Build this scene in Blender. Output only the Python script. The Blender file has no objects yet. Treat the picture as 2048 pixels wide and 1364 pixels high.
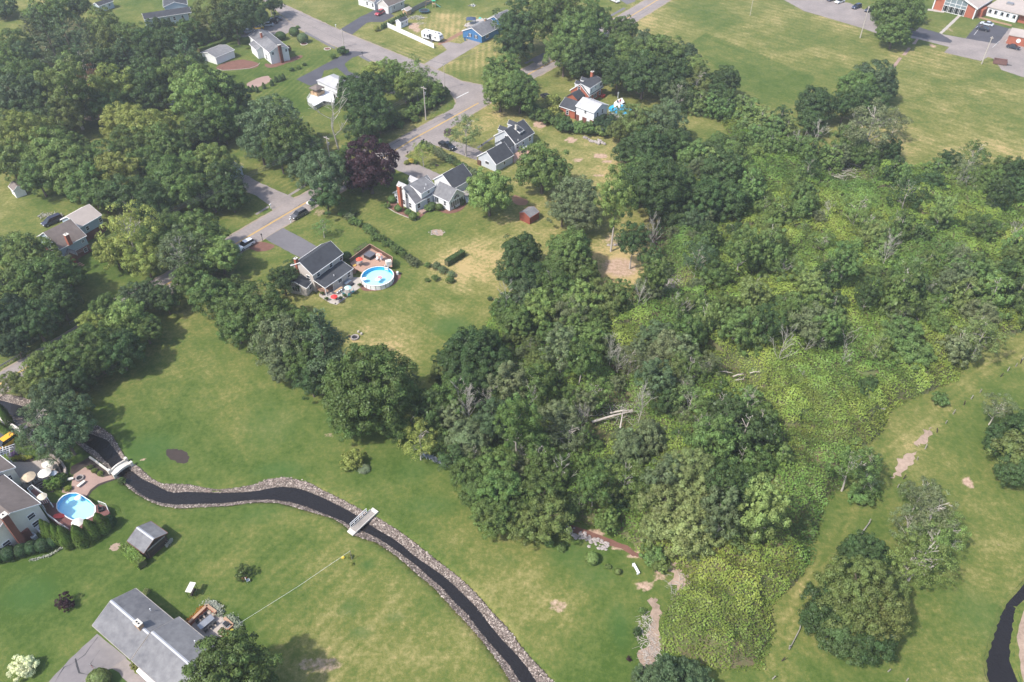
import bpy, math, random
import numpy as np
from mathutils import Vector
from mathutils.geometry import tessellate_polygon
R = math.radians
scene = bpy.context.scene
col = scene.collection
# ------------------------------------------------------------ camera, sky, sun, exposure
CAM_H, PITCH, FPX = 112.0, R(41.5), 1593.0
cd = bpy.data.cameras.new("camera"); cam = bpy.data.objects.new("camera", cd); col.objects.link(cam)
cam.location = (0, 0, CAM_H); cam.rotation_euler = (R(90) - PITCH, 0, 0)
cd.sensor_width = 36.0; cd.lens = 36.0 * FPX / 2048.0; cd.clip_start = 1.0; cd.clip_end = 9000.0
scene.camera = cam
SUN_EL, SUN_AZ = 52.0, 33.0          # light travels towards +x turned SUN_AZ towards +y
sdir = Vector((-math.cos(R(SUN_AZ)) * math.cos(R(SUN_EL)), -math.sin(R(SUN_AZ)) * math.cos(R(SUN_EL)), math.sin(R(SUN_EL))))
world = bpy.data.worlds.new("World"); scene.world = world; world.use_nodes = True
wn = world.node_tree; wn.nodes.clear()
sky = wn.nodes.new("ShaderNodeTexSky"); sky.sky_type = 'NISHITA'; sky.sun_disc = False
sky.sun_elevation = R(SUN_EL); sky.sun_rotation = math.atan2(sdir.x, sdir.y); sky.dust_density = 2.0; sky.air_density = 1.0
bg = wn.nodes.new("ShaderNodeBackground"); bg.inputs['Strength'].default_value = 0.15
wo = wn.nodes.new("ShaderNodeOutputWorld"); wn.links.new(sky.outputs[0], bg.inputs[0]); wn.links.new(bg.outputs[0], wo.inputs[0])
sl = bpy.data.lights.new("sun", 'SUN'); sl.energy = 3.4; sl.angle = R(2.0); sl.color = (1.0, 0.94, 0.86)
so = bpy.data.objects.new("sun", sl); col.objects.link(so); so.rotation_euler = sdir.to_track_quat('Z', 'Y').to_euler(); so.location = (-100, -60, 150)
scene.view_settings.view_transform = 'Standard'; scene.view_settings.look = 'None'
scene.view_settings.gamma = 1.0; scene.view_settings.exposure = 0.80
scene.cycles.max_bounces = 5; scene.cycles.diffuse_bounces = 3; scene.cycles.transparent_max_bounces = 6; scene.cycles.volume_bounces = 0
# ------------------------------------------------------------ survey: a point of the photo -> a point of the place
ST, CT = math.sin(PITCH), math.cos(PITCH)
def G(px, py, z=0.0):
    u = (px - 1024) / FPX; v = (py - 682) / FPX
    t = (CAM_H - z) / (ST + v * CT)
    return Vector((u * t, (CT - v * ST) * t, z))
def depth(p): return p.y * CT + (CAM_H - p.z) * ST
def pix(p):
    d = depth(p); return 1024 + FPX * p.x / d, 682 - FPX * (p.y * ST - (CAM_H - p.z) * CT) / d
def hgt(base, top):               # height of a vertical thing from its foot and head in the photo
    g = G(*base); best = 0.1; be = 1e9
    for i in range(1, 200):
        z = i * 0.1; e = abs(pix(Vector((g.x, g.y, z)))[1] - top[1])
        if e < be: be, best = e, z
    return best
# ------------------------------------------------------------ materials
MATS = {}
def nn(nt, t, **kw):
    n = nt.nodes.new(t)
    for k, v in kw.items():
        if k in n.inputs: n.inputs[k].default_value = v
        else: setattr(n, k, v)
    return n
def mat(name, c=(.5, .5, .5), rough=.7, var=.12, scale=1.5, c2=None, metal=0., spec=.3, bump=0., tint=False, detail=4., stretch=None, streak=0.):
    if name in MATS: return MATS[name]
    m = bpy.data.materials.new(name); m.use_nodes = True; nt = m.node_tree; L = nt.links; nt.nodes.clear()
    out = nn(nt, "ShaderNodeOutputMaterial"); b = nn(nt, "ShaderNodeBsdfPrincipled")
    b.inputs['Roughness'].default_value = rough; b.inputs['Metallic'].default_value = metal; b.inputs['Specular IOR Level'].default_value = spec
    L.new(b.outputs[0], out.inputs[0])
    geo = nn(nt, "ShaderNodeNewGeometry"); mp = nn(nt, "ShaderNodeMapping"); L.new(geo.outputs['Position'], mp.inputs[0])
    if stretch: mp.inputs['Scale'].default_value = stretch
    n1 = nn(nt, "ShaderNodeTexNoise", Scale=scale, Detail=detail, Roughness=.65); L.new(mp.outputs[0], n1.inputs['Vector'])
    n2 = nn(nt, "ShaderNodeTexNoise", Scale=scale * .13, Detail=3.); L.new(mp.outputs[0], n2.inputs['Vector'])
    a = nn(nt, "ShaderNodeMath", operation='ADD'); L.new(n1.outputs[0], a.inputs[0]); L.new(n2.outputs[0], a.inputs[1])
    mr = nn(nt, "ShaderNodeMapRange"); mr.inputs['From Min'].default_value = .7; mr.inputs['From Max'].default_value = 1.3
    mr.inputs['To Min'].default_value = 0.; mr.inputs['To Max'].default_value = 1.
    L.new(a.outputs[0], mr.inputs[0])
    mix = nn(nt, "ShaderNodeMix", data_type='RGBA')
    c2 = c2 or tuple(max(0, x * (1 - 2 * var)) for x in c); c1 = tuple(min(1, x * (1 + var)) for x in c) if c2 is None else c
    mix.inputs[6].default_value = (*c2, 1); mix.inputs[7].default_value = (*c1, 1); L.new(mr.outputs[0], mix.inputs[0])
    src = mix.outputs[2]
    if tint:
        oi = nn(nt, "ShaderNodeObjectInfo"); mm = nn(nt, "ShaderNodeMix", data_type='RGBA', blend_type='MULTIPLY'); mm.inputs[0].default_value = 1.
        L.new(src, mm.inputs[6]); L.new(oi.outputs['Color'], mm.inputs[7]); src = mm.outputs[2]
    L.new(src, b.inputs['Base Color'])
    if bump:
        bp = nn(nt, "ShaderNodeBump", Strength=bump, Distance=.1); L.new(n1.outputs[0], bp.inputs['Height']); L.new(bp.outputs[0], b.inputs['Normal'])
    MATS[name] = m; return m
def leafmat(name='foliage', fixed=None, hue=.5):
    if name in MATS: return MATS[name]
    m = bpy.data.materials.new(name); m.use_nodes = True; nt = m.node_tree; L = nt.links; nt.nodes.clear()
    out = nn(nt, "ShaderNodeOutputMaterial")
    geo = nn(nt, "ShaderNodeNewGeometry")
    n1 = nn(nt, "ShaderNodeTexNoise", Scale=.55, Detail=3.); n2 = nn(nt, "ShaderNodeTexNoise", Scale=3.2, Detail=2.)
    L.new(geo.outputs['Position'], n1.inputs['Vector']); L.new(geo.outputs['Position'], n2.inputs['Vector'])
    if fixed:
        n0 = nn(nt, "ShaderNodeTexNoise", Scale=.045, Detail=4.); L.new(geo.outputs['Position'], n0.inputs['Vector'])
        cr = nn(nt, "ShaderNodeValToRGB"); L.new(n0.outputs[0], cr.inputs[0]); e = cr.color_ramp.elements
        pts = [.3, .43, .5, .56, .7]
        e[0].position = pts[0]; e[0].color = (*fixed[0], 1); e[1].position = pts[-1]; e[1].color = (*fixed[-1], 1)
        for k in range(1, len(fixed) - 1):
            x = e.new(pts[k]); x.color = (*fixed[k], 1)
        base = cr.outputs[0]; pv = nn(nt, 'ShaderNodeAttribute', attribute_name='pv'); pm = nn(nt, 'ShaderNodeMapRange'); L.new(pv.outputs['Fac'], pm.inputs[0]); pm.inputs['From Min'].default_value = .15; pm.inputs['From Max'].default_value = .85; pm.inputs['To Min'].default_value = .62; pm.inputs['To Max'].default_value = 1.25
        h0 = nn(nt, 'ShaderNodeHueSaturation'); L.new(base, h0.inputs['Color']); L.new(pm.outputs[0], h0.inputs['Value']); base = h0.outputs[0]
    else:
        base = nn(nt, "ShaderNodeObjectInfo").outputs['Color']
    hs = nn(nt, "ShaderNodeHueSaturation"); L.new(base, hs.inputs['Color'])
    mr = nn(nt, "ShaderNodeMapRange"); L.new(n1.outputs[0], mr.inputs[0]); mr.inputs['From Min'].default_value = .3; mr.inputs['From Max'].default_value = .7
    mr.inputs['To Min'].default_value = .488; mr.inputs['To Max'].default_value = .515; L.new(mr.outputs[0], hs.inputs['Hue'])
    ad = nn(nt, "ShaderNodeMath", operation='ADD'); L.new(n1.outputs[0], ad.inputs[0]); L.new(n2.outputs[0], ad.inputs[1])
    mv = nn(nt, "ShaderNodeMapRange"); L.new(ad.outputs[0], mv.inputs[0]); mv.inputs['From Min'].default_value = .75; mv.inputs['From Max'].default_value = 1.25
    mv.inputs['To Min'].default_value = .86 if fixed else .64; mv.inputs['To Max'].default_value = 1.14 if fixed else 1.4; L.new(mv.outputs[0], hs.inputs['Value'])
    d = nn(nt, "ShaderNodeBsdfDiffuse"); t = nn(nt, "ShaderNodeBsdfTranslucent"); g = nn(nt, "ShaderNodeBsdfGlossy", Roughness=.45)
    L.new(hs.outputs[0], d.inputs[0]); L.new(hs.outputs[0], t.inputs[0]); g.inputs[0].default_value = (.8, .85, .9, 1)
    mx = nn(nt, "ShaderNodeMixShader"); mx.inputs[0].default_value = .28; L.new(d.outputs[0], mx.inputs[1]); L.new(t.outputs[0], mx.inputs[2])
    m2 = nn(nt, "ShaderNodeMixShader"); m2.inputs[0].default_value = .015; L.new(mx.outputs[0], m2.inputs[1]); L.new(g.outputs[0], m2.inputs[2])
    L.new(m2.outputs[0], out.inputs[0]); MATS[name] = m; return m
FOL = leafmat()
UND = leafmat('undergrowth_leaf', [(.11, .19, .044), (.15, .24, .05), (.19, .275, .055), (.22, .29, .056), (.26, .31, .06)])
M = {}
def dm(k, *a, **kw): M[k] = mat(k, *a, **kw)
dm('white', (.74, .75, .76), var=.05); dm('cream', (.70, .68, .60), var=.06); dm('grey_siding', (.50, .53, .57), var=.05); dm('tan_siding', (.54, .49, .45), var=.05)
dm('blue_siding', (.055, .17, .36), var=.1); dm('pale_blue_siding', (.38, .46, .52), var=.06); dm('stone_siding', (.55, .53, .50), var=.06)
dm('brick', (.42, .13, .07), c2=(.27, .09, .06), scale=5, rough=.9); dm('brick_dark', (.20, .075, .055), c2=(.13, .05, .04), scale=5, rough=.9); dm('brick_tan', (.42, .27, .17), c2=(.30, .19, .13), scale=4)
dm('roof_dark', (.065, .07, .08), c2=(.035, .038, .046), scale=.9, rough=.95, bump=.3); dm('roof_grey', (.22, .22, .225), c2=(.11, .11, .12), scale=1., rough=.95, bump=.3)
dm('roof_light', (.44, .44, .45), c2=(.33, .33, .34), scale=3, rough=.9); dm('roof_brown', (.20, .165, .15), c2=(.12, .10, .09), scale=1., rough=.95, bump=.3)
dm('roof_tan', (.46, .40, .36), c2=(.36, .31, .28), scale=.8, rough=.9); dm('ridge_pale', (.42, .43, .46), var=.05)
dm('pane', (.03, .035, .045), rough=.12, spec=.6, var=.05); dm('pane_school', (.22, .27, .30), rough=.15, spec=.5); dm('glass_dark', (.015, .018, .022), rough=.08, spec=.7)
dm('trim', (.80, .80, .80), var=.03); dm('shutter', (.035, .035, .05), var=.1); dm('red_wood', (.30, .085, .055), c2=(.20, .055, .04), scale=2.5); dm('red_paint', (.38, .05, .05), var=.1)
dm('brown_wood', (.16, .085, .055), c2=(.10, .055, .04), scale=3); dm('deck', (.42, .27, .20), c2=(.33, .21, .16), scale=3); dm('deck_red', (.17, .075, .065), c2=(.13, .055, .05), scale=2.5)
dm('weathered', (.36, .33, .30), c2=(.22, .20, .18), scale=4); dm('dark_wood', (.06, .045, .04), scale=3); dm('new_wood', (.52, .36, .22), var=.12, scale=3)
dm('asphalt', (.30, .262, .245), c2=(.195, .172, .165), scale=1.4, rough=.95, detail=8); dm('asphalt_old', (.22, .20, .20), c2=(.155, .145, .15), scale=1., rough=.95, detail=8); dm('asphalt_new', (.085, .085, .10), c2=(.06, .06, .072), scale=2., rough=.9, detail=8)
dm('asphalt_patch', (.16, .155, .165), c2=(.12, .115, .125), scale=1.2, rough=.95, detail=8); dm('crack_seal', (.05, .05, .055)); dm('shoulder', (.33, .26, .20), c2=(.24, .20, .15), scale=2.5, rough=1.)
dm('yellow_paint', (.60, .38, .10), var=.15, scale=4); dm('white_paint', (.72, .72, .70), var=.15, scale=4); dm('concrete', (.44, .40, .36), var=.1); dm('paver', (.42, .37, .33), c2=(.33, .28, .25), scale=3)
dm('paver_red', (.36, .25, .21), c2=(.28, .19, .16), scale=3); dm('mulch', (.20, .10, .075), c2=(.13, .065, .05), scale=6, rough=1.); dm('mulch_dark', (.055, .042, .038), scale=6, rough=1.); dm('sand', (.40, .30, .235), c2=(.20, .15, .11), scale=1.6, rough=1.)
dm('soil', (.30, .17, .11), c2=(.20, .115, .08), scale=3, rough=1.); dm('stone', (.40, .36, .34), c2=(.24, .21, .20), scale=2.2, rough=.95); dm('stone_pale', (.66, .63, .56), c2=(.5, .47, .42), scale=3)
dm('bank_soil', (.30, .24, .21), c2=(.18, .14, .125), scale=4, rough=1.); dm('bark', (.16, .125, .10), c2=(.09, .07, .06), scale=5, rough=1.); dm('bark_pale', (.50, .46, .41), c2=(.36, .32, .29), scale=5, rough=1.); dm('dead_wood', (.43, .41, .36), c2=(.29, .27, .23), scale=4, rough=1.)
dm('pole_wood', (.50, .45, .41), c2=(.40, .36, .32), scale=3); dm('wire', (.10, .10, .11)); dm('metal_grey', (.35, .36, .38), rough=.4, metal=.5); dm('dark_metal', (.03, .03, .033), rough=.5); dm('rubber', (.015, .015, .016), rough=.8)
dm('car_paint', (.9, .9, .9), rough=.25, spec=.6, var=.02, tint=True); dm('cloth', (.9, .9, .9), rough=.9, var=.04, tint=True); dm('paint', (.9, .9, .9), rough=.6, var=.05, tint=True)
dm('pool_wall', (.80, .81, .82), var=.04); dm('liner', (.04, .42, .72), var=.06, scale=.6); dm('liner_pale', (.60, .88, .95), c2=(.42, .80, .92), scale=.12); dm('spa_cover', (.12, .12, .14), var=.05)
dm('rust', (.19, .10, .085), c2=(.11, .065, .06), scale=2); dm('grass_lush', (.06, .11, .022), c2=(.045, .08, .018), scale=1.2, rough=1.)
def water(name, c, rough, bump, scale):
    m = mat(name, c, rough=rough, spec=.5, var=.1, scale=.6, bump=0)
    nt = m.node_tree; b = [n for n in nt.nodes if n.type == 'BSDF_PRINCIPLED'][0]; geo = [n for n in nt.nodes if n.type == 'NEW_GEOMETRY'][0]
    n = nn(nt, "ShaderNodeTexNoise", Scale=scale, Detail=4.); bp = nn(nt, "ShaderNodeBump", Strength=bump, Distance=.15)
    nt.links.new(geo.outputs['Position'], n.inputs['Vector']); nt.links.new(n.outputs[0], bp.inputs['Height']); nt.links.new(bp.outputs[0], b.inputs['Normal']); return m
M['stream_water'] = water('stream_water', (.016, .014, .014), .2, .5, 2.5)
[n for n in M['stream_water'].node_tree.nodes if n.type == 'BSDF_PRINCIPLED'][0].inputs['Specular IOR Level'].default_value = .35
def pool_surface():
    m = bpy.data.materials.new('pool_surface'); m.use_nodes = True; nt = m.node_tree; nt.nodes.clear(); L = nt.links
    out = nn(nt, "ShaderNodeOutputMaterial"); t = nn(nt, "ShaderNodeBsdfTransparent"); t.inputs[0].default_value = (.90, .98, .99, 1)
    g = nn(nt, "ShaderNodeBsdfGlossy", Roughness=.08); f = nn(nt, "ShaderNodeFresnel", IOR=1.33); mx = nn(nt, "ShaderNodeMixShader")
    n = nn(nt, "ShaderNodeTexNoise", Scale=4.); bp = nn(nt, "ShaderNodeBump", Strength=.25, Distance=.05); geo = nn(nt, "ShaderNodeNewGeometry")
    L.new(geo.outputs['Position'], n.inputs['Vector']); L.new(n.outputs[0], bp.inputs['Height']); L.new(bp.outputs[0], g.inputs['Normal']); L.new(bp.outputs[0], f.inputs['Normal'])
    L.new(f.outputs[0], mx.inputs[0]); L.new(t.outputs[0], mx.inputs[1]); L.new(g.outputs[0], mx.inputs[2]); L.new(mx.outputs[0], out.inputs[0]); return m
M['pool_surface'] = pool_surface()
# ------------------------------------------------------------ object helpers
def tag(o, label=None, cat=None, group=None, kind=None):
    if label: o['label'] = label
    if cat: o['category'] = cat
    if group: o['group'] = group
    if kind: o['kind'] = kind
    return o
def thing(name, loc, label, cat, group=None, rz=0.):
    o = bpy.data.objects.new(name, None); col.objects.link(o); o.location = loc; o.rotation_euler = (0, 0, rz); o.empty_display_size = .5
    return tag(o, label, cat, group)
def origin(o):
    v = Vector((0, 0, 0))
    while o is not None: v += o.location; o = o.parent
    return v
def mesh_np(name, V, F, m, parent=None, loc=None, smooth=False):
    """V (n,3); F (k,q) array of equal-sized faces or list of lists"""
    me = bpy.data.meshes.new(name)
    V = np.asarray(V, dtype=np.float32)
    if isinstance(F, np.ndarray):
        k, q = F.shape
        me.vertices.add(len(V)); me.vertices.foreach_set('co', V.ravel())
        me.loops.add(k * q); me.loops.foreach_set('vertex_index', F.astype(np.int32).ravel())
        me.polygons.add(k); me.polygons.foreach_set('loop_start', np.arange(0, k * q, q, dtype=np.int32)); me.polygons.foreach_set('loop_total', np.full(k, q, dtype=np.int32))
        me.update(calc_edges=True)
    else:
        me.from_pydata(V.tolist(), [], F); me.update()
    if m is not None: me.materials.append(m)
    if smooth: me.polygons.foreach_set('use_smooth', np.ones(len(me.polygons), dtype=bool))
    o = bpy.data.objects.new(name, me); col.objects.link(o)
    if parent is not None: o.parent = parent
    if loc is not None: o.location = loc
    return o
class MB:
    def __init__(s): s.v = []; s.f = []
    def add(s, vs, fs):
        n = len(s.v); s.v += [tuple(p) for p in vs]; s.f += [[i + n for i in f] for f in fs]; return s
    def box(s, c, size, a=0., tilt=0.):
        ca, sa = math.cos(a), math.sin(a); hx, hy, hz = [x / 2 for x in size]; vs = []
        for z in (-hz, hz):
            for x, y in ((-hx, -hy), (hx, -hy), (hx, hy), (-hx, hy)):
                zz = z + x * math.tan(tilt); vs.append((c[0] + x * ca - y * sa, c[1] + x * sa + y * ca, c[2] + zz))
        return s.add(vs, [[3, 2, 1, 0], [4, 5, 6, 7], [0, 1, 5, 4], [1, 2, 6, 5], [2, 3, 7, 6], [3, 0, 4, 7]])
    def prism(s, poly, z0, z1):
        n = len(poly); vs = [(p[0], p[1], z0) for p in poly] + [(p[0], p[1], z1) for p in poly]
        ar = sum(poly[i][0] * poly[(i + 1) % n][1] - poly[(i + 1) % n][0] * poly[i][1] for i in range(n))
        fs = [[i, (i + 1) % n, n + (i + 1) % n, n + i] for i in range(n)]; top = list(range(n, 2 * n)); bot = list(range(n))[::-1]
        if ar < 0: fs = [f[::-1] for f in fs]; top = top[::-1]; bot = bot[::-1]
        return s.add(vs, fs + [top, bot])
    def tube(s, pts, rads, n=6, cap=True):
        pts = [Vector(p) for p in pts]
        if not isinstance(rads, (list, tuple)): rads = [rads] * len(pts)
        vs = []; up = Vector((0, 0, 1))
        for i, p in enumerate(pts):
            d = (pts[min(i + 1, len(pts) - 1)] - pts[max(i - 1, 0)]).normalized()
            a = d.cross(up if abs(d.z) < .95 else Vector((1, 0, 0))).normalized(); b = d.cross(a)
            for k in range(n):
                t = 2 * math.pi * k / n; vs.append(p + (a * math.cos(t) + b * math.sin(t)) * rads[i])
        fs = []
        for i in range(len(pts) - 1):
            for k in range(n): fs.append([i * n + k, i * n + (k + 1) % n, (i + 1) * n + (k + 1) % n, (i + 1) * n + k])
        if cap: fs += [list(range(n)), list(range((len(pts) - 1) * n, len(pts) * n))[::-1]]
        return s.add(vs, fs)
    def lathe(s, c, prof, n=16, a0=0.):
        vs = []
        for r, z in prof:
            for k in range(n): t = a0 + 2 * math.pi * k / n; vs.append((c[0] + r * math.cos(t), c[1] + r * math.sin(t), c[2] + z))
        fs = []
        for i in range(len(prof) - 1):
            for k in range(n): fs.append([i * n + k, i * n + (k + 1) % n, (i + 1) * n + (k + 1) % n, (i + 1) * n + k])
        if prof[-1][0] > 1e-4: fs.append(list(range((len(prof) - 1) * n, len(prof) * n)))
        if prof[0][0] > 1e-4: fs.append(list(range(n))[::-1])
        return s.add(vs, fs)
    def build(s, name, m, parent=None, smooth=False, loc=None):
        """vertices are world coordinates; made relative to the parent (or to loc for a top-level mesh)"""
        o0 = origin(parent) if parent is not None else Vector(loc or (0, 0, 0))
        v = np.array(s.v, dtype=np.float32) - np.array(o0, dtype=np.float32)
        return mesh_np(name, v, s.f, m if not isinstance(m, str) else M[m], parent, loc if parent is None else None, smooth)
def kids(o): return [c for c in bpy.data.objects if c.parent == o]
KID = {}
def copy_tree(root, loc, rz=0., sc=None):
    r = root.copy(); col.objects.link(r); r.location = loc; r.rotation_euler = (0, 0, rz)
    if sc is not None: r.scale = sc
    if root.name not in KID: KID[root.name] = [(c, kids(c)) for c in kids(root)]
    out = []
    for c, gs in KID[root.name]:
        k = c.copy(); col.objects.link(k); k.parent = r; out.append(k)
        for g in gs: h = g.copy(); col.objects.link(h); h.parent = k; out.append(h)
    return r, out
PROTO = {}
def place(kind, builder, loc, rz, label, cat, group=None, color=None, sc=None):
    """first call builds the thing, later calls copy it with its parts"""
    if kind not in PROTO:
        r = builder(); PROTO[kind] = r; KID[r.name] = [(c, kids(c)) for c in kids(r)]
        r.location = loc; r.rotation_euler = (0, 0, rz)
        if sc is not None: r.scale = sc
        ch = [c for c, _ in KID[r.name]] + [g for _, gs in KID[r.name] for g in gs]
    else: r, ch = copy_tree(PROTO[kind], loc, rz, sc)
    for k in ('group',):
        if k in r.keys(): del r[k]
    tag(r, label, cat, group)
    if color:
        r.color = (*color, 1)
        for c in ch: c.color = (*color, 1)
    return r
def empty0(name):
    o = bpy.data.objects.new(name, None); col.objects.link(o); return o
# value noise on numpy arrays
def vnoise(x, y, s, seed=0):
    x = np.asarray(x) / s; y = np.asarray(y) / s; xi = np.floor(x).astype(np.int64); yi = np.floor(y).astype(np.int64); fx = x - xi; fy = y - yi
    fx = fx * fx * (3 - 2 * fx); fy = fy * fy * (3 - 2 * fy)
    def h(a, b):
        n = (a * 374761393 + b * 668265263 + seed * 974634777) & 0x7fffffff
        n = ((n ^ (n >> 13)) * 1274126177) & 0x7fffffff
        return ((n ^ (n >> 16)) & 0xffff) / 65535.
    return (h(xi, yi) * (1 - fx) + h(xi + 1, yi) * fx) * (1 - fy) + (h(xi, yi + 1) * (1 - fx) + h(xi + 1, yi + 1) * fx) * fy
def inpoly(x, y, poly):
    r = np.zeros(np.shape(x), dtype=bool); n = len(poly)
    for i in range(n):
        x0, y0 = poly[i][:2]; x1, y1 = poly[(i + 1) % n][:2]
        if y0 == y1: continue
        c = ((y0 > y) != (y1 > y)) & (x < (x1 - x0) * (y - y0) / (y1 - y0) + x0); r ^= c
    return r
def gp(pts): return [G(*p) for p in pts]
rs = random.Random(7)
def rough_outline(pts, step=1., jit=.08):
    out = []; n = len(pts)
    for i in range(n):
        a, b = pts[i], pts[(i + 1) % n]; L = (b - a).length; k = max(1, int(L / step)); nx, ny = -(b.y - a.y) / max(L, .01), (b.x - a.x) / max(L, .01)
        for j in range(k):
            p = a.lerp(b, j / k); d = rs.gauss(0, jit) if j or True else 0; out.append(Vector((p.x + nx * d, p.y + ny * d, 0)))
    return out
def sheet(name, px, z, m, jit=.06, step=1., parent=None, label=None, cat=None, kind='structure', pts=None, smooth=0):
    P = pts if pts is not None else gp(px)
    for _ in range(smooth):
        P = [q for i in range(len(P)) for q in (P[i].lerp(P[(i + 1) % len(P)], .25), P[i].lerp(P[(i + 1) % len(P)], .75))]
    P = rough_outline(P, step, jit) if jit else P
    tr = tessellate_polygon([P]); V = [(p.x, p.y, z) for p in P]
    F = []
    for t in tr:
        a, b, c = [V[i] for i in t]
        F.append(list(t) if (b[0] - a[0]) * (c[1] - a[1]) - (c[0] - a[0]) * (b[1] - a[1]) > 0 else list(t)[::-1])
    if parent is not None:
        o0 = origin(parent); V = [(a - o0.x, b - o0.y, c - o0.z) for a, b, c in V]
    o = mesh_np(name, V, F, M[m] if isinstance(m, str) else m, parent)
    if parent is None: tag(o, label, cat, kind=kind)
    return o
def strip(name, pts, w, z, m, **kw):      # a band of width w along a line
    P = pts; Lp, Rp = [], []
    for i, p in enumerate(P):
        d = (P[min(i + 1, len(P) - 1)] - P[max(0, i - 1)]); d.z = 0; d.normalize(); n = Vector((-d.y, d.x, 0)) * (w / 2); Lp.append(p + n); Rp.append(p - n)
    return sheet(name, None, z, m, pts=Lp + Rp[::-1], **kw)
# ------------------------------------------------------------ streams (survey lines)
N_OUT = [(-60,770),(0,785),(60,800),(120,825),(172,848),(200,854),(225,872),(237,894),(247,912),(262,927),(277,934),(300,957),(325,969),(375,969),(425,981),(462,978),(512,969),(537,958),(567,955),(612,964),(652,984),(692,1004),(724,1021),(762,1040),(800,1064),(832,1088),(862,1113),(912,1150),(937,1173),(962,1200),(987,1228),(1019,1263),(1049,1305),(1079,1335),(1104,1364),(1145,1420),(1200,1500)]
N_W = [(-60,785),(0,800),(55,815),(115,842),(172,864),(217,882),(225,895),(240,914),(262,942),(287,960),(315,973),(345,986),(375,983),(450,986),(512,981),(549,973),(582,970),(624,980),(662,1000),(687,1016),(724,1035),(744,1053),(779,1072),(802,1088),(824,1108),(849,1125),(882,1148),(902,1165),(924,1188),(952,1215),(974,1245),(999,1275),(1024,1300),(1049,1330),(1071,1364),(1110,1420),(1165,1500)]
S_W = [(-60,810),(0,822),(45,832),(110,860),(170,884),(197,902),(212,920),(225,935),(245,954),(270,977),(295,995),(325,1005),(362,1007),(410,1003),(450,1003),(487,998),(512,996),(549,996),(587,1002),(620,1012),(642,1023),(687,1040),(704,1050),(727,1060),(757,1074),(782,1090),(800,1103),(837,1130),(862,1153),(887,1173),(912,1203),(937,1225),(952,1248),(974,1275),(999,1303),(1022,1328),(1044,1364),(1078,1420),(1130,1500)]
S_OUT = [(-60,830),(0,838),(40,846),(100,866),(150,884),(175,904),(207,927),(220,944),(245,964),(265,982),(295,1000),(325,1012),(360,1016),(400,1014),(450,1012),(512,1004),(555,1005),(595,1015),(620,1023),(667,1036),(692,1052),(707,1070),(750,1083),(777,1100),(807,1123),(834,1148),(862,1170),(887,1195),(912,1223),(937,1250),(962,1278),(987,1310),(1007,1338),(1025,1368),(1052,1420),(1100,1500)]
CL = [(2120,1100),(2080,1130),(2060,1150),(2048,1163),(2031,1185),(2011,1208),(2001,1230),(1991,1260),(1981,1293),(1972,1323),(1976,1348),(1983,1364),(2010,1420)]
CR = [(2150,1135),(2090,1172),(2062,1192),(2045,1204),(2036,1213),(2030,1230),(2028,1260),(2023,1285),(2022,1310),(2026,1335),(2036,1364),(2070,1420)]
def resample(px, n, w=None):
    P = np.array([list(G(*p))[:2] for p in px]); d = np.r_[0, np.cumsum(np.linalg.norm(np.diff(P, axis=0), axis=1))]; t = np.linspace(0, d[-1], n)
    Q = np.stack([np.interp(t, d, P[:, 0]), np.interp(t, d, P[:, 1])], 1)
    k = np.array([.25, .5, .25]); S = Q.copy(); S[1:-1] = .25 * Q[:-2] + .5 * Q[1:-1] + .25 * Q[2:]; return S
def ribbon(lines, n):                     # lines in step, by index
    out = []
    for px in lines:
        P = np.array([list(G(*p))[:2] for p in px]); t = np.linspace(0, len(P) - 1, n); i = np.arange(len(P))
        Q = np.stack([np.interp(t, i, P[:, 0]), np.interp(t, i, P[:, 1])], 1); S = Q.copy()
        for _ in range(3): S[1:-1] = .25 * S[:-2] + .5 * S[1:-1] + .25 * S[2:]
        out.append(S)
    return out
rr = np.random.default_rng(5)
def channel(A, B, n, extra=0.):           # A,B outer banks -> polygon
    a, b = ribbon([A, B], n); return np.r_[a, b[::-1]]
ST_POLY = channel(N_OUT, S_OUT, 260); CR_POLY = channel(CL, CR, 80)
def segdist(x, y, poly, closed=True):
    d = np.full(x.shape, 1e9); n = len(poly)
    for i in range(n if closed else n - 1):
        ax, ay = poly[i][:2]; bx, by = poly[(i + 1) % n][:2]; L = (bx - ax) ** 2 + (by - ay) ** 2 + 1e-9
        t = np.clip(((x - ax) * (bx - ax) + (y - ay) * (by - ay)) / L, 0, 1); d = np.minimum(d, (x - ax - t * (bx - ax)) ** 2 + (y - ay - t * (by - ay)) ** 2)
    return np.sqrt(d)
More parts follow.
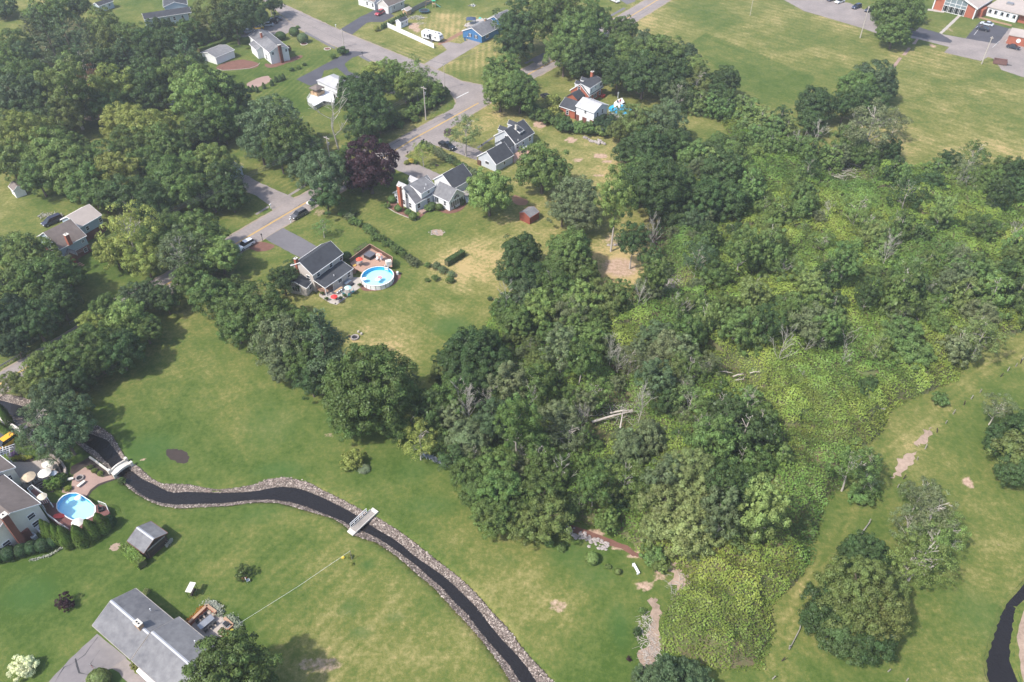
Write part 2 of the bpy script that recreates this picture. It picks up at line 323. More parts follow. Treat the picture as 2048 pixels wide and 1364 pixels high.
# ------------------------------------------------------------ ground sheet
xs = np.r_[[-3000, -1500, -800, -450, -300], np.arange(-236, 236, 1.), [300, 450, 800, 1500, 3000]]
ys = np.r_[[-3000, -1500, -700, -300, -100, -20, 10, 25], np.arange(36, 140, .7), np.arange(140, 360, 1.3), [380, 430, 520, 700, 1000, 1800, 3500]]
X, Y = np.meshgrid(xs, ys); X = X.astype(float); Y = Y.astype(float)
near = (Y > 30) & (Y < 150)
Zg = np.zeros_like(X)
for poly in (ST_POLY, CR_POLY):
    ins = inpoly(X, Y, poly); dd = np.zeros_like(X); dd[ins] = segdist(X[ins], Y[ins], poly); Zg[ins] = -np.clip((dd[ins] - .0) * 1.6, 0, 1.6)
ANCH = [(1400,30,.50),(1500,60,.54),(1650,90,.52),(1800,200,.58),(1950,250,.66),(2000,170,.52),(1850,330,.68),(1900,60,.42),(1300,60,.66),(1250,200,.55),(1350,230,.5),(1430,280,.45),(1150,350,.74),(1100,280,.68),(1200,300,.72),(1180,440,.65),(1250,440,.8),(1240,530,1.),(960,440,.65),(870,440,.45),(800,400,.4),(700,450,.45),(680,500,.4),(820,560,.5),(920,540,.7),(970,520,.9),(900,620,.65),(860,600,.5),(800,680,.7),(900,650,.35),(600,470,.5),(560,520,.4),(560,370,.45),(520,340,.5),(450,320,.45),(650,30,.5),(620,50,.35),(760,80,.7),(820,110,.65),(830,150,.6),(940,120,.68),(900,40,.8),(870,10,.3),(820,60,.6),(600,140,.28),(560,200,.25),(520,160,.18),(570,260,.4),(860,210,.35),(920,250,.7),(980,240,.8),(1060,150,.55),(80,380,.55),(50,430,.6),(120,370,.4),(210,540,.25),(170,590,.3),(30,60,.5),(60,50,.6),(280,30,.35),(380,640,.5),(420,720,.4),(300,800,.35),(430,830,.5),(300,900,.12),(350,850,.2),(500,850,.45),(560,780,.35),(450,900,.25),(600,900,.25),(540,940,.12),(750,960,.2),(800,1000,.3),(700,900,.45),(550,870,.5),(60,1150,.05),(20,1190,.0),(120,1190,.1),(200,1100,.2),(400,1080,.25),(420,1130,.45),(550,1060,.2),(620,1200,.3),(500,1200,.3),(650,1300,.55),(780,1270,.55),(700,1150,.5),(850,1250,.42),(900,1330,.45),(50,1260,.25),(100,1270,.35),(900,1080,.45),(1000,1180,.65),(1100,1200,.5),(1150,1130,.2),(1030,1130,.5),(1150,1300,.25),(1100,1330,.3),(1260,1160,.35),(1230,1280,.15),(1080,1080,.4),(1000,1250,.55),(1680,1100,.55),(1600,1250,.5),(1750,900,.45),(1850,900,.5),(1800,850,.5),(1950,750,.5),(1980,900,.35),(1950,1000,.4),(1900,1200,.3),(1950,1150,.35),(1850,1300,.4),(1700,1340,.35),(2000,1050,.45),(1900,1330,.5),(1560,1340,.4)]
num = np.zeros_like(X); den = np.zeros_like(X)
for px, py, v in ANCH:
    g = G(px, py); w = 1. / (((X - g.x) ** 2 + (Y - g.y) ** 2) + 16.) ** 1.6; num += v * w; den += w
dry = num / den
dry += .22 * (vnoise(X, Y, 14., 91) - .5) + .14 * (vnoise(X, Y, 5., 92) - .5)
def blob(chan, px, py, rx, ry, v=1., soft=.6):
    g = G(px, py); s = FPX / depth(g); a = rx / s; b = ry / s / ((ST * (g - Vector((0, 0, CAM_H))).length * 0 + CAM_H / (g - Vector((g.x, 0, CAM_H))).length))
    d = ((X - g.x) / a) ** 2 + ((Y - g.y) / b) ** 2; np.maximum(chan, v * np.clip((1.25 - d) / soft, 0, 1), out=chan)
dirt = np.zeros_like(X); wood = np.zeros_like(X); lush = np.zeros_like(X)
for b in [(1079,249,15,7),(1142,280,12,5),(1201,312,13,6),(1215,323,10,4),(1245,351,9,4),(1197,350,14,3,.8),(1155,320,14,4,.7),(1280,185,9,4,.8),(285,919,8,5,.8),(827,52,11,7,.9),(835,60,9,5,.7),(1115,1212,22,14,.62),(1290,1172,18,12,.7),(1320,1150,20,12,.6),(1275,1110,22,7,.8),(1240,1095,24,6,.7),(1190,1068,24,8,.9),(1938,966,11,13,.75),(1998,1092,6,5,.6),(1700,1160,12,6,.6),(200,70,10,8,.7),(1900,60,9,4,.5),(1865,91,8,4,.7),(1345,590,28,18,.0),(735,540,10,5,.3),(190,232,24,10,.8),(640,480,8,3,.4),(640,425,14,9,.55),(700,740,12,6,.3),(860,815,20,14,.9),(1370,390,22,14,.8),(470,330,20,6,.5),(540,1100,9,4,.5),(960,450,10,4,.4),(640,1330,50,18,.55),(395,455,10,4,.5),(1130,340,12,5,.5),(660,870,14,6,.5),(1165,640,10,6,.5),(985,730,10,8,.6)]:
    blob(dirt, *b[:4], v=b[4] if len(b) > 4 else 1.)
for b in [(1240,480,44,20,.55),(1240,535,48,26,.72)]: blob(dirt, *b[:4], v=b[4], soft=1.)
for b in [(480,850,0,0)]: pass
for px, py, rx, ry, v in [(300,900,70,40,.8),(540,850,60,50,.6),(560,940,60,20,.8),(735,1130,16,12,.9),(700,1215,25,20,.8),(720,1265,26,14,.9),(790,1235,20,12,.8),(830,940,40,30,.5),(1150,1110,70,30,.8),(1190,1150,50,30,.7),(1240,1250,22,50,.8),(60,1190,60,40,.9),(620,1320,0.1,.1,0),(520,1030,50,20,.5),(900,650,45,22,.9),(1010,1120,30,16,.4),(730,540,14,30,.4),(1960,1230,60,60,.6),(1880,1120,30,30,.3),(860,1010,60,20,.6)]:
    if v: blob(lush, px, py, rx, ry, v, 1.2)
WOODS = [(1340,205),(1420,215),(1500,240),(1560,270),(1600,310),(1700,322),(1840,337),(2048,345),(2200,360),(2200,600),(2048,660),(1985,685),(1945,705),(1915,760),(1840,790),(1780,822),(1765,860),(1720,905),(1700,960),(1665,990),(1640,1030),(1628,1075),(1625,1120),(1590,1165),(1540,1215),(1540,1290),(1525,1335),(1470,1342),(1400,1335),(1320,1300),(1325,1230),(1350,1190),(1372,1160),(1345,1130),(1290,1120),(1265,1090),(1215,1060),(1150,1045),(1060,1060),(960,1000),(905,930),(850,890),(800,870),(820,800),(870,790),(885,720),(960,680),(1000,600),(1060,560),(1150,590),(1280,600),(1320,540),(1300,470),(1330,430),(1240,400),(1260,345),(1400,335),(1470,290),(1440,240),(1380,225)]
WPOLY = [tuple(G(*p))[:2] for p in WOODS]
OTHERW = [[(0,130),(60,60),(130,30),(230,60),(330,60),(430,30),(500,10),(530,40),(380,110),(200,220),(60,240),(0,260)],
          [(-200,-20),(10,90),(20,300),(-200,330)],
          [(0,620),(80,560),(170,560),(150,640),(40,720),(0,740)],
          [(300,520),(480,540),(560,600),(620,640),(700,700),(830,800),(760,830),(640,800),(560,720),(470,650),(330,560)],
          [(1090,100),(1200,90),(1300,110),(1390,160),(1420,215),(1330,190),(1200,130)],
          [(655,330),(760,280),(880,225),(905,205),(890,180),(800,230),(700,290)],
          [(0,800),(0,740),(120,700),(260,660),(300,690),(160,800),(60,830)]]
for poly in [WOODS] + OTHERW:
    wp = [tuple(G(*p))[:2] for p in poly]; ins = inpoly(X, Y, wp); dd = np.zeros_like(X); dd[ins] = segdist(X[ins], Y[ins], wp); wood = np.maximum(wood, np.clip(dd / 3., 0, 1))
su = np.zeros_like(X); sa = np.zeros_like(X)
def stripes(poly, a, b, period, amp):
    ins = inpoly(X, Y, [tuple(G(*p))[:2] for p in poly]); d = (G(*b) - G(*a)).normalized(); n = Vector((-d.y, d.x, 0))
    su[ins] = (X[ins] * n.x + Y[ins] * n.y) / period; sa[ins] = amp
stripes([(1200,80),(1330,0),(1560,-20),(1900,60),(2200,150),(2200,340),(1600,320),(1480,220),(1380,120)], (1536,80), (1880,172), 2.9, .09)
stripes([(1381,85),(1412,66),(1633,155),(1573,224),(1500,200)], (1412,66), (1633,155), 3.3, .06)
stripes([(875,140),(1000,70),(1010,120),(980,165),(925,162)], (960,80), (958,160), 2.2, .16)
stripes([(850,30),(930,10),(940,60),(890,80),(840,60)], (900,20), (893,90), 2.2, .13)
stripes([(700,72),(850,95),(880,100),(846,128)], (700,75), (846,128), 2.2, .16)
stripes([(680,420),(760,380),(1030,430),(1090,480),(1000,560),(900,520)], (830,500), (1000,420), 1.3, .07)
stripes([(420,600),(640,800),(900,1000),(700,1000),(300,960),(200,800),(330,620)], (400,700), (560,930), 2.4, .05)
stripes([(700,600),(980,520),(900,740),(780,720),(690,660)], (760,640), (900,720), 1.3, .07)
stripes([(20,1090),(700,1050),(800,1130),(1000,1364),(560,1364),(450,1250),(280,1160),(0,1364),(0,1120)], (500,1300), (700,1110), 2.1, .08)
stripes([(480,130),(690,105),(640,230),(480,200)], (560,230), (700,110), 2., .15)
stripes([(440,320),(640,380),(600,400),(500,340)], (500,425), (600,372), 2., .2)
stripes([(820,1000),(1280,1100),(1300,1364),(1110,1364)], (1000,1330), (1200,1130), 2.1, .05)
sq = inpoly(X, Y, [tuple(G(*p))[:2] for p in [(1381,85),(1412,66),(1633,155),(1573,224),(1500,200)]]); dry[sq] = .30
# tyre tracks of the farm lane on the right and trodden verge lines
for a, off in (([(2090,670),(2048,700),(1960,745),(1900,800),(1860,850),(1800,890),(1740,940),(1700,1010),(1670,1080),(1620,1170),(1570,1260),(1550,1364)], .8),):
    Pn = np.array([list(G(*p))[:2] for p in a]); sel = (Y < 260) & (X > 15); d = np.full(X.shape, 99.); d[sel] = segdist(X[sel], Y[sel], Pn, False)
    dry = np.where(d < 2.6, np.maximum(dry, .42), dry); dry = np.where(np.abs(d - .85) < .5, dry + .16, dry)
nx, ny = len(xs), len(ys); V = np.stack([X.ravel(), Y.ravel(), Zg.ravel()], 1)
ii = (np.arange(ny - 1)[:, None] * nx + np.arange(nx - 1)[None, :]).ravel(); F = np.stack([ii, ii + 1, ii + nx + 1, ii + nx], 1)
def ground_mat():
    m = bpy.data.materials.new('lawn'); m.use_nodes = True; nt = m.node_tree; L = nt.links; nt.nodes.clear()
    out = nn(nt, "ShaderNodeOutputMaterial"); b = nn(nt, "ShaderNodeBsdfPrincipled"); b.inputs['Roughness'].default_value = 1.; b.inputs['Specular IOR Level'].default_value = .1; L.new(b.outputs[0], out.inputs[0])
    geo = nn(nt, "ShaderNodeNewGeometry"); at = nn(nt, "ShaderNodeAttribute", attribute_name='gc'); sp = nn(nt, "ShaderNodeSeparateColor"); L.new(at.outputs['Color'], sp.inputs[0])
    def noise(s, d=4., r=.6):
        n = nn(nt, "ShaderNodeTexNoise", Scale=s, Detail=d, Roughness=r); L.new(geo.outputs['Position'], n.inputs['Vector']); return n.outputs[0]
    def mth(op, a, b_=None, c=None):
        n = nn(nt, "ShaderNodeMath", operation=op)
        for k, v in enumerate((a, b_, c)):
            if v is None: continue
            if isinstance(v, (int, float)): n.inputs[k].default_value = v
            else: L.new(v, n.inputs[k])
        return n.outputs[0]
    n1, n2, n3, n4 = noise(.045), noise(.20, 7., .75), noise(1.3, 5., .7), noise(6., 3., .8)
    su_ = nn(nt, "ShaderNodeAttribute", attribute_name='su').outputs['Fac']; sa_ = nn(nt, "ShaderNodeAttribute", attribute_name='sa').outputs['Fac']
    wob = mth('MULTIPLY', n1, .6); ph = mth('MULTIPLY', mth('ADD', su_, wob), 6.2832); s = mth('SINE', ph); s = mth('MULTIPLY', s, mth('ADD', mth('MULTIPLY', mth('MAXIMUM', mth('SUBTRACT', n1, .35), 0.), 3.), .35)); s = mth('MULTIPLY', s, mth('MULTIPLY', sa_, .7))
    d = mth('ADD', sp.outputs[0], mth('MULTIPLY', mth('SUBTRACT', n1, .5), .8)); d = mth('ADD', d, mth('MULTIPLY', mth('SUBTRACT', n2, .5), 1.35)); d = mth('ADD', d, mth('MULTIPLY', mth('SUBTRACT', n3, .5), 1.15)); d = mth('ADD', d, s)
    d = mth('ADD', d, mth('MULTIPLY', mth('SUBTRACT', n4, .5), .5))
    cr = nn(nt, "ShaderNodeValToRGB"); L.new(d, cr.inputs[0]); e = cr.color_ramp.elements
    e[0].position = 0.; e[0].color = (.050, .090, .016, 1); e[1].position = 1.1; e[1].color = (.40, .30, .14, 1)
    for p_, c_ in ((.3, (.086, .122, .028)), (.55, (.140, .152, .042)), (.8, (.235, .215, .080))):
        x = e.new(p_); x.color = (*c_, 1)
    # cooler, clover-like patches
    at2 = sp.outputs[1]
    lm = nn(nt, "ShaderNodeMix", data_type='RGBA'); L.new(mth('MULTIPLY', mth('MINIMUM', mth('MAXIMUM', mth('ADD', nn(nt, "ShaderNodeAttribute", attribute_name='lu').outputs['Fac'], mth('MULTIPLY', mth('SUBTRACT', n2, .5), 1.)), 0.), 1.), .62), lm.inputs[0]); L.new(cr.outputs[0], lm.inputs[6]); lm.inputs[7].default_value = (.048, .108, .028, 1)
    dv = mth('ADD', at2, mth('ADD', mth('MULTIPLY', mth('SUBTRACT', n2, .5), .5), mth('MULTIPLY', mth('SUBTRACT', n3, .5), .9)))
    dmk = nn(nt, "ShaderNodeMapRange"); L.new(dv, dmk.inputs[0]); dmk.inputs['From Min'].default_value = .38; dmk.inputs['From Max'].default_value = .72
    soil = nn(nt, "ShaderNodeValToRGB"); L.new(n3, soil.inputs[0]); soil.color_ramp.elements[0].position = .3; soil.color_ramp.elements[0].color = (.26, .17, .12, 1); soil.color_ramp.elements[1].position = .7; soil.color_ramp.elements[1].color = (.52, .38, .29, 1)
    m1 = nn(nt, "ShaderNodeMix", data_type='RGBA'); L.new(dmk.outputs[0], m1.inputs[0]); L.new(lm.outputs[2], m1.inputs[6]); L.new(soil.outputs[0], m1.inputs[7])
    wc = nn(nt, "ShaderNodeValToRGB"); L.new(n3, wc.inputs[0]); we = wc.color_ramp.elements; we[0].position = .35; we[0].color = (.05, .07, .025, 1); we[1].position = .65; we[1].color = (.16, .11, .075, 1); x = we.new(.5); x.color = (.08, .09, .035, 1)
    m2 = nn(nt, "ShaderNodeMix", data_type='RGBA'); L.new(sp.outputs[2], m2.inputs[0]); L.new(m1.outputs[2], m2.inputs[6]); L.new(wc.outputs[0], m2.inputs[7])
    L.new(m2.outputs[2], b.inputs['Base Color'])
    bp = nn(nt, "ShaderNodeBump", Strength=.5, Distance=.12); L.new(n4, bp.inputs['Height']); L.new(bp.outputs[0], b.inputs['Normal']); return m
M['lawn'] = ground_mat()
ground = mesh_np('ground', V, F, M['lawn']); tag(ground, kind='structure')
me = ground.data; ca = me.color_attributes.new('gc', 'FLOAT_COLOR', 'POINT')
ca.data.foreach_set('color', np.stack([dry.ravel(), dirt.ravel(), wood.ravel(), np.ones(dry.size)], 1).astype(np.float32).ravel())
for nm, arr in (('su', su), ('sa', sa), ('lu', lush)):
    a = me.attributes.new(nm, 'FLOAT', 'POINT'); a.data.foreach_set('value', arr.astype(np.float32).ravel())
# ------------------------------------------------------------ stream, banks, riprap
def creek(lines, zs, n, bankmat, name):
    rb = ribbon(lines, n); V = []; F = []
    k = len(rb)
    for i in range(n):
        for j in range(k): V.append((rb[j][i][0], rb[j][i][1], zs[j]))
    for i in range(n - 1):
        for j in range(k - 1):
            a = i * k + j; F.append([a, a + k, a + k + 1, a + 1])
    V = np.array(V); V[:, 2] += (vnoise(V[:, 0], V[:, 1], .8, 3) - .5) * .12 * (np.abs(V[:, 2]) > .1)
    o = mesh_np(name, V, np.array(F)[:, ::-1].copy(), bankmat, smooth=True); tag(o, kind='structure'); return rb
rb = creek([N_OUT, N_W, S_W, S_OUT], [.03, -.45, -.45, .03], 420, M['bank_soil'], 'stream_bank')
mid = [.5 * (rb[1] + rb[2])]
Wp = np.r_[rb[1] * 1.0, rb[2][::-1]]
def water_sheet(name, L1, L2, grow, z):
    c = .5 * (L1 + L2); d1 = L1 - c; d2 = L2 - c; l1 = c + d1 * (1 + grow / np.linalg.norm(d1, axis=1, keepdims=True)); l2 = c + d2 * (1 + grow / np.linalg.norm(d2, axis=1, keepdims=True)); n = len(c)
    V = np.zeros((2 * n, 3)); V[:n, :2] = l1; V[n:, :2] = l2; V[:, 2] = z; i = np.arange(n - 1); F = np.stack([i, i + n, i + n + 1, i + 1], 1)
    nz = np.cross(V[F[0, 1]] - V[F[0, 0]], V[F[0, 2]] - V[F[0, 0]])[2]
    if nz < 0: F = F[:, ::-1].copy()
    return tag(mesh_np(name, V, F, M['stream_water']), kind='structure')
water_sheet('stream_water', rb[1], rb[2], .3, -.32)
def stones(P, Z, size, name, m, label, cat, flat=.6, parent=None):
    """many small rounded stones in one mesh"""
    n = len(P); base = np.array([[1, 0, 0], [.3, .95, 0], [-.8, .6, 0], [-.8, -.6, 0], [.3, -.95, 0], [.35, .2, .8], [-.4, -.1, .75]]); f = np.array([[0, 1, 5], [1, 2, 5], [2, 6, 5], [2, 3, 6], [3, 4, 6], [4, 5, 6], [4, 0, 5]])
    s = size * rr.uniform(.55, 1.35, n); a = rr.uniform(0, 6.28, n); el = rr.uniform(.6, 1.1, n)
    V = np.repeat(base[None], n, 0) * (1 + rr.uniform(-.22, .22, (n, 7, 3))); V[..., 0] *= s[:, None]; V[..., 1] *= (s * el)[:, None]; V[..., 2] *= (s * flat)[:, None]
    x = V[..., 0] * np.cos(a)[:, None] - V[..., 1] * np.sin(a)[:, None] + P[:, 0][:, None]; y = V[..., 0] * np.sin(a)[:, None] + V[..., 1] * np.cos(a)[:, None] + P[:, 1][:, None]
    V = np.stack([x, y, V[..., 2] + Z[:, None]], -1).reshape(-1, 3); F = (f[None] + (np.arange(n) * 7)[:, None, None]).reshape(-1, 3)
    o = mesh_np(name, V, F, m, parent); return tag(o, label, cat, kind='stuff')
def stonemat():
    m = bpy.data.materials.new('riprap'); m.use_nodes = True; nt = m.node_tree; b = nt.nodes['Principled BSDF']; b.inputs['Roughness'].default_value = .95; b.inputs['Specular IOR Level'].default_value = .15
    g = nn(nt, "ShaderNodeNewGeometry"); cr = nn(nt, "ShaderNodeValToRGB"); e = cr.color_ramp.elements; e[0].color = (.06, .048, .042, 1); e[1].color = (.46, .40, .35, 1)
    x = e.new(.45); x.color = (.13, .105, .09, 1); x = e.new(.75); x.color = (.21, .175, .15, 1)
    nt.links.new(g.outputs['Random Per Island'], cr.inputs[0]); nt.links.new(cr.outputs[0], b.inputs['Base Color']); return m
M['riprap'] = stonemat()
P = []; Z = []
for (o, w) in ((rb[0], rb[1]), (rb[3], rb[2])):
    seg = np.linalg.norm(np.diff(.5 * (o + w), axis=0), axis=1); L = seg.sum(); wd = np.linalg.norm(o - w, axis=1).mean() + .3
    n = int(L * wd * 24); i = rr.choice(len(seg), n, p=seg / L); t = rr.random(n); s = rr.uniform(-.03, 1.02, n) + .22 * (vnoise(i * .31, i * 0. + (9 if o is rb[0] else 5), 3., 3) - .5) * (rr.random(n) < .5)
    a = o[i] + (o[i + 1] - o[i]) * t[:, None]; b = w[i] + (w[i + 1] - w[i]) * t[:, None]; p = a + (b - a) * s[:, None]
    P.append(p); Z.append(.03 - .48 * np.clip(s, 0, 1.05))
P = np.concatenate(P); Z = np.concatenate(Z)
stones(P, Z, .15, 'riprap_stones', M['riprap'], 'grey brown riprap stones lining both banks of the dark winding stream', 'stones')
# grass banked creek on the right edge
lo = ribbon([CL, CR], 90); c = .5 * (lo[0] + lo[1])
def off(L, k): d = L - c; return L + d / np.linalg.norm(d, axis=1, keepdims=True) * k
V = []; rows = [(off(lo[0], .5), .02), (lo[0], -.5), (off(lo[0], -.5), -1.), (off(lo[1], -.5), -1.), (lo[1], -.5), (off(lo[1], .5), .02)]
for i in range(90):
    for q, z in rows: V.append((q[i][0] + rr.normal(0, .025), q[i][1] + rr.normal(0, .025), z))
F = [[i * 6 + j, (i + 1) * 6 + j, (i + 1) * 6 + j + 1, i * 6 + j + 1] for i in range(89) for j in range(5)]
tag(mesh_np('creek_bank', V, np.array(F), M['grass_lush']), kind='structure')
water_sheet('creek_water', lo[0], lo[1], .3, -.3)
sheet('sand_bar', [(2048,1222),(2040,1240),(2036,1275),(2036,1310),(2042,1350),(2060,1400),(2120,1400),(2120,1200)], .012, 'sand', jit=.2)
# ------------------------------------------------------------ roads and drives
NW = [(-120,815),(0,745),(165,647),(300,565),(512,442),(587,398),(618,382),(764.5,296),(887,227.5)]; SE = [(-120,862),(0,790),(165,690),(330,594),(512,487),(629.5,415),(767,334),(882,267.5),(989.5,200),(1078,152),(1131,122),(1268,45),(1341,0),(1420,-48)]
NW2 = [(975,173),(1050,136),(1104,107.5),(1211,47),(1291,0),(1370,-48)]
SIDE_NE = [(470,-42),(549,0),(672,57),(702,70),(847,129),(874,140),(922,162),(975,173)]; SIDE_SW = [(912,205),(912,200),(902,185),(877,172),(749,122),(687,100),(602,60),(527,0),(445,-42)]
road_px = NW + [(905,217)] + SIDE_SW + SIDE_NE[:] + NW2 + SE[::-1]
NWg = gp(NW); 
sheet('road', road_px, .016, 'asphalt', jit=.07)
for pts, nm in ((NW, 'road_shoulder'), (SE[:9], 'road_shoulder'), (SE[9:], 'road_shoulder'), (NW2, 'road_shoulder'), (SIDE_NE[1:], 'road_shoulder'), (SIDE_SW[:-1], 'road_shoulder')):
    strip(nm, gp(pts), .9, .009, 'shoulder', jit=.12)
def line(name, pts, w, m, z=.024, jit=0, **kw): return strip(name, gp(pts), w, z, m, jit=jit, **kw)
yl = [(-60,815),(0,768),(165,668),(512,464),(572,428.5),(769.5,314),(832,275),(957,206)]
for k in (-.14, .14):
    for seg in (yl, [(1010,176),(1063,145),(1121.5,114),(1259,34),(1315,0),(1390,-45)]):
        g = gp(seg); q = [p + Vector((-(g[min(i+1,len(g)-1)]-g[max(i-1,0)]).y, (g[min(i+1,len(g)-1)]-g[max(i-1,0)]).x, 0)).normalized() * k for i, p in enumerate(g)]
        strip('centre_line', q, .2, .024, 'yellow_paint', jit=0)
line('stop_line', [(912,196.5),(937,184)], .35, 'white_paint')
for i, pp in enumerate([[(834,268),(812,280),(820,286),(842,275)], [(640,398),(700,362),(706,367),(646,404)], [(1063,118),(1085,108),(1094,116),(1072,128)], [(885,235),(900,226),(908,231),(892,241)]]):
    sheet('asphalt_patch', pp, .021, 'asphalt_patch', jit=.2, step=.6)
for pp in ([(560,20),(700,92),(860,160)], [(520,455),(600,410),(700,355)], [(1000,190),(1090,142)], [(1230,60),(1300,18)], [(700,330),(800,280),(930,214)]):
    line('crack_line', [(x + rs.uniform(-1, 1), y + rs.uniform(-1, 1)) for a, b in zip(pp, pp[1:]) for x, y in [(a[0] + (b[0] - a[0]) * t / 6, a[1] + (b[1] - a[1]) * t / 6) for t in range(7)]], .07, 'crack_seal', z=.0215)
DR = [('driveway', 'asphalt_new', [(742,104),(721,110),(705,115),(690,127),(690,131),(698,143.5),(730,155),(800,181),(806,190),(770,186),(700,158),(674,135.5),(661,139),(648,141),(640,165),(622,172),(592,159),(670,118),(684,111),(694,102)]),
      ('driveway', 'asphalt_new', [(680,59),(704,69.5),(733,46),(741.6,44),(766,44),(789,32),(779,25),(752.6,17.6),(735,27.5),(722,33)]),
      ('driveway', 'asphalt', [(848,128),(894,100),(882,88),(897,84),(922,87.5),(939.5,77.5),(962,86),(874,139)]),
      ('driveway', 'asphalt', [(859,276),(872,268),(887,265),(888,272),(910,282),(954,298),(968,306),(954,314),(954,321),(860,287),(850,283)]),
      ('walkway', 'asphalt_patch', [(953,295),(957,297),(988,276),(985,274)]),
      ('driveway', 'asphalt', [(775,317),(806,302),(806,310),(826,324),(860,340),(883,350),(867,360),(831,360),(815,349),(777,333),(764,326)]),
      ('driveway', 'asphalt_patch', [(567,457),(537,482),(528,478),(558,455),(567,457),(634.5,493.5),(650,520),(610,530),(599.5,515),(537,482)]),
      ('driveway', 'asphalt', [(470,345),(497,352),(512,362),(582,393),(590,397),(545,421),(539,411),(512,391),(497,386),(470,380)]),
      ('driveway', 'asphalt_old', [(199,1271),(250,1313),(283,1352),(297,1364),(330,1420),(90,1420),(97,1364),(140,1318),(194,1268)]),
      ('parking_area', 'asphalt', [(602,60),(596,59),(579,64),(556,76),(530,66),(520,70),(480,75),(478,64),(505,55),(529,44),(548,34),(560,30)]),
      ('school_drive', 'asphalt', [(1540,-12),(1568,0),(1608,22),(1673,41),(1726,57),(1751,66),(1835,78),(1898,94),(1888,105),(1961,122),(1976,114),(1988,118),(2003,140),(2048,155),(2120,175),(2120,100),(2048,60),(2018,57),(1961,42),(1931,77),(1878,67),(1813,48),(1751,30),(1700,6),(1656,0),(1630,-12)]),
      ('sidewalk', 'concrete', [(1878,66),(1884,68),(1923,31),(1917,30)]), ('sidewalk', 'concrete', [(1840,15),(1842,19),(1888,26),(1890,22)]), ('sidewalk', 'paver_red', [(1824,88),(1831,89),(1838,78),(1833,77)]), ('sidewalk', 'paver_red', [(1804,110),(1811,111),(1822,96),(1816,95)]), ('sidewalk', 'paver_red', [(1778,142),(1784,143),(1804,116),(1798,115)]),
      ('sidewalk', 'asphalt_patch', [(608,66),(612,63),(672,96),(668,98)]), ('sidewalk', 'asphalt_patch', [(718,113),(724,111),(748,124),(744,127)]), ('sidewalk', 'asphalt_patch', [(1048,126),(1052,128),(1090,108),(1086,106)]), ('sidewalk', 'asphalt_patch', [(1208,37),(1213,39),(1252,17),(1247,15)]), ('driveway', 'asphalt_patch', [(1196,-20),(1232,-5),(1254,9),(1270,3),(1280,-20)]),
      ('sidewalk', 'asphalt', [(574,391),(579,393),(612,372),(608,370)]), ('sidewalk', 'asphalt', [(510,428),(514,430),(540,414),(536,412)]), ('driveway', 'asphalt', [(185,622),(196,640),(250,603),(330,565),(322,556),(240,590)])]
for nm, m_, p in DR:
    if p[0] == (567,457): p = [(566,456),(600,474),(634.5,493.5),(650,520),(612,530),(599.5,515),(537,482),(530,477)]
    sheet(nm, p, .028 if nm != 'sidewalk' else .034, m_, jit=.05)
sheet('sealed_patch', [(1813,47),(1878,66),(1905,82),(1900,86),(1850,78),(1812,68)], .036, 'asphalt_new', jit=.1)
sheet('sealed_patch', [(1931,77),(1961,42),(2018,57),(1995,88)], .037, 'asphalt_new', jit=.05)
sheet('driveway_apron', [(210,1345),(230,1330),(252,1316),(300,1364),(300,1420),(150,1420),(200,1364)], .034, 'asphalt', jit=.05)
sheet('lawn_island', [(209,1346),(216,1339),(225,1337),(239,1345),(246,1354),(254,1364),(262,1390),(205,1390)], .045, 'grass_lush', jit=.05)
for pp in ([(140,1330),(128,1334),(110,1364)], [(150,1318),(160,1345),(185,1352)], [(200,1300),(180,1330),(205,1340)], [(195,1275),(170,1310),(140,1330)]): line('crack_line', pp, .05, 'crack_seal', z=.042, jit=.1)
for pp in ([(1985,95),(1999,82)], [(1948,70),(1956,60)], [(2011,82),(2018,76)]): line('bay_line', pp, .12, 'white_paint', z=.045)
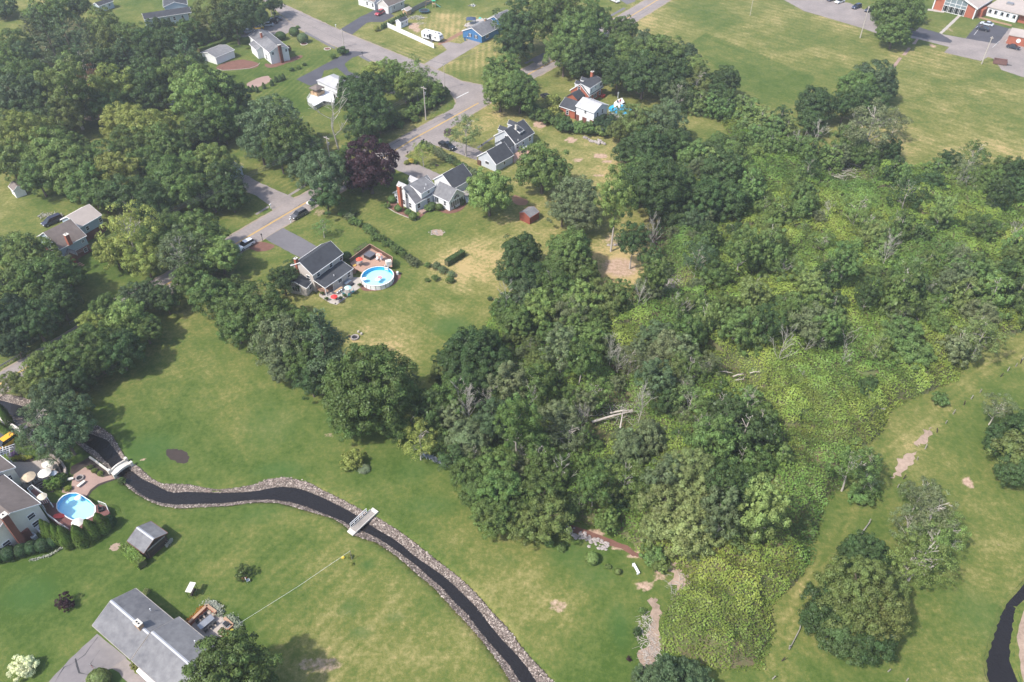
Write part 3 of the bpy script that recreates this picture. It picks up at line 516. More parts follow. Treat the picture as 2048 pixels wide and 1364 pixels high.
# beds, patches of bare earth with a shape of their own
BEDS = [('mulch_bed', 'mulch_dark', [(329,901),(338,898),(352,897),(368,902),(379,911),(378,922),(368,929),(352,924),(336,915)]), ('sand_strip', 'sand', [(1864,855),(1863,870),(1850,888),(1838,897),(1830,890),(1845,868),(1855,858)]), ('sand_strip', 'sand', [(1832,900),(1833,915),(1820,932),(1805,948),(1792,956),(1782,953),(1792,934),(1806,914)]),
        ('gravel_wash', 'sand', [(1310,1195),(1318,1206),(1314,1235),(1320,1262),(1318,1300),(1300,1345),(1275,1348),(1282,1310),(1295,1265),(1302,1225),(1304,1200)]), ('gravel_wash', 'sand', [(1345,1165),(1356,1182),(1340,1208),(1355,1200),(1378,1175),(1382,1160),(1362,1145),(1355,1118),(1330,1120)]),
        ('mulch_bed', 'mulch', [(1110,1040),(1128,1055),(1160,1070),(1200,1085),(1250,1100),(1275,1118),(1278,1106),(1240,1085),(1200,1070),(1160,1055)]), ('mulch_bed', 'mulch', [(868,902),(885,915),(905,925),(925,945),(932,940),(915,915),(890,900)]),
        ('mulch_bed', 'mulch', [(773,414),(772,403),(783,395),(800,412),(822,428),(840,436),(838,426),(868,414),(890,420),(912,418),(930,402),(934,407),(925,420),(902,429),(880,424),(866,418),(850,428),(832,440),(812,433),(790,424)]), ('mulch_bed', 'mulch', [(500,487),(512,483),(528,484),(550,490),(548,497),(530,503),(510,503),(497,497)]),
        ('mulch_bed', 'mulch', [(430,136),(445,126),(480,118),(505,122),(520,128),(514,136),(490,138),(460,141),(440,140)]), ('mulch_bed', 'mulch', [(528,126),(545,130),(565,122),(590,112),(610,110),(600,118),(570,128),(545,136),(532,135)]), ('mulch_bed', 'mulch_dark', [(887,262),(893,256),(903,257),(907,266),(900,272),(889,272)]),
        ('pool_surround', 'mulch', [(720,560),(718,575),(727,582),(748,583),(768,578),(790,570),(803,553),(800,543),(770,540)]), ('sand_court', 'paver_red', [(488,168),(530,150),(541,155),(545,162),(508,178),(505,177)]), ('garden_bed', 'soil', [(1024,388),(1048,396),(1058,404),(1050,412),(1025,408)]),
        ('garden_plot', 'sand', [(862,460),(872,458),(885,461),(889,468),(880,472),(866,470)]), ('tree_ring', 'sand', [(218,1095),(226,1087),(238,1086),(242,1093),(235,1101),(222,1102)]), ('brush_floor', 'stone', [(1318,562),(1330,552),(1348,556),(1352,572),(1345,585),(1325,588)]), ('soil_strip', 'soil', [(902,74),(925,60),(930,66),(880,92),(872,88)]),
        ('mulch_bed', 'mulch_dark', [(700,60),(704,58),(709,60),(706,64)]), ('mulch_bed', 'mulch_dark', [(814,328),(826,320),(838,321),(836,327),(822,334)]), ('mulch_ring', 'mulch_dark', [(868,330),(875,328),(880,331),(874,334)])]
for nm, m_, p in BEDS: sheet(nm, p, .022, m_, jit=.34 if nm in ('sand_strip', 'gravel_wash') else .10, step=.5, smooth=2)
# ------------------------------------------------------------ undergrowth: vines, brambles, goldenrod
bx0, by0 = np.min(np.array(WPOLY), 0); bx1, by1 = np.max(np.array(WPOLY), 0)
def cells(x, y, s, seed):                  # rounded plants on a jittered grid: dome height 0..1 and a random number per plant
    x = np.asarray(x) / s; y = np.asarray(y) / s; xi = np.floor(x).astype(np.int64); yi = np.floor(y).astype(np.int64); best = np.full(x.shape, 9.); rid = np.zeros(x.shape)
    def h(a, b, k):
        n = (a * 374761393 + b * 668265263 + k * 974634777) & 0x7fffffff; n = ((n ^ (n >> 13)) * 1274126177) & 0x7fffffff; return ((n ^ (n >> 16)) & 0xffff) / 65535.
    for i in (-1, 0, 1):
        for j in (-1, 0, 1):
            a, b = xi + i, yi + j; rad = .55 + .75 * h(a, b, seed + 2); d = ((x - a - h(a, b, seed)) ** 2 + (y - b - h(a, b, seed + 1)) ** 2) / rad; m = d < best; best = np.where(m, d, best); rid = np.where(m, h(a, b, seed + 3), rid)
    return np.sqrt(np.clip(1 - best * 1.1, 0, 1)), rid
def thicket_h(x, y):
    vine = 1. / (1. + np.exp(-((x - 6 - (y - 90) * .12) / 6.)))        # taller vine mounds to the right
    h = .25 + .7 * vnoise(x, y, 3., 1) + vine * (4.2 * np.clip(vnoise(x, y, 9., 2) - .25, 0, 1) ** 1.3 + 1.3 * vnoise(x, y, 3.4, 4)) + .35 * vnoise(x, y, 1.1, 5)
    for ox, oy, orr in OPEN: h = h * (1 - .85 * np.exp(-(((x - ox) ** 2 + (y - oy) ** 2) / orr ** 2) ** 2))
    d1, r1 = cells(x, y, 4.2, 11); d2, r2 = cells(x, y, 1.9, 21)
    k_ = 1.
    for ox, oy, orr in OPEN: k_ = k_ * (1 - .85 * np.exp(-(((x - ox) ** 2 + (y - oy) ** 2) / orr ** 2) ** 2))
    return h * .75 + k_ * (d1 * (.5 + 1.7 * vine * r1) + d2 * (.35 + .5 * r2))
OPEN = [(*tuple(G(a, b))[:2], c) for a, b, c in ((1225, 832, 7.), (1478, 752, 5.), (1338, 568, 6.), (1300, 478, 6.), (1240, 735, 4.), (1340, 820, 4.), (1690, 345, 9.), (1790, 480, 4.), (1265, 600, 4.), (1170, 880, 5.))]
def edgef(x, y): return np.clip((segdist(x, y, WPOLY) + 2.2 * (vnoise(x, y, 3., 77) - .5)) / 3.6, .03, 1) ** .6
gx = np.arange(bx0, bx1, .8); gy = np.arange(by0, by1, .8); GX, GY = np.meshgrid(gx, gy); ins = inpoly(GX, GY, WPOLY)
hh = np.full(GX.shape, -.4); hh[ins] = thicket_h(GX[ins], GY[ins]) * edgef(GX[ins], GY[ins]) - .75
k = len(gx); i0 = (np.arange(len(gy) - 1)[:, None] * k + np.arange(k - 1)[None, :]); keep = (ins[:-1, :-1] | ins[1:, 1:])
i0 = i0[keep]; F = np.stack([i0, i0 + 1, i0 + k + 1, i0 + k], 1); V = np.stack([GX.ravel(), GY.ravel(), hh.ravel()], 1); used = np.unique(F); rem = np.full(len(V), -1); rem[used] = np.arange(len(used))
M['thicket_floor'] = mat('thicket_floor', (.09, .13, .04), c2=(.13, .095, .06), scale=.9, rough=1.)
tag(mesh_np('thicket_base', V[used], rem[F], M['thicket_floor'], smooth=True), kind='structure')
def leafquads(P, Nrm, size, rng, asp=.75):
    n = len(P); t = rng.normal(size=(n, 3)); t -= (t * Nrm).sum(1, keepdims=True) * Nrm; t /= np.linalg.norm(t, axis=1, keepdims=True) + 1e-9; b = np.cross(Nrm, t); s = size[:, None] * .5
    V = np.stack([P - t * s - b * s * asp, P + t * s - b * s * asp, P + t * s + b * s * asp, P - t * s + b * s * asp], 1).reshape(-1, 3); F = np.arange(4 * n).reshape(-1, 4); return V, F
n = 1150000; x = rr.uniform(bx0, bx1, n); y = rr.uniform(by0, by1, n); ok = inpoly(x, y, WPOLY); x, y = x[ok], y[ok]
patchy = vnoise(x, y, 4.5, 8) + .3 * (x > 10); ok = (patchy > .22) | (rr.random(len(x)) < .6)
for ox, oy, orr in OPEN: ok &= (((x - ox) ** 2 + (y - oy) ** 2) > (orr * .9) ** 2) | (rr.random(len(x)) < .3)
x, y = x[ok], y[ok]
e = edgef(x, y); h = thicket_h(x, y) * e; eps = .3; gxn = (thicket_h(x + eps, y) - thicket_h(x - eps, y)) / (2 * eps); gyn = (thicket_h(x, y + eps) - thicket_h(x, y - eps)) / (2 * eps)
Nv = np.stack([-gxn, -gyn, np.ones_like(x)], 1) + rr.normal(0, .32, (len(x), 3)); Nv /= np.linalg.norm(Nv, axis=1, keepdims=True)
Pz = h + rr.uniform(-.30, .16, len(x)); P = np.stack([x + rr.normal(0, .25, len(x)), y + rr.normal(0, .25, len(x)), np.maximum(Pz, .05)], 1); sz = rr.uniform(.13, .30, len(x)) * (.8 + y / 400.)
yz = np.zeros(len(x), bool)
for poly in ([(1540,800),(1640,765),(1770,800),(1770,860),(1710,925),(1640,970),(1560,940)], [(1370,1180),(1560,1010),(1640,1040),(1600,1150),(1450,1230)]):
    q = [tuple(G(*p))[:2] for p in poly]; yz |= inpoly(x, y, q) & (.8 * vnoise(x, y, 5., 9) + .5 * rr.random(len(x)) > .80)
M['goldenrod_leaf'] = leafmat('goldenrod_leaf', [(.14, .22, .04), (.18, .25, .045), (.26, .295, .055), (.21, .27, .05), (.15, .22, .04)])
vine = x > (4 + (y - 90) * .12)
for nm, sel, mm, lb, ct in (('goldenrod', yz, M['goldenrod_leaf'], 'yellow green goldenrod and weeds in bloom along the thicket edge', 'weeds'), ('vine_thicket', ~yz & vine, UND, 'bright green vines and brambles carpeting the ground between the trees', 'undergrowth'), ('woodland_undergrowth', ~yz & ~vine, UND, 'low green brush and saplings on the floor of the woodland', 'undergrowth')):
    v, f = leafquads(P[sel], Nv[sel], sz[sel], rr); o_ = tag(mesh_np(nm, v, f, mm), lb, ct, kind='stuff'); pv = .55 * cells(x[sel], y[sel], 4.2, 11)[1] + .45 * cells(x[sel], y[sel], 1.9, 21)[1]; at_ = o_.data.attributes.new('pv', 'FLOAT', 'POINT'); at_.data.foreach_set('value', np.repeat(pv, 4).astype(np.float32))
# ------------------------------------------------------------ tree prototypes (unit crown radius, foot at the origin)
def rdir(rng, n):
    d = rng.normal(size=(n, 3)); return d / np.linalg.norm(d, axis=1, keepdims=True)
def crown(seed, nc, nl, ls, cz, sv, rc=.2, low=-.35, gap=0., inner=700, ragged=.12):
    """clumps of leaves spread over an uneven ellipsoid"""
    g = np.random.default_rng(seed); P, Nn, S = [], [], []
    lob = rdir(g, 7); lamp = g.uniform(.0, .30, 7)
    k = 0
    while k < nc:
        d = rdir(g, 1)[0]
        if d[2] < low + g.uniform(-.2, .2): continue
        if gap and vnoise(np.array([d[0] * 2 + seed]), np.array([d[1] * 2 + d[2]]), .45, seed)[0] < gap: continue
        rad = .80 + ragged * g.normal() + (np.clip(lob @ d, 0, 1) ** 3 * lamp).sum() * .6; rad = min(max(rad, .5), 1.12)
        c = d * rad * np.array([1, 1, sv]) + np.array([0, 0, cz]); r = rc * g.uniform(.65, 1.35)
        u = rdir(g, nl) + .55 * d + np.array([0, 0, .35]); u /= np.linalg.norm(u, axis=1, keepdims=True)
        P.append(c + u * r * g.uniform(.6, 1.08, (nl, 1)) * np.array([1, 1, .8])); m = u * 1. + rdir(g, nl) * .55; Nn.append(m); S.append(g.uniform(.65, 1.3, nl) * ls); k += 1
    u = rdir(g, inner); P.append(u * g.uniform(.25, .72, (inner, 1)) * np.array([1, 1, sv]) + np.array([0, 0, cz])); Nn.append(u + rdir(g, inner) * .8); S.append(np.full(inner, ls * 2.4))
    P = np.concatenate(P); Nn = np.concatenate(Nn); Nn /= np.linalg.norm(Nn, axis=1, keepdims=True); return leafquads(P, Nn, np.concatenate(S), g)
def pine(seed, H=3.3, base=.25, nwh=13, ls=.075, bl=None):
    g = np.random.default_rng(seed); P, Nn, S = [], [], []
    for w in range(nwh):
        t = w / (nwh - 1); z = H * (base + (1 - base) * t); L = (1 - t) ** .75 * 1.0 + .12; nb = int(7 - 3 * t)
        for b in range(nb):
            a = g.uniform(0, 6.28); l = L * g.uniform(.55, 1.15); nl = int(75 * l) + 14; s = g.uniform(.1, 1, nl) ** .7
            p = np.stack([np.cos(a) * s * l, np.sin(a) * s * l, z + (.22 * s ** 2 - .06) * l], 1); side = np.array([-np.sin(a), np.cos(a), 0]); p += side * (g.normal(0, .13, (nl, 1)) * l * (.35 + s[:, None] * .8)); p[:, 2] += g.normal(0, .035, nl)
            P.append(p); m = np.tile(np.array([0, 0, 1.]), (nl, 1)) + rdir(g, nl) * .75; Nn.append(m); S.append(g.uniform(.7, 1.4, nl) * ls)
    P = np.concatenate(P); Nn = np.concatenate(Nn); Nn /= np.linalg.norm(Nn, axis=1, keepdims=True); return leafquads(P, Nn, np.concatenate(S), g, .45)
def cone(seed, H=3.2, n=2600, ls=.13, belly=.35, top=.06):
    g = np.random.default_rng(seed); t = g.random(n) ** .85; a = g.uniform(0, 6.28, n); r = np.where(t < belly, .82 + .18 * t / belly, top + (1 - top) * (1 - (np.clip(t - belly, 0, 1) / (1 - belly)) ** 1.35)); r = r * (1 + .07 * np.sin(a * 5 + t * 9))
    P = np.stack([np.cos(a) * r, np.sin(a) * r, t * H], 1) + g.normal(0, .035, (n, 3)); Nn = np.stack([np.cos(a), np.sin(a), np.full(n, .45)], 1) + rdir(g, n) * .45; Nn /= np.linalg.norm(Nn, axis=1, keepdims=True); return leafquads(P, Nn, g.uniform(.7, 1.3, n) * ls, g)
def ball(seed, n=1800, ls=.14, sv=.85):
    g = np.random.default_rng(seed); u = rdir(g, n); u[:, 2] = np.where(u[:, 2] < -.6, -u[:, 2], u[:, 2]); P = u * (1 + g.normal(0, .03, (n, 1))) * np.array([1, 1, sv]) + np.array([0, 0, sv * .9]); Nn = u + rdir(g, n) * .4; Nn /= np.linalg.norm(Nn, axis=1, keepdims=True); return leafquads(P, Nn, g.uniform(.7, 1.3, n) * ls, g)
def limbs(seed, zf, zt, r0, nb=9, spread=.75, lean=.05, sub=2, twigs=0, rmin=.012, zlow=.45):
    """tapered trunk with limbs as one mesh"""
    g = random.Random(seed); mb = MB(); top = Vector((g.uniform(-lean, lean), g.uniform(-lean, lean), zt)); m1 = Vector((g.uniform(-lean, lean), g.uniform(-lean, lean), zt * .5))
    pts = [Vector((0, 0, -.05)), Vector((0, 0, zf * .3)), m1, top]; mb.tube(pts, [r0 * 1.25, r0, r0 * .62, r0 * .22], 7)
    for i in range(nb):
        t = zlow + (1 - zlow) * (i + g.random()) / nb; z = zt * t; a = g.uniform(0, 6.28); L = spread * (1.15 - t * .55) * g.uniform(.7, 1.15); p0 = m1.lerp(top, max(0, (t - .5) * 2)) if t > .5 else Vector((m1.x * t * 2, m1.y * t * 2, z))
        d = Vector((math.cos(a), math.sin(a), g.uniform(.5, 1.2))).normalized(); p1 = p0 + d * L * .5 + Vector((g.uniform(-.06, .06), g.uniform(-.06, .06), 0)); p2 = p1 + (d + Vector((g.uniform(-.3, .3), g.uniform(-.3, .3), g.uniform(0, .4)))).normalized() * L * .55
        ra = r0 * .42 * (1.2 - t * .6); mb.tube([p0, p1, p2], [ra, ra * .6, rmin], 5, cap=False)
        for j in range(sub):
            q0 = p0.lerp(p1, g.uniform(.4, 1)) if g.random() < .5 else p1.lerp(p2, g.uniform(.1, .7)); e = (d + Vector((g.uniform(-.9, .9), g.uniform(-.9, .9), g.uniform(-.1, .7)))).normalized(); q1 = q0 + e * L * g.uniform(.3, .55); mb.tube([q0, q0.lerp(q1, .5) + Vector((0, 0, .02)), q1], [ra * .4, ra * .28, rmin * .7], 4, cap=False)
            for k in range(twigs):
                w0 = q0.lerp(q1, g.uniform(.3, .95)); w1 = w0 + (e + Vector((g.uniform(-1, 1), g.uniform(-1, 1), g.uniform(-.4, .8)))).normalized() * L * g.uniform(.15, .3); mb.tube([w0, w1], [rmin * .7, rmin * .4], 3, cap=False)
    return mb
TP = {}       # kind -> list of (crown mesh, trunk mesh, centre height)
def mk(kind, cr, tr, cz):
    me_c = None
    if cr is not None: o = mesh_np('crown', cr[0], cr[1], FOL); me_c = o.data; bpy.data.objects.remove(o)
    me_t = None
    if tr is not None: o = tr[0].build('trunk', M[tr[1]]); me_t = o.data; bpy.data.objects.remove(o)
    TP.setdefault(kind, []).append((me_c, me_t, cz))
for s in range(4): mk('M', crown(11 + s, 130, 105, .05, 1.2, .92, .19, -.5, 0., 900), (limbs(s, .5, 1.5, .07, 6, .5, sub=1), 'bark'), 1.2)
for s in range(4): mk('O', crown(31 + s, 95, 105, .05, 1.3, .95, .20, -.45, .22, 600, .2), (limbs(20 + s, .6, 1.8, .065, 8, .75, sub=2), 'bark'), 1.3)
for s in range(3): mk('T', crown(51 + s, 80, 100, .055, 2.3, 1.15, .20, -.6, .30, 350, .24), (limbs(40 + s, 1.2, 2.7, .06, 8, .7, .1, 2, zlow=.4), 'bark_pale'), 2.3)
for s in range(3): mk('S', crown(71 + s, 70, 62, .046, 1.55, .95, .20, -.6, .38, 40, .26), (limbs(60 + s, .7, 2.1, .045, 11, .85, .12, 3, 1, zlow=.3), 'bark_pale'), 1.55)
for s in range(2): mk('P', pine(90 + s), (limbs(90 + s, 1., 3.1, .05, 4, .5, .03, 0), 'bark'), 1.9)
for s in range(3): mk('B', crown(101 + s, 48, 70, .08, .62, .72, .24, -.35, .05, 400, .14), (limbs(110 + s, .2, .8, .05, 5, .5, sub=0), 'bark'), .62)
for s in range(2): mk('U', crown(121 + s, 120, 90, .052, 1.15, .95, .17, -.5, .05, 900, .1), (limbs(130 + s, .4, 1.5, .07, 6, .5, sub=1), 'bark'), 1.15)
for s in range(2): mk('MX', crown(211 + s, 230, 130, .034, 1.2, .92, .155, -.5, 0., 1800), (limbs(s, .5, 1.5, .07, 6, .5, sub=1), 'bark'), 1.2)
mk('OX', crown(231, 200, 130, .034, 1.3, .95, .155, -.45, .2, 1500, .2), (limbs(20, .6, 1.8, .065, 8, .75, sub=2), 'bark'), 1.3)
mk('A', cone(140), (limbs(140, .2, 1.5, .05, 0), 'bark'), 1.6); mk('C', ball(150), (limbs(150, .1, .6, .08, 0), 'bark'), .8)
mk('K', crown(161, 34, 60, .085, .9, 1.0, .24, -.7, 0, 300, .1), (limbs(161, .1, 1., .05, 4, .4, sub=0), 'bark'), .9)
for s in range(4): mk('D', None, (limbs(170 + s, .5, 2.0, .038, [8, 11, 13, 16][s], 1.1, [.3, .15, .1, .2][s], 3, [1, 2, 3, 3][s], .011, .3), 'dead_wood'), 1.2)
for s in range(2): mk('V', crown(181 + s, 75, 80, .068, .95, 1.25, .22, -.9, .1, 500, .2), (limbs(190 + s, .5, 2.2, .05, 7, .5, sub=1), 'bark_pale'), .95)   # vine clad stump
TINT = dict(dk=(.046, .080, .022), md=(.078, .122, .027), lt=(.120, .172, .038), yl=(.165, .190, .036), bl=(.066, .104, .042), ol=(.098, .124, .030), gy=(.105, .132, .055), pu=(.040, .018, .024), pale=(.145, .185, .058), cream=(.62, .60, .36), vn=(.092, .148, .036), br=(.15, .075, .04), gold=(.45, .36, .05), vl=(.125, .175, .045), dd=(.028, .050, .020))
CNAME = dict(dk='dark green', md='mid green', lt='light green', yl='yellow green', bl='blue green', ol='olive green', gy='grey green', pu='purple leaved', pale='pale silvery green', cream='cream flowering', vn='fresh green', br='brown', gold='golden', vl='bright green', dd='very dark green')
KNAME = dict(M=('broadleaf_tree', 'broadleaf'), O=('oak_tree', 'spreading broadleaf'), T=('woodland_tree', 'tall trunked'), S=('thin_tree', 'thin airy'), P=('pine_tree', 'feathery pine'), B=('shrub', 'bushy'), U=('maple_tree', 'dense purple leaved maple'), A=('arborvitae', 'cone shaped'), C=('clipped_shrub', 'clipped round'), K=('shrub', 'upright'), D=('dead_tree', 'leafless dead tree'), V=('vine_clad_tree', 'vine smothered'))
TREES = []; rt = random.Random(3)
def tree(px, py, rpx, kind='M', tint='md', label=None, h=1., ground=False, r=None):
    alts = TP[kind + 'X'] if kind in 'MO' and rpx >= 52 else TP[kind]; me_c, me_t, cz = rt.choice(alts); Rm = r or 4.
    for _ in range(4):
        g = G(px, py, 0 if ground else cz * Rm * h)
        if r is None: Rm = rpx * depth(Vector((g.x, g.y, cz * Rm * h))) / FPX
    nm, ks = KNAME[kind]; root = thing(nm, (g.x, g.y, 0), None, 'tree', None, rt.uniform(0, 6.28)); root.scale = (Rm * rt.uniform(.93, 1.07), Rm * rt.uniform(.93, 1.07), Rm * h)
    c = TINT[tint]; v = rt.uniform(.84, 1.18) * 1.45; c = tuple(.93 * q_ + .07 * c[1] for q_ in c)
    if me_c is not None:
        o = bpy.data.objects.new('crown', me_c); col.objects.link(o); o.parent = root; o.color = (c[0] * v * rt.uniform(.93, 1.07), c[1] * v, c[2] * v, 1)
    o = bpy.data.objects.new('trunk', me_t); col.objects.link(o); o.parent = root
    TREES.append(dict(o=root, px=px, py=py, kind=kind, tint=tint, label=label, r=rpx)); return root
T = []
def L_(s):
    for w in s.split(';'):
        w = w.strip()
        if not w: continue
        p = w.split(); x, y, r = float(p[0]), float(p[1]), float(p[2]); k = p[3] if len(p) > 3 else 'M'; t = p[4] if len(p) > 4 else 'md'; h = float(p[5]) if len(p) > 5 else 1.
        T.append((x, y, r, k, t, h))
# far left wood
L_("5 20 26 B dk;28 92 30 O md;58 62 24 P gy;100 32 40 O md;150 14 30 O dk;75 48 26 P bl;98 78 36 P bl;128 60 32 P bl;18 122 32 M md;52 112 26 O bl;55 158 40 M md;14 165 30 M bl;30 200 44 O bl;72 195 38 O bl;58 232 34 M dk;90 228 34 O dk;15 235 28 M bl")
L_("165 72 28 P bl;188 108 32 P gy;160 112 28 P bl;142 130 26 T dk;205 58 36 O ol;214 95 34 M ol;226 128 34 M dk;250 112 30 P bl;240 88 24 M md;270 78 32 M md;298 90 30 O dk;322 62 26 O dk;346 88 32 M dk;374 64 24 O md;386 80 22 B md;412 72 20 B md;330 105 22 B dk;300 118 24 B dk;428 32 34 O ol;468 42 36 O dk;448 62 24 B md;498 12 30 O dk;516 34 20 M dk;545 8 20 O dk")
L_("130 165 44 T ol;112 190 36 O ol;150 205 36 O ol;132 232 34 O ol;178 160 26 S br;228 175 44 M yl;245 200 28 M lt;212 215 30 M md;300 165 42 O dk;325 190 28 O dk;285 188 28 O bl;270 210 22 M md;372 112 32 P bl;398 132 30 P bl;352 138 26 P bl;368 162 44 O md;402 192 50 O lt;440 188 40 O dk;424 236 44 M md;466 200 30 M dk;396 262 34 M dk;410 292 24 B dd;472 235 24 O dk;448 262 24 M dk")
L_("14 252 30 O ol;46 282 54 M yl;18 322 42 M lt;98 304 46 M lt;134 335 48 M lt;76 355 36 M md;152 292 26 M md;108 270 26 M md;242 246 36 M yl;300 262 46 M yl;332 292 42 M md;268 292 40 M md;198 326 40 M md;244 346 44 M yl;182 372 42 M md;290 332 38 M md;342 352 44 M md;250 392 40 O dk;312 402 42 M dk;370 384 42 M md;390 342 34 M md;432 328 38 O lt;446 366 38 O dk;462 394 30 M dk;425 400 24 M dk;350 302 30 M md;205 395 30 M md;150 370 30 M md")
L_("540 248 50 O bl;520 288 36 O bl;576 282 44 O md;606 300 34 O dk;560 312 30 O dk;630 285 20 S dk;742 182 38 O dk;722 212 44 O dk;756 228 32 O dk;702 176 26 M dk;728 256 38 O dk;748 150 24 O yl;778 142 26 M lt;792 158 24 M md;832 152 34 S lt;822 172 28 M lt;852 168 24 S lt;870 180 18 M lt;810 186 18 M md")
L_("648 352 46 O bl;606 344 24 O bl;652 396 30 O dk;690 345 26 O dk;738 334 48 U pu 1.1;722 356 28 U pu;930 268 32 S pale;978 384 46 M lt;1085 336 48 M md;1008 148 38 M lt;1040 184 38 M md;1000 185 34 M lt;1040 50 44 O dk;1028 92 32 O dk;1108 40 52 O md;1152 74 48 M md;1184 40 38 M md;1128 108 36 O md;1168 120 38 M dk;845 305 20 S yl")
L_("1247 62 28 M md;1232 92 28 M md;1206 112 34 M dk;1252 112 36 M md;1290 100 34 M bl;1330 112 40 M md;1362 122 32 M bl;1236 150 34 M dk;1288 150 42 M dk;1340 158 40 M dk;1382 142 30 M lt;1392 168 28 S ol;1160 146 18 B lt;1448 165 30 M dk;1440 195 26 M dk;1455 205 22 M md;1352 190 26 S gy;1400 150 20 V vl")
L_("1742 162 38 M bl;1712 178 36 M md;1766 178 26 M bl;1738 205 34 M dk;1632 208 34 M dk;1622 245 26 M dk;1690 215 26 O dk;1745 258 48 S gy;1792 244 26 S gy;1700 285 30 M md;1728 310 26 M md;1775 300 24 M dk;1898 320 20 O dk;1952 312 26 S md;2006 338 26 O md;1985 365 26 M md;1870 345 22 V vn;2040 380 30 M dk")
L_("1272 246 34 O ol;1330 243 38 O bl;1288 292 36 M dk;1352 284 30 M dk;1254 306 26 M dk;1240 262 22 M ol;1310 300 30 M dk;1212 250 24 B dd;1108 204 18 B yl;1234 225 14 S ol;1390 310 30 M vn;1420 330 26 V vl")
L_("1310 378 62 M dk;1262 372 34 M dk;1350 362 36 M dk;1298 330 30 M dk;1442 345 40 M dk;1418 312 30 M dk;1470 318 26 M md;1410 400 42 M dk;1452 402 40 M dk;1350 420 34 M dk;1496 360 26 M md;1155 398 40 O gy;1125 420 30 O gy;1165 435 32 O gy;1232 400 36 T lt 1.5;1266 482 30 T dk;1300 515 22 T dk;1320 420 24 S gy;1385 440 28 M bl")
L_("1042 505 38 M dk;1028 545 36 O dk;1056 555 34 M dk;1142 502 44 M md;1160 545 34 M md;1118 535 34 M md;1010 618 30 M md;1032 645 34 M md;1076 618 38 M lt;1120 590 40 O md;1165 600 40 O lt;1212 600 38 O ol;1242 590 26 T md;1146 655 30 M lt;1190 640 28 M md;1098 668 24 M md")
L_("938 706 50 M dk;905 728 36 M dk;968 690 36 M dk;986 728 36 M dk;932 765 44 M dk;975 772 36 M dk;900 770 28 M dk;1005 790 30 M md")
L_("738 780 88 M md;790 850 34 M md;700 840 40 M md;820 760 26 S bl;260 462 50 S yl 1.1;228 505 34 M yl;290 520 34 O yl;320 480 34 M md;362 500 46 S gy;402 470 44 O md;350 455 34 M md;440 512 36 M lt;380 562 34 M md;424 590 38 O md;400 530 30 M md;470 575 24 B md")
L_("502 618 48 O md;452 615 30 M md;472 652 38 M md;542 640 42 O md;562 688 48 O gy;605 660 38 O md;645 680 54 P bl;600 722 38 M md;622 766 30 O dk;566 738 28 M gy;640 730 34 M dk;530 690 26 M md;566 562 28 O dk;590 540 22 O dk;540 600 22 B yl;560 620 18 B md;600 628 16 B lt;625 640 14 B md")
L_("58 512 46 M lt;98 560 50 M md;44 575 50 M md;118 605 38 M dk;14 500 30 M dk;22 635 44 M dd;70 645 42 M dk;130 545 30 M md;30 690 30 M dd;275 600 32 M bl;330 600 28 O dk;300 585 26 O dk;250 640 44 M lt;212 620 30 M md;290 660 30 M md;182 648 24 O yl;190 700 52 M md;134 722 48 M md;236 702 44 M dk;96 740 42 M lt;150 760 34 M dk;74 770 30 M ol;30 768 24 O ol;100 800 36 O bl;78 850 40 S bl;128 870 46 O bl;60 880 30 S bl;142 820 34 O bl;110 905 26 S bl")
L_("462 1368 88 M md;404 1384 40 M md;822 846 26 S yl;838 885 34 S yl;878 842 34 B vn;885 880 28 B vn;936 878 38 M gy;950 920 28 S gy;992 940 44 M md;1002 985 50 M md;962 985 38 M md;1030 1010 36 M md;985 1035 40 M md;1080 1000 44 O md;1098 1040 42 O ol;1055 1055 34 O ol;1125 1020 30 M dk;1040 880 26 M dk")
L_("1370 955 54 O pale;1400 1000 50 O pale;1330 1010 46 O pale;1372 1060 50 O pale;1310 1060 30 O pale;1410 1075 34 O pale;1288 985 22 M vl;1272 1010 18 M vl;1306 1110 24 B vn;1322 1130 18 B lt;1486 880 54 V dk;1450 850 40 V dk;1520 850 34 V md;1480 930 40 V md;1530 900 36 V md;1440 820 36 V dk;1490 815 34 V vn")
L_("1712 1196 74 O ol;1742 1226 60 O ol;1660 1216 46 O dk;1690 1270 46 M dk;1740 1278 44 M dk;1630 1240 30 M dk;1765 1180 40 O ol;1842 1118 50 S lt;1870 1090 40 S lt;1812 1135 34 S lt;1728 1100 34 M dk;1700 1112 26 M dk;1755 1112 26 M dk;1862 1030 46 S gy;1822 1050 34 S gy;1895 1060 34 S lt;1842 990 34 S gy;1745 925 26 S dk;1736 960 22 S bl;1722 995 22 B vn;1744 982 18 S md")
L_("2008 880 36 M dk;2038 905 46 M ol;2044 860 36 M dk;2030 940 34 M dk;1996 818 30 S gy;2070 880 50 M dk;1342 1358 44 M bl;1296 1360 30 M bl;1386 1362 32 M bl;1795 30 46 M md;1790 62 30 M md;1824 14 26 M md;1768 20 24 M md")
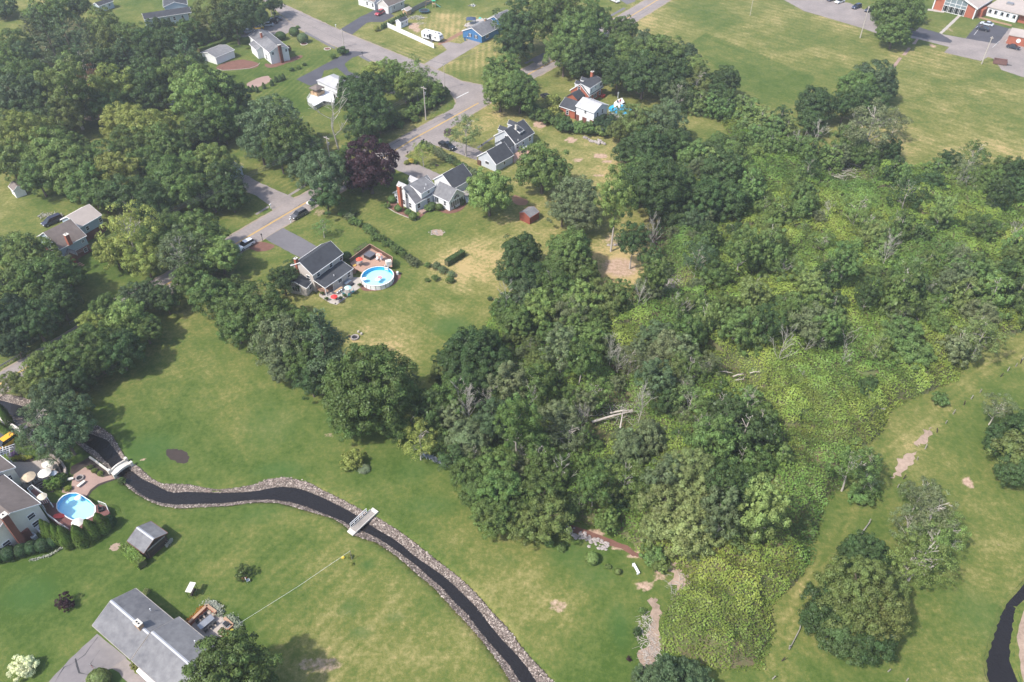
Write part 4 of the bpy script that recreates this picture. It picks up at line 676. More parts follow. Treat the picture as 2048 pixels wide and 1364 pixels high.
# hedgerows and shrubs
L_("788 240 17 B dk;812 230 16 B md;834 219 16 B md;855 208 16 B md;873 196 16 B dk;889 184 12 B md;766 252 16 B dk;742 270 15 B dk;718 284 14 B md;698 298 15 B vn;680 310 14 B md;663 322 12 B vn;640 322 12 B md;800 250 9 B vn;830 238 9 B md")
L_("1055 214 16 B md;1072 226 18 B dk;1092 236 18 B md;1110 226 18 B yl;1120 244 20 B md;1134 252 18 B dk;1156 254 15 B vn;1178 258 18 B md;1204 262 16 B lt;1040 200 16 B dk")
L_("1344 192 20 V vn;1370 200 22 V vn;1398 210 20 V vl;1424 216 20 V vn;1452 222 20 V vn;1478 216 18 V vl;1498 232 26 V vn;1520 248 26 V vl;1545 265 24 V vn;1512 275 22 V vn;1560 248 24 V dk;1574 262 20 V vl;1540 295 24 V vn;1486 255 18 V vn;1480 290 24 M md;1440 290 24 M md;1460 310 22 V vn;1570 300 24 V md;1595 300 20 V vn")
L_("560 71 9 C dk;562 72 9 C dk;588 63 10 C dk;605 76 11 C bl;686 102 11 B dk;552 75 8 B dk;575 98 7 U pu;666 113 6 B md;583 139 5 B dk;596 135 5 B md;609 129 4 B dk;596 54 4 B md;753 57 6 C yl")
for w in ((506, 176), (513, 178), (527, 171), (543, 165), (551, 158), (559, 156), (566, 153), (498, 178)): T.append((w[0], w[1], 4.2, 'A', 'dk', 1.))
for k in range(11): t = k / 10; T.append((764 + 46 * t, 53 - 24 * t, 3.6, 'A', 'dk', .9))
L_("784 398 9 C md;826 432 9 C md;864 412 9 C dk;878 414 8 C md;857 417 8 B vn;774 411 7 B lt;797 416 8 C md;816 424 7 B vn;702 378 7 B lt;706 425 9 B dk;814 325 6 B yl;823 322 7 B gold;831 324 6 B md;694 513 9 C dk 1.5;906 408 5 A dk 1.;924 402 5 A dk 1.")
for k in range(14): t = k / 13; T.append((688 + 142 * t + rs.uniform(-3, 3), 428 + 95 * t + rs.uniform(-3, 3), rs.uniform(8, 11), 'B', rs.choice(['md', 'gy', 'md', 'vn']), 1.))
for k in range(15): t = k / 14; T.append((846 + 110 * t, 288 + 62 * t + rs.uniform(-2, 2), 9 + rs.uniform(-1, 2), 'B', rs.choice(['md', 'bl', 'gy']), 1.))
L_("855 530 7 B md;872 532 9 B gy;885 540 9 B gy;902 548 8 B gy;870 556 8 B md;900 560 8 B md;854 560 5 B md;655 372 8 B md;645 455 16 S vn;980 597 5 B dk")
L_("703 922 22 B yl;738 938 1 B md;485 1145 15 K md;45 1335 24 B cream;130 1205 16 K pu;197 1358 22 C ol;1184 1116 14 C vn;1124 1094 10 B vn;1098 1082 12 B md;1236 1143 7 C ol;1216 1133 6 B ol;1284 1222 7 B md;1274 1264 9 B dk;1258 1318 5 K pu;1880 800 16 B vn;1700 1000 1 B md;686 1115 3 B gold;700 1113 5 B yl;704 1128 4 B yl;270 1330 9 B yl;277 1338 8 B yl;292 1184 7 B pale;464 1262 5 C gold")
T = [t for t in T if t[2] > 1.5]
for px, py, r_, k_, t_, h_ in T:
    if k_ in 'A': h_ = h_ * (1. if r_ < 6 else 1.)
    tree(px, py, r_, k_, t_, h=h_)
# arborvitae and clipped yews by the oval pool (feet in the photo)
for i, (x, y, r_, hh_) in enumerate([(105, 1078, .95, 5.4), (114, 1082, .95, 5.4), (126, 1086, 1., 5.2), (142, 1092, 1.15, 5.6), (168, 1088, 1.25, 5.2), (190, 1074, 1.25, 4.8), (210, 1060, 1.3, 4.6)]):
    g = G(x, y); root = thing('arborvitae', (g.x, g.y, 0), None, 'hedge tree', None, rt.uniform(0, 6)); root.scale = (r_, r_, hh_ / 3.2)
    for nm_, me_ in (('crown', TP['A'][0][0]), ('trunk', TP['A'][0][1])):
        o = bpy.data.objects.new(nm_, me_); col.objects.link(o); o.parent = root; o.color = (.10, .155, .028, 1)
    tag(root, ['slender arborvitae nearest the house wall by the oval pool deck', 'second arborvitae from the house wall by the oval pool deck', 'third arborvitae from the house wall by the oval pool deck', 'fourth arborvitae in the row, in front of the red deck', 'broad arborvitae in front of the oval pool, fifth from the house', 'sixth arborvitae from the house, in front of the oval pool', 'last arborvitae of the row, at the stair end of the oval pool'][i], group='arborvitae row by the oval pool')
for i, (x, y, r_) in enumerate([(2, 1118, 1.3), (22, 1115, 1.25), (47, 1108, 1.15), (68, 1102, 1.15), (90, 1098, 1.2), (112, 1088, 1.15), (222, 1050, 1.1)]):
    g = G(x, y); root = thing('clipped_shrub', (g.x, g.y, 0), ['clipped egg shaped yew at the left edge of the photo by the cream house', 'second clipped egg shaped yew from the left edge by the cream house', 'third clipped yew in the row, below the big brick chimney', 'fourth clipped yew in the row, below the white air unit', 'fifth clipped yew in the row by the cream house', 'last clipped yew of the row, touching the arborvitaes', 'low round shrub at the foot of the oval pool stair'][i], 'shrub', 'clipped yews along the cream house', rt.uniform(0, 6)); root.scale = (r_, r_, r_ * 1.15)
    for nm_, me_ in (('crown', TP['C'][0][0]), ('trunk', TP['C'][0][1])):
        o = bpy.data.objects.new(nm_, me_); col.objects.link(o); o.parent = root; o.color = (.042, .082, .03, 1)
# fill of the big wood: spaced out, kinds vary from tall trees on the left to vine clad ones on the right
CLEAR = [(1600, 690, 45), (1700, 720, 55), (1800, 760, 50), (1880, 730, 45), (1640, 930, 50), (1590, 1060, 60), (1520, 1150, 60), (1840, 420, 30), (1680, 450, 30), (1600, 520, 28), (1550, 1000, 30), (1222, 430, 60), (1240, 520, 62), (1335, 572, 26), (1300, 470, 30), (1430, 395, 10), (1380, 385, 20), (1560, 780, 90), (1650, 760, 80), (1640, 860, 90), (1720, 840, 60), (1280, 830, 40), (1230, 815, 34), (1400, 850, 30), (1350, 560, 18), (1500, 1230, 90), (1430, 1290, 60), (1560, 1080, 70), (1580, 1000, 60), (1450, 1170, 50), (1420, 1110, 30), (1120, 900, 24), (1250, 1060, 26), (1480, 740, 50), (1580, 700, 40), (1700, 700, 30), (1340, 1180, 40), (1795, 500, 30), (1090, 690, 22), (1170, 830, 26), (1900, 470, 30), (1750, 420, 26), (1640, 520, 30), (1660, 400, 26)]
TV = [tuple(map(float, (t[0], t[1], t[2]))) for t in T]
wimg = WOODS; cnt = 0; tries = 0; fr = random.Random(12)
while cnt < 245 and tries < 20000:
    tries += 1; x = fr.uniform(850, 2090); y = fr.uniform(300, 1110)
    if not inpoly(np.array([x]), np.array([y + 14.]), wimg)[0]: continue
    if any((x - a) ** 2 + (y - b) ** 2 < c * c for a, b, c in CLEAR): continue
    sc_ = .45 + y / 1100.; r_ = fr.choice([fr.uniform(11, 18), fr.uniform(18, 27), fr.uniform(24, 34)]) * sc_
    if any((x - a) ** 2 + (y - b) ** 2 < (.45 * (c + r_)) ** 2 for a, b, c in TV): continue
    if x + (y - 600) * .15 < 1400: k_ = fr.choice('MOTTTSSO'); t_ = fr.choice(['md', 'md', 'dk', 'lt', 'ol', 'gy', 'gy', 'bl'])
    else: k_ = fr.choice('VVVSOMTS'); r_ *= 1.2; t_ = fr.choice(['vn', 'vn', 'lt', 'vl', 'dk', 'gy', 'vn', 'md'])
    TV.append((x, y, r_)); tree(x, y, r_, k_, t_, h=fr.uniform(.75, 1.45) if k_ != 'V' else fr.uniform(.8, 1.9)); cnt += 1
# dead and leafless trees
fd = random.Random(31); DD = []
while len(DD) < 30:
    x, y = fd.uniform(900, 2040), fd.uniform(340, 1000)
    if inpoly(np.array([x]), np.array([y + 10.]), WOODS)[0] and all((x - a) ** 2 + (y - b) ** 2 > 900 for a, b, *_ in DD): DD.append((x, y, fd.uniform(12, 24) * (.5 + y / 1100), fd.uniform(1.2, 2.2)))
for x, y, r_, h_ in DD + [(668, 240, 54, 1.15), (770, 800, 38, 1.3), (930, 800, 40, 1.2), (975, 800, 30, 1.1), (1355, 625, 26, 1.2), (1318, 430, 18, 1.4), (1220, 710, 22, 1.8), (1235, 735, 18, 2.), (1800, 380, 20, 1.), (1795, 450, 16, 1.8), (1960, 470, 20, 1.), (1845, 1015, 20, .9), (1560, 250, 0, 1), (1350, 705, 20, 1.8), (1600, 290, 22, 1.), (1635, 270, 22, 1.), (160, 150, 24, 1.5), (1175, 830, 16, 1.2), (1250, 820, 16, 1.3), (1700, 265, 24, 1.3), (1745, 300, 20, 1.2), (430, 480, 26, 1.), (575, 258, 30, 1.), (270, 425, 26, 1.1), (1925, 370, 16, 1.1), (1497, 795, 18, .8), (365, 200, 16, 1.), (1455, 800, 12, 1.), (1630, 600, 16, 1.), (1520, 640, 18, .8), (1905, 1090, 18, .8)]:
    if r_: tree(x, y, r_, 'D', 'br', h=h_)
# ------------------------------------------------------------ building helpers
class Fr: pass
def frame(P0, P1, P2, he, L=None, W=None):
    a, b, c = G(*P0, he), G(*P1, he), G(*P2, he); f = Fr(); u = b - a; u.z = 0; f.L = L or u.length; u.normalize(); w = Vector((-u.y, u.x, 0))
    d = (c - a).dot(w)
    f.W = W or abs(d); f.w = w * (1 if d > 0 else -1); f.u = u; f.a = Vector((a.x, a.y, 0)); f.he = he; f.ang = math.atan2(u.y, u.x); return f
def pt(f, l, s, z): p = f.a + f.u * l + f.w * s; return Vector((p.x, p.y, z))
def quadprism(mb, f, sec, l0, l1):          # sec: 4 points (s,z) swept along the ridge direction
    vs = [pt(f, l0, s, z) for s, z in sec] + [pt(f, l1, s, z) for s, z in sec]; fs = [[0, 1, 2, 3], [7, 6, 5, 4]] + [[i, i + 4, (i + 1) % 4 + 4, (i + 1) % 4] for i in range(4)]
    cr = f.u.cross(f.w).z
    n = (vs[1] - vs[0]).cross(vs[2] - vs[1]).dot(f.u)
    if n > 0: fs = [x[::-1] for x in fs]
    mb.add(vs, fs)
def house(name, px, label, cat='house', he=0, group=None):
    g = G(*px); return thing(name, (g.x, g.y, 0), label, cat, group)
def window(par, f, side, t, z, w=.9, h=1.3, frame_m='trim', pane='pane', shut=None, ov=.3, og=.2, mull=1, arch=False, name='window'):
    """a window or door on one wall of the block: frame with a pane sub-part"""
    L, W = f.L, f.W
    if side in 'sn': c = pt(f, og + t * (L - 2 * og), ov if side == 's' else W - ov, z); nrm = -f.w if side == 's' else f.w; tan = f.u
    else: c = pt(f, og if side == 'a' else L - og, ov + t * (W - 2 * ov), z); nrm = -f.u if side == 'a' else f.u; tan = f.w
    a = math.atan2(tan.y, tan.x); mb = MB(); fr = .09
    o = c + nrm * .03
    for dx in (-1, 1): mb.box(o + tan * dx * (w / 2 + fr / 2), (fr, .10, h + 2 * fr), a)
    for dz in (-1, 1): mb.box(o + Vector((0, 0, dz * (h / 2 + fr / 2))), (w - .002, .10, fr), a)
    if mull == 1: mb.box(o, (w - .004, .09, .05), a)
    elif mull > 1:
        for k in range(1, mull): mb.box(o + tan * (w * (k / mull - .5)), (.05, .09, h - .004), a)
    wo_ = mb.build(name, M[frame_m], par); MB().box(c + nrm * .015, (w, .05, h), a).build('pane', M[pane], wo_)
    if shut:
        for dx in (-1, 1): MB().box(o + tan * dx * (w / 2 + fr + .2), (.36, .06, h + .1), a).build('shutter', M[shut], wo_)
    return wo_
def gable(par, P0, P1, P2, he, rise, wall='white', roof='roof_grey', z0=0., L=None, W=None, wins=(), ov=.3, og=.22, low=None, ridge=False, trim='trim', hip=0., f=None, th=.16, walls=True):
    f = f or frame(P0, P1, P2, he, L, W); L, W = f.L, f.W; rz = he + rise; sl = rise / (W / 2)
    if walls:
        mb = MB(); zt = lambda s: he - th + sl * min(s, W - s) - .01
        sec = [(ov, z0), (W / 2, z0), (W / 2, zt(W / 2)), (ov, zt(ov))]; sec2 = [(W / 2, z0), (W - ov, z0), (W - ov, zt(W - ov)), (W / 2, zt(W / 2))]
        if hip: sec = [(ov, z0), (W / 2, z0), (W / 2, zt(ov)), (ov, zt(ov))]; sec2 = [(W / 2, z0), (W - ov, z0), (W - ov, zt(ov)), (W / 2, zt(ov))]
        quadprism(mb, f, sec, og, L - og); quadprism(mb, f, sec2, og, L - og); mb.build('wall', M[wall], par)
        if low:
            mb = MB(); c = pt(f, L / 2, W / 2, low[0] / 2 + z0 / 2); mb.box(c, (L - 2 * og + .06, W - 2 * ov + .06, low[0] - z0), f.ang); mb.build('lower_wall', M[low[1]], par)
    mb = MB()
    if hip:
        h = min(hip, L / 2 - .01); e = [pt(f, 0, 0, he), pt(f, L, 0, he), pt(f, L, W, he), pt(f, 0, W, he), pt(f, h, W / 2, rz), pt(f, L - h, W / 2, rz)]
        lo = [Vector((p.x, p.y, he - th)) for p in e[:4]]; fs = [[0, 1, 5, 4], [1, 2, 5], [2, 3, 4, 5], [3, 0, 4], [9, 8, 7, 6], [6, 7, 1, 0], [7, 8, 2, 1], [8, 9, 3, 2], [9, 6, 0, 3]]
        if f.u.cross(f.w).z < 0: fs = [x[::-1] for x in fs]
        mb.add(e + lo, fs)
    else:
        quadprism(mb, f, [(0, he), (W / 2, rz), (W / 2, rz - th), (0, he - th)], 0, L); quadprism(mb, f, [(W, he), (W / 2, rz), (W / 2, rz - th), (W, he - th)], 0, L)
    mb.build('roof', M[roof], par)
    if ridge: mb = MB(); quadprism(mb, f, [(W / 2 - .22, rz - .22 * sl + .012), (W / 2, rz + .02), (W / 2, rz - .02), (W / 2 - .22, rz - .22 * sl)], .02, L - .02); quadprism(mb, f, [(W / 2 + .22, rz - .22 * sl + .012), (W / 2, rz + .02), (W / 2, rz - .02), (W / 2 + .22, rz - .22 * sl)], .02, L - .02); mb.build('ridge_cap', M['ridge_pale'], par)
    if trim and not hip:
        mb = MB(); t2 = th + .06
        for l0, l1 in ((-.045, -.003), (L + .003, L + .045)):
            quadprism(mb, f, [(0, he + .015), (W / 2, rz + .015), (W / 2, rz - t2), (0, he - t2)], l0, l1); quadprism(mb, f, [(W, he + .015), (W / 2, rz + .015), (W / 2, rz - t2), (W, he - t2)], l0, l1)
        for s0, s1 in ((-.09, -.003), (W + .003, W + .09)): quadprism(mb, f, [(s0, he + .0), (s1, he + .0), (s1, he - t2 + .03), (s0, he - t2 + .03)], 0, L)
        mb.build('trim', M[trim], par)
    for wv in wins: window(par, f, *wv[:3], **(wv[3] if len(wv) > 3 else {}), ov=ov, og=og)
    return f
def lean(par, P0, P1, P2, he, rise, wall='white', roof='roof_grey', z0=0., L=None, W=None, wins=(), ov=.25, og=.2, f=None, open_=False, th=.14):
    """single slope block: low eave P0-P1, high side at P2"""
    f = f or frame(P0, P1, P2, he, L, W); L, W = f.L, f.W; sl = rise / W
    if not open_: mb = MB(); quadprism(mb, f, [(ov, z0), (W, z0), (W, he + rise - th - .01), (ov, he + sl * ov - th - .01)], og, L - og); mb.build('wall', M[wall], par)
    mb = MB(); quadprism(mb, f, [(0, he), (W, he + rise), (W, he + rise - th), (0, he - th)], 0, L); mb.build('roof', M[roof], par)
    mb = MB(); quadprism(mb, f, [(-.07, he), (-.003, he), (-.003, he - .2), (-.07, he - .2)], 0, L)
    for l0, l1 in ((-.045, -.003), (L + .003, L + .045)): quadprism(mb, f, [(0, he + .012), (W, he + rise + .012), (W, he + rise - .2), (0, he - .2)], l0, l1)
    mb.build('trim', M['trim'], par)
    for wv in wins: window(par, f, *wv[:3], **(wv[3] if len(wv) > 3 else {}), ov=ov, og=og)
    return f
def chimney(par, px, zt, zb, w, d, m, ang, cap='stone_pale', pots=2):
    g = G(*px, zt); c = MB().box((g.x, g.y, (zt + zb) / 2), (w, d, zt - zb), ang).build('chimney', M[m], par)
    MB().box((g.x, g.y, zt + .05), (w + .12, d + .12, .1), ang).build('cap', M[cap], c); mb = MB()
    for k in range(pots): o = (k - (pots - 1) / 2) * w * .42; mb.lathe((g.x + o * math.cos(ang), g.y + o * math.sin(ang), zt + .1), [(.13, 0), (.11, .16)], 8)
    mb.build('flue', M['dark_metal'], c); return c
def vent(par, px, z): g = G(*px, z); MB().lathe((g.x, g.y, z - .15), [(.09, 0), (.09, .45)], 6).build('vent_pipe', M['white'], par)
def onf(f, name, par, l, s, z, size, m, da=0.): return MB().box(pt(f, l, s, z), size, f.ang + da).build(name, M[m], par)
def Z(ox, oy, s): return lambda x, y: (ox + x / s, oy + y / s)
# ------------------------------------------------------------ houses
# ranch house, lower left
q = Z(170, 1160, 6.206); h = house('ranch_house', q(650, 560), 'long low ranch house with grey shingle roof and tan chimney at the bottom left')
f = gable(h, q(90, 560), q(880, 1266), q(615, 92), 2.6, 1.7, 'cream', 'roof_grey', L=9.2, ridge=True, trim='weathered', wins=[('s', .2, 1.25, dict(w=2.6, h=2.1, pane='cream', mull=1, name='garage_door')), ('s', .62, 1.25, dict(w=2.6, h=2.1, pane='cream', name='garage_door')), ('n', .4, 1.5), ('n', .8, 1.5), ('a', .5, 1.5)])
f2 = gable(h, q(575, 992), q(880, 1266), q(1145, 440), 2.72, 1.85, 'brick_tan', 'roof_grey', L=12.5, ridge=True, trim='weathered', wins=[('n', .3, 1.2, dict(w=1.8, h=2.)), ('n', .6, 1.5), ('s', .2, 1.5), ('s', .5, 1.5)])
chimney(h, q(655, 535), 5.2, 3.6, 1.15, .75, 'brick_tan', f.ang); vent(h, q(812, 370), 3.7); vent(h, q(1365, 765), 3.7)
lean(h, q(640, 1130), q(900, 1370), q(700, 1100), 2.3, .35, roof='white', W=1.1, open_=True)
RANCH = h
# grey shed and its box hedge
q = Z(0, 1023, 4); h = thing('garden_shed', G(300, 1090), 'brown shed with a pale grey gable roof and open front on the lower left lawn', 'shed')
f = gable(h, q(1150, 335), q(1015, 235), q(1338, 170), 2.2, 1.1, 'dark_wood', 'roof_grey', ridge=True, trim='brown_wood'); window(h, f, 'a', .5, 1.05, w=3.2, h=1.9, frame_m='brown_wood', pane='dark_wood', mull=1, name='door')  # no door leaf: dark panel paints the shade inside the open front
MB().box(pt(f, .0, f.W / 2, 2.1), (.12, 3.4, .18), f.ang).build('beam', M['weathered'], h)
# red shed
q = Z(1020, 380, 17.05); h = thing('garden_shed', G(1060, 435), 'red board shed with weathered grey roof in the yard left of the tall single tree', 'shed')
f = gable(h, q(680, 950), q(1010, 740), q(330, 760), 2.1, .85, 'red_wood', 'roof_grey', trim='red_wood', ov=.12, og=.1); window(h, f, 'a', .42, 1.0, w=1.3, h=1.8, frame_m='red_wood', pane='red_wood', mull=2, name='door')
# small white shed, far left
q = Z(0, 341, 4); h = thing('garden_shed', G(27, 375), 'small white shed with leaf covered roof under the trees at the left edge', 'shed')
f = gable(h, q(105, 165), q(15, 75), q(187, 125), 2.3, 1., 'white', 'roof_brown', og=.12, ov=.15, L=3.6, W=2.9); window(h, f, 'a', .55, 1.6, w=.6, h=.6, mull=1)
# pool house (tan colonial)
q = Z(565, 475, 8.02); h = house('tan_house', (640, 540), 'tan two storey house with dark roof and brick chimney beside the round pool')
f = gable(h, q(485, 605), q(975, 255), q(150, 430), 5., 2.2, 'tan_siding', 'roof_dark', wins=[('s', .17, 4.1), ('s', .60, 4.1), ('s', .95, 4.1), ('a', .25, 3.4), ('a', .62, 1.5), ('a', .87, 3.2, dict(w=.6, h=1.1))])
f2 = lean(h, q(680, 810), q(1135, 495), q(510, 690), 2.6, .9, 'tan_siding', 'roof_dark', z0=0., wins=(), W=4.2, open_=True)
fe = Fr(); fe.__dict__.update(f2.__dict__); fe.a = f2.a + f2.u * 2.9; fe.L = f2.L - 2.9; mb = MB(); quadprism(mb, fe, [(.25, 0), (fe.W, 0), (fe.W, 3.3), (.25, 2.5)], 0, fe.L - .2); mb.build('wall', M['tan_siding'], h); window(h, fe, 's', .3, 1.6, w=1.1, h=1.0, mull=2, ov=.25, og=.1); window(h, fe, 's', .78, 1.6, ov=.25, og=.1)
for l in (.3, 2.7): onf(f2, 'porch_post', h, l, .3, 1.3, (.14, .14, 2.6), 'trim')
mb = MB()
for k in range(9): mb.box(pt(f2, 1.6, .8 + k * .36, .55 + .0 * k), (2.6, .3, .08), f2.ang)
mb.build('porch_deck', M['deck'], h)
mb = MB(); mb.box(pt(f2, .3, 2., 1.35), (.08, 3.2, .08), f2.ang); mb.box(pt(f2, .3, 2., .95), (.05, 3.2, .05), f2.ang); mb.build('porch_rail', M['brown_wood'], h)
f3 = gable(h, q(385, 815), q(490, 690), q(75, 670), 2.5, 1.2, 'tan_siding', 'roof_dark', L=3.6, f=None, wins=[('a', .5, 1.4, dict(w=1.9, h=1.1, mull=3)), ('s', .5, 1.5)])
chimney(h, q(210, 335), 7.4, .0, .75, .6, 'brick', f.ang, pots=1); vent(h, q(755, 160), 6.); vent(h, q(825, 610), 3.)
# white house with the tall brick chimney
q = Z(760, 310, 9.743); h = house('white_house', (830, 390), 'white house with big arched window and tall red brick chimney on its end')
f = gable(h, q(690, 960), q(1100, 735), q(285, 765), 2.7, 3.3, 'white', 'roof_grey', W=8.6, L=8.6, wins=[('s', .14, 1.5), ('s', .56, 1.5), ('a', .25, 1.4), ('a', .55, 1.4), ('a', .38, 3.7, dict(w=.6)), ('a', .62, 3.7, dict(w=.6)), ('a', .9, 1.3, dict(w=.6, h=1.6))])
fd = lean(h, q(805, 755), q(1070, 600), q(612, 600), 4.7, 1.1, 'white', 'roof_grey', z0=2.9, L=5.4, W=3.9, wins=[('s', .52, 4., dict(w=.7, h=.9))])
for k in range(2):
    l = 2.0 + k * 4.1; fd2 = Fr(); fd2.__dict__.update(f.__dict__); p0 = pt(f, l - .95, f.W - .5, 0); fd2.a = p0; fd2.u = -f.w; fd2.w = f.u; fd2.L = 3.2; fd2.W = 1.9; fd2.he = 4.6; fd2.ang = math.atan2(fd2.u.y, fd2.u.x); gable(h, None, None, None, 4.6, .9, 'white', 'roof_light', z0=2.8, f=fd2, ov=.12, og=.1, wins=[('a', .5, 4.1, dict(w=.7, h=.8))])
fg = gable(h, q(1430, 660), q(1750, 480), q(1010, 520), 3.2, 2.9, 'white', 'roof_dark', L=7.8, W=7.6, ov=.25)
MATS_dummy = None
fs_ = gable(h, q(1345, 920), q(1060, 780), q(1600, 710), 2.9, 2.5, 'white', 'roof_grey', L=6.2, W=6., wins=[('s', .80, 1.6, dict(w=1.2, h=1.5, mull=2)), ('s', .28, 1.7, dict(w=.8, h=1.2))])
for k in range(6): window(h, fs_, 'a', .15 + k * .14, 1.55, w=.55, h=1.5, mull=0, ov=.3, og=.22)
c = pt(fs_, .22, fs_.W / 2, 2.75); mb = MB(); mb2 = MB(); n_ = 10
arc = [(math.cos(math.pi * i / n_) * 1.05, math.sin(math.pi * i / n_) * 1.05) for i in range(n_ + 1)]
mbv = [c - fs_.u * .04 + fs_.w * x + Vector((0, 0, z)) for x, z in arc]; mb.add([*mbv, *[v + fs_.u * .05 for v in mbv]], [list(range(n_ + 1)), list(range(n_ + 1, 2 * n_ + 2))[::-1]] + [[i, i + 1, n_ + 2 + i, n_ + 1 + i] for i in range(n_)]); w_ = mb.build('arched_window', M['pane'], h)
mb.__init__()
for i in range(n_): mb.tube([c - fs_.u * .06 + fs_.w * arc[i][0] + Vector((0, 0, arc[i][1])), c - fs_.u * .06 + fs_.w * arc[i + 1][0] + Vector((0, 0, arc[i + 1][1]))], .05, 4)
for i in (2, 4, 6, 8): mb.tube([c - fs_.u * .06, c - fs_.u * .06 + fs_.w * arc[i][0] + Vector((0, 0, arc[i][1]))], .03, 4)
mb.build('frame', M['trim'], w_)
g_ = G(*q(370, 600), 7.4); gb = G(*q(410, 1010), 0); chimney(h, q(370, 600), 7.3, 0, 1.0, .75, 'brick', f.ang + R(90), pots=1)
for p_ in ((895, 580), (870, 655)): vent(h, q(*p_), 5.4)
d_ = G(*q(835, 1115)); MB().box((d_.x, d_.y, .25), (1.6, 1.5, .5), f.ang, .0).build('bulkhead_door', M['paver_red'], h)
d_ = G(*q(1670, 740), 1.2); dk = MB().box((d_.x, d_.y, 1.2), (2.4, 2.6, .12), f.ang).build('deck', M['weathered'], h)
for k in range(6): e = G(*q(1680, 880)); MB().box((e.x + .1 * k, e.y - .28 * k + .6, 1.05 - .19 * k), (1.2, .28, .06), f.ang - R(0)).build('step', M['white'], dk)
# grey house with the dark pickup
q = Z(860, 225, 8.525); h = house('grey_house', (1010, 300), 'light grey cape house with dark roof and dormers beside the dark pickup truck')
fg = gable(h, q(1130, 890), q(1420, 730), q(800, 745), 2.5, 2.8, 'grey_siding', 'roof_dark', wins=[('s', .5, 1.4, dict(w=.7, h=.9)), ('a', .5, 1.7, dict(w=1.3, h=.9, mull=2))], L=7.4)
fm = gable(h, q(1462, 540), q(1780, 345), q(1080, 400), 3.2, 3.0, 'grey_siding', 'roof_dark', wins=[('s', .12, 1.9), ('s', .42, 1.9, dict(w=.8, h=.9)), ('s', .80, 1.9), ('a', .72, 1.6, dict(w=.9)), ('a', .45, 3.9, dict(w=.8)), ], L=9.)
fl = Fr(); fl.__dict__.update(fm.__dict__); fl.a = pt(fm, -3.2, .7, 0); fl.L = 3.8; fl.W = 4.6; fl.he = 2.9; gable(h, None, None, None, 2.9, 1.9, 'grey_siding', 'roof_dark', f=fl, trim=None)
window(h, fl, 's', .3, 1.5, w=1.5, h=1.9, pane='glass_dark', mull=2, name='sliding_door', ov=.3, og=.2)
# rear dormer (faces us) and two front dormers
fd2 = Fr(); fd2.a = pt(fm, 3.3, 1.2, 0); fd2.u = fm.w; fd2.w = fm.u; fd2.L = 3.; fd2.W = 2.1; fd2.he = 5.1; fd2.ang = math.atan2(fd2.u.y, fd2.u.x)
lean(h, None, None, None, 5.0, 1., 'grey_siding', 'roof_dark', z0=3.4, f=(lambda o: (o.__dict__.update(a=pt(fm, 3.5, 1.3, 0), u=fm.u, w=fm.w, L=2.1, W=2.9, he=5., ang=fm.ang), o)[1])(Fr()), wins=[('s', .5, 4.45, dict(w=.7, h=.9))])
for k in range(2):
    fd2 = Fr(); fd2.a = pt(fm, 1.3 + k * 4.4, fm.W - .6, 0); fd2.u = -fm.w; fd2.w = fm.u; fd2.L = 3.; fd2.W = 1.9; fd2.he = 5.; fd2.ang = math.atan2(fd2.u.y, fd2.u.x); gable(h, None, None, None, 5., .95, 'grey_siding', 'roof_dark', z0=3.2, f=fd2, ov=.12, og=.1, wins=[('a', .5, 4.4, dict(w=.7, h=.8))])
chimney(h, q(1468, 215), 7.0, 5.6, .5, .5, 'stone_pale', fm.ang, pots=1); vent(h, q(1500, 470), 4.)
pp = [q(1420, 745), q(1420, 840), q(1550, 850), q(1670, 770), q(1700, 660), q(1490, 600)]; P_ = [G(*p, .35) for p in pp]; mb = MB(); mb.prism([(p.x, p.y) for p in P_], .0, .35); dk = mb.build('deck', M['deck'], h)
g_ = G(*q(1590, 650), .9); gr = MB().box((g_.x, g_.y, .8), (1.3, .7, .8), fm.ang).box((g_.x, g_.y, 1.28), (.9, .6, .25), fm.ang).build('barbecue_grill', M['dark_metal'], None, loc=(g_.x, g_.y, .35)); tag(gr, 'black covered barbecue grill on the red deck behind the grey house', 'grill')
g_ = G(*q(1630, 600), .9); tb = thing('patio_table', (g_.x, g_.y, .35), 'white patio table standing beside the covered grill on the red deck', 'table'); MB().box((g_.x, g_.y, 1.05), (1.8, 1.1, .06), fm.ang).build('table_top', M['white'], tb)
for dx in (-.7, .7):
    for dy in (-.4, .4): MB().box((g_.x + dx, g_.y + dy, .7), (.06, .06, .7)).build('leg', M['white'], tb)
# brick house with white wing
q = Z(1030, 130, 7.578); h = house('brick_house', (1165, 190), 'red brick house with white dormered upper storey and dark roof')
f = gable(h, q(1125, 470), q(1390, 300), q(835, 390), 2.9, 3.0, 'brick', 'roof_dark', L=8.6, W=7.4, wins=[('a', .55, 4.3, dict(w=.8, h=1.1)), ('a', .5, 1.5), ('a', .82, 1.5, dict(w=.6)), ('s', .12, 1.4, dict(w=.8)), ('s', .48, 1.5, dict(w=1.8, h=1.2, mull=3)), ('s', .82, 1.5)])
fu = lean(h, None, None, None, 5.3, .65, 'white', 'roof_dark', z0=2.95, f=(lambda o: (o.__dict__.update(a=pt(f, .35, .1, 0), u=f.u, w=f.w, L=8.2, W=3.7, he=5.3, ang=f.ang), o)[1])(Fr()), wins=[('s', .1, 4.3, dict(w=.6, h=.9)), ('s', .42, 4.4, dict(w=.5, h=.6)), ('s', .82, 4.3, dict(w=1.2, h=.9, mull=2))], ov=.1)
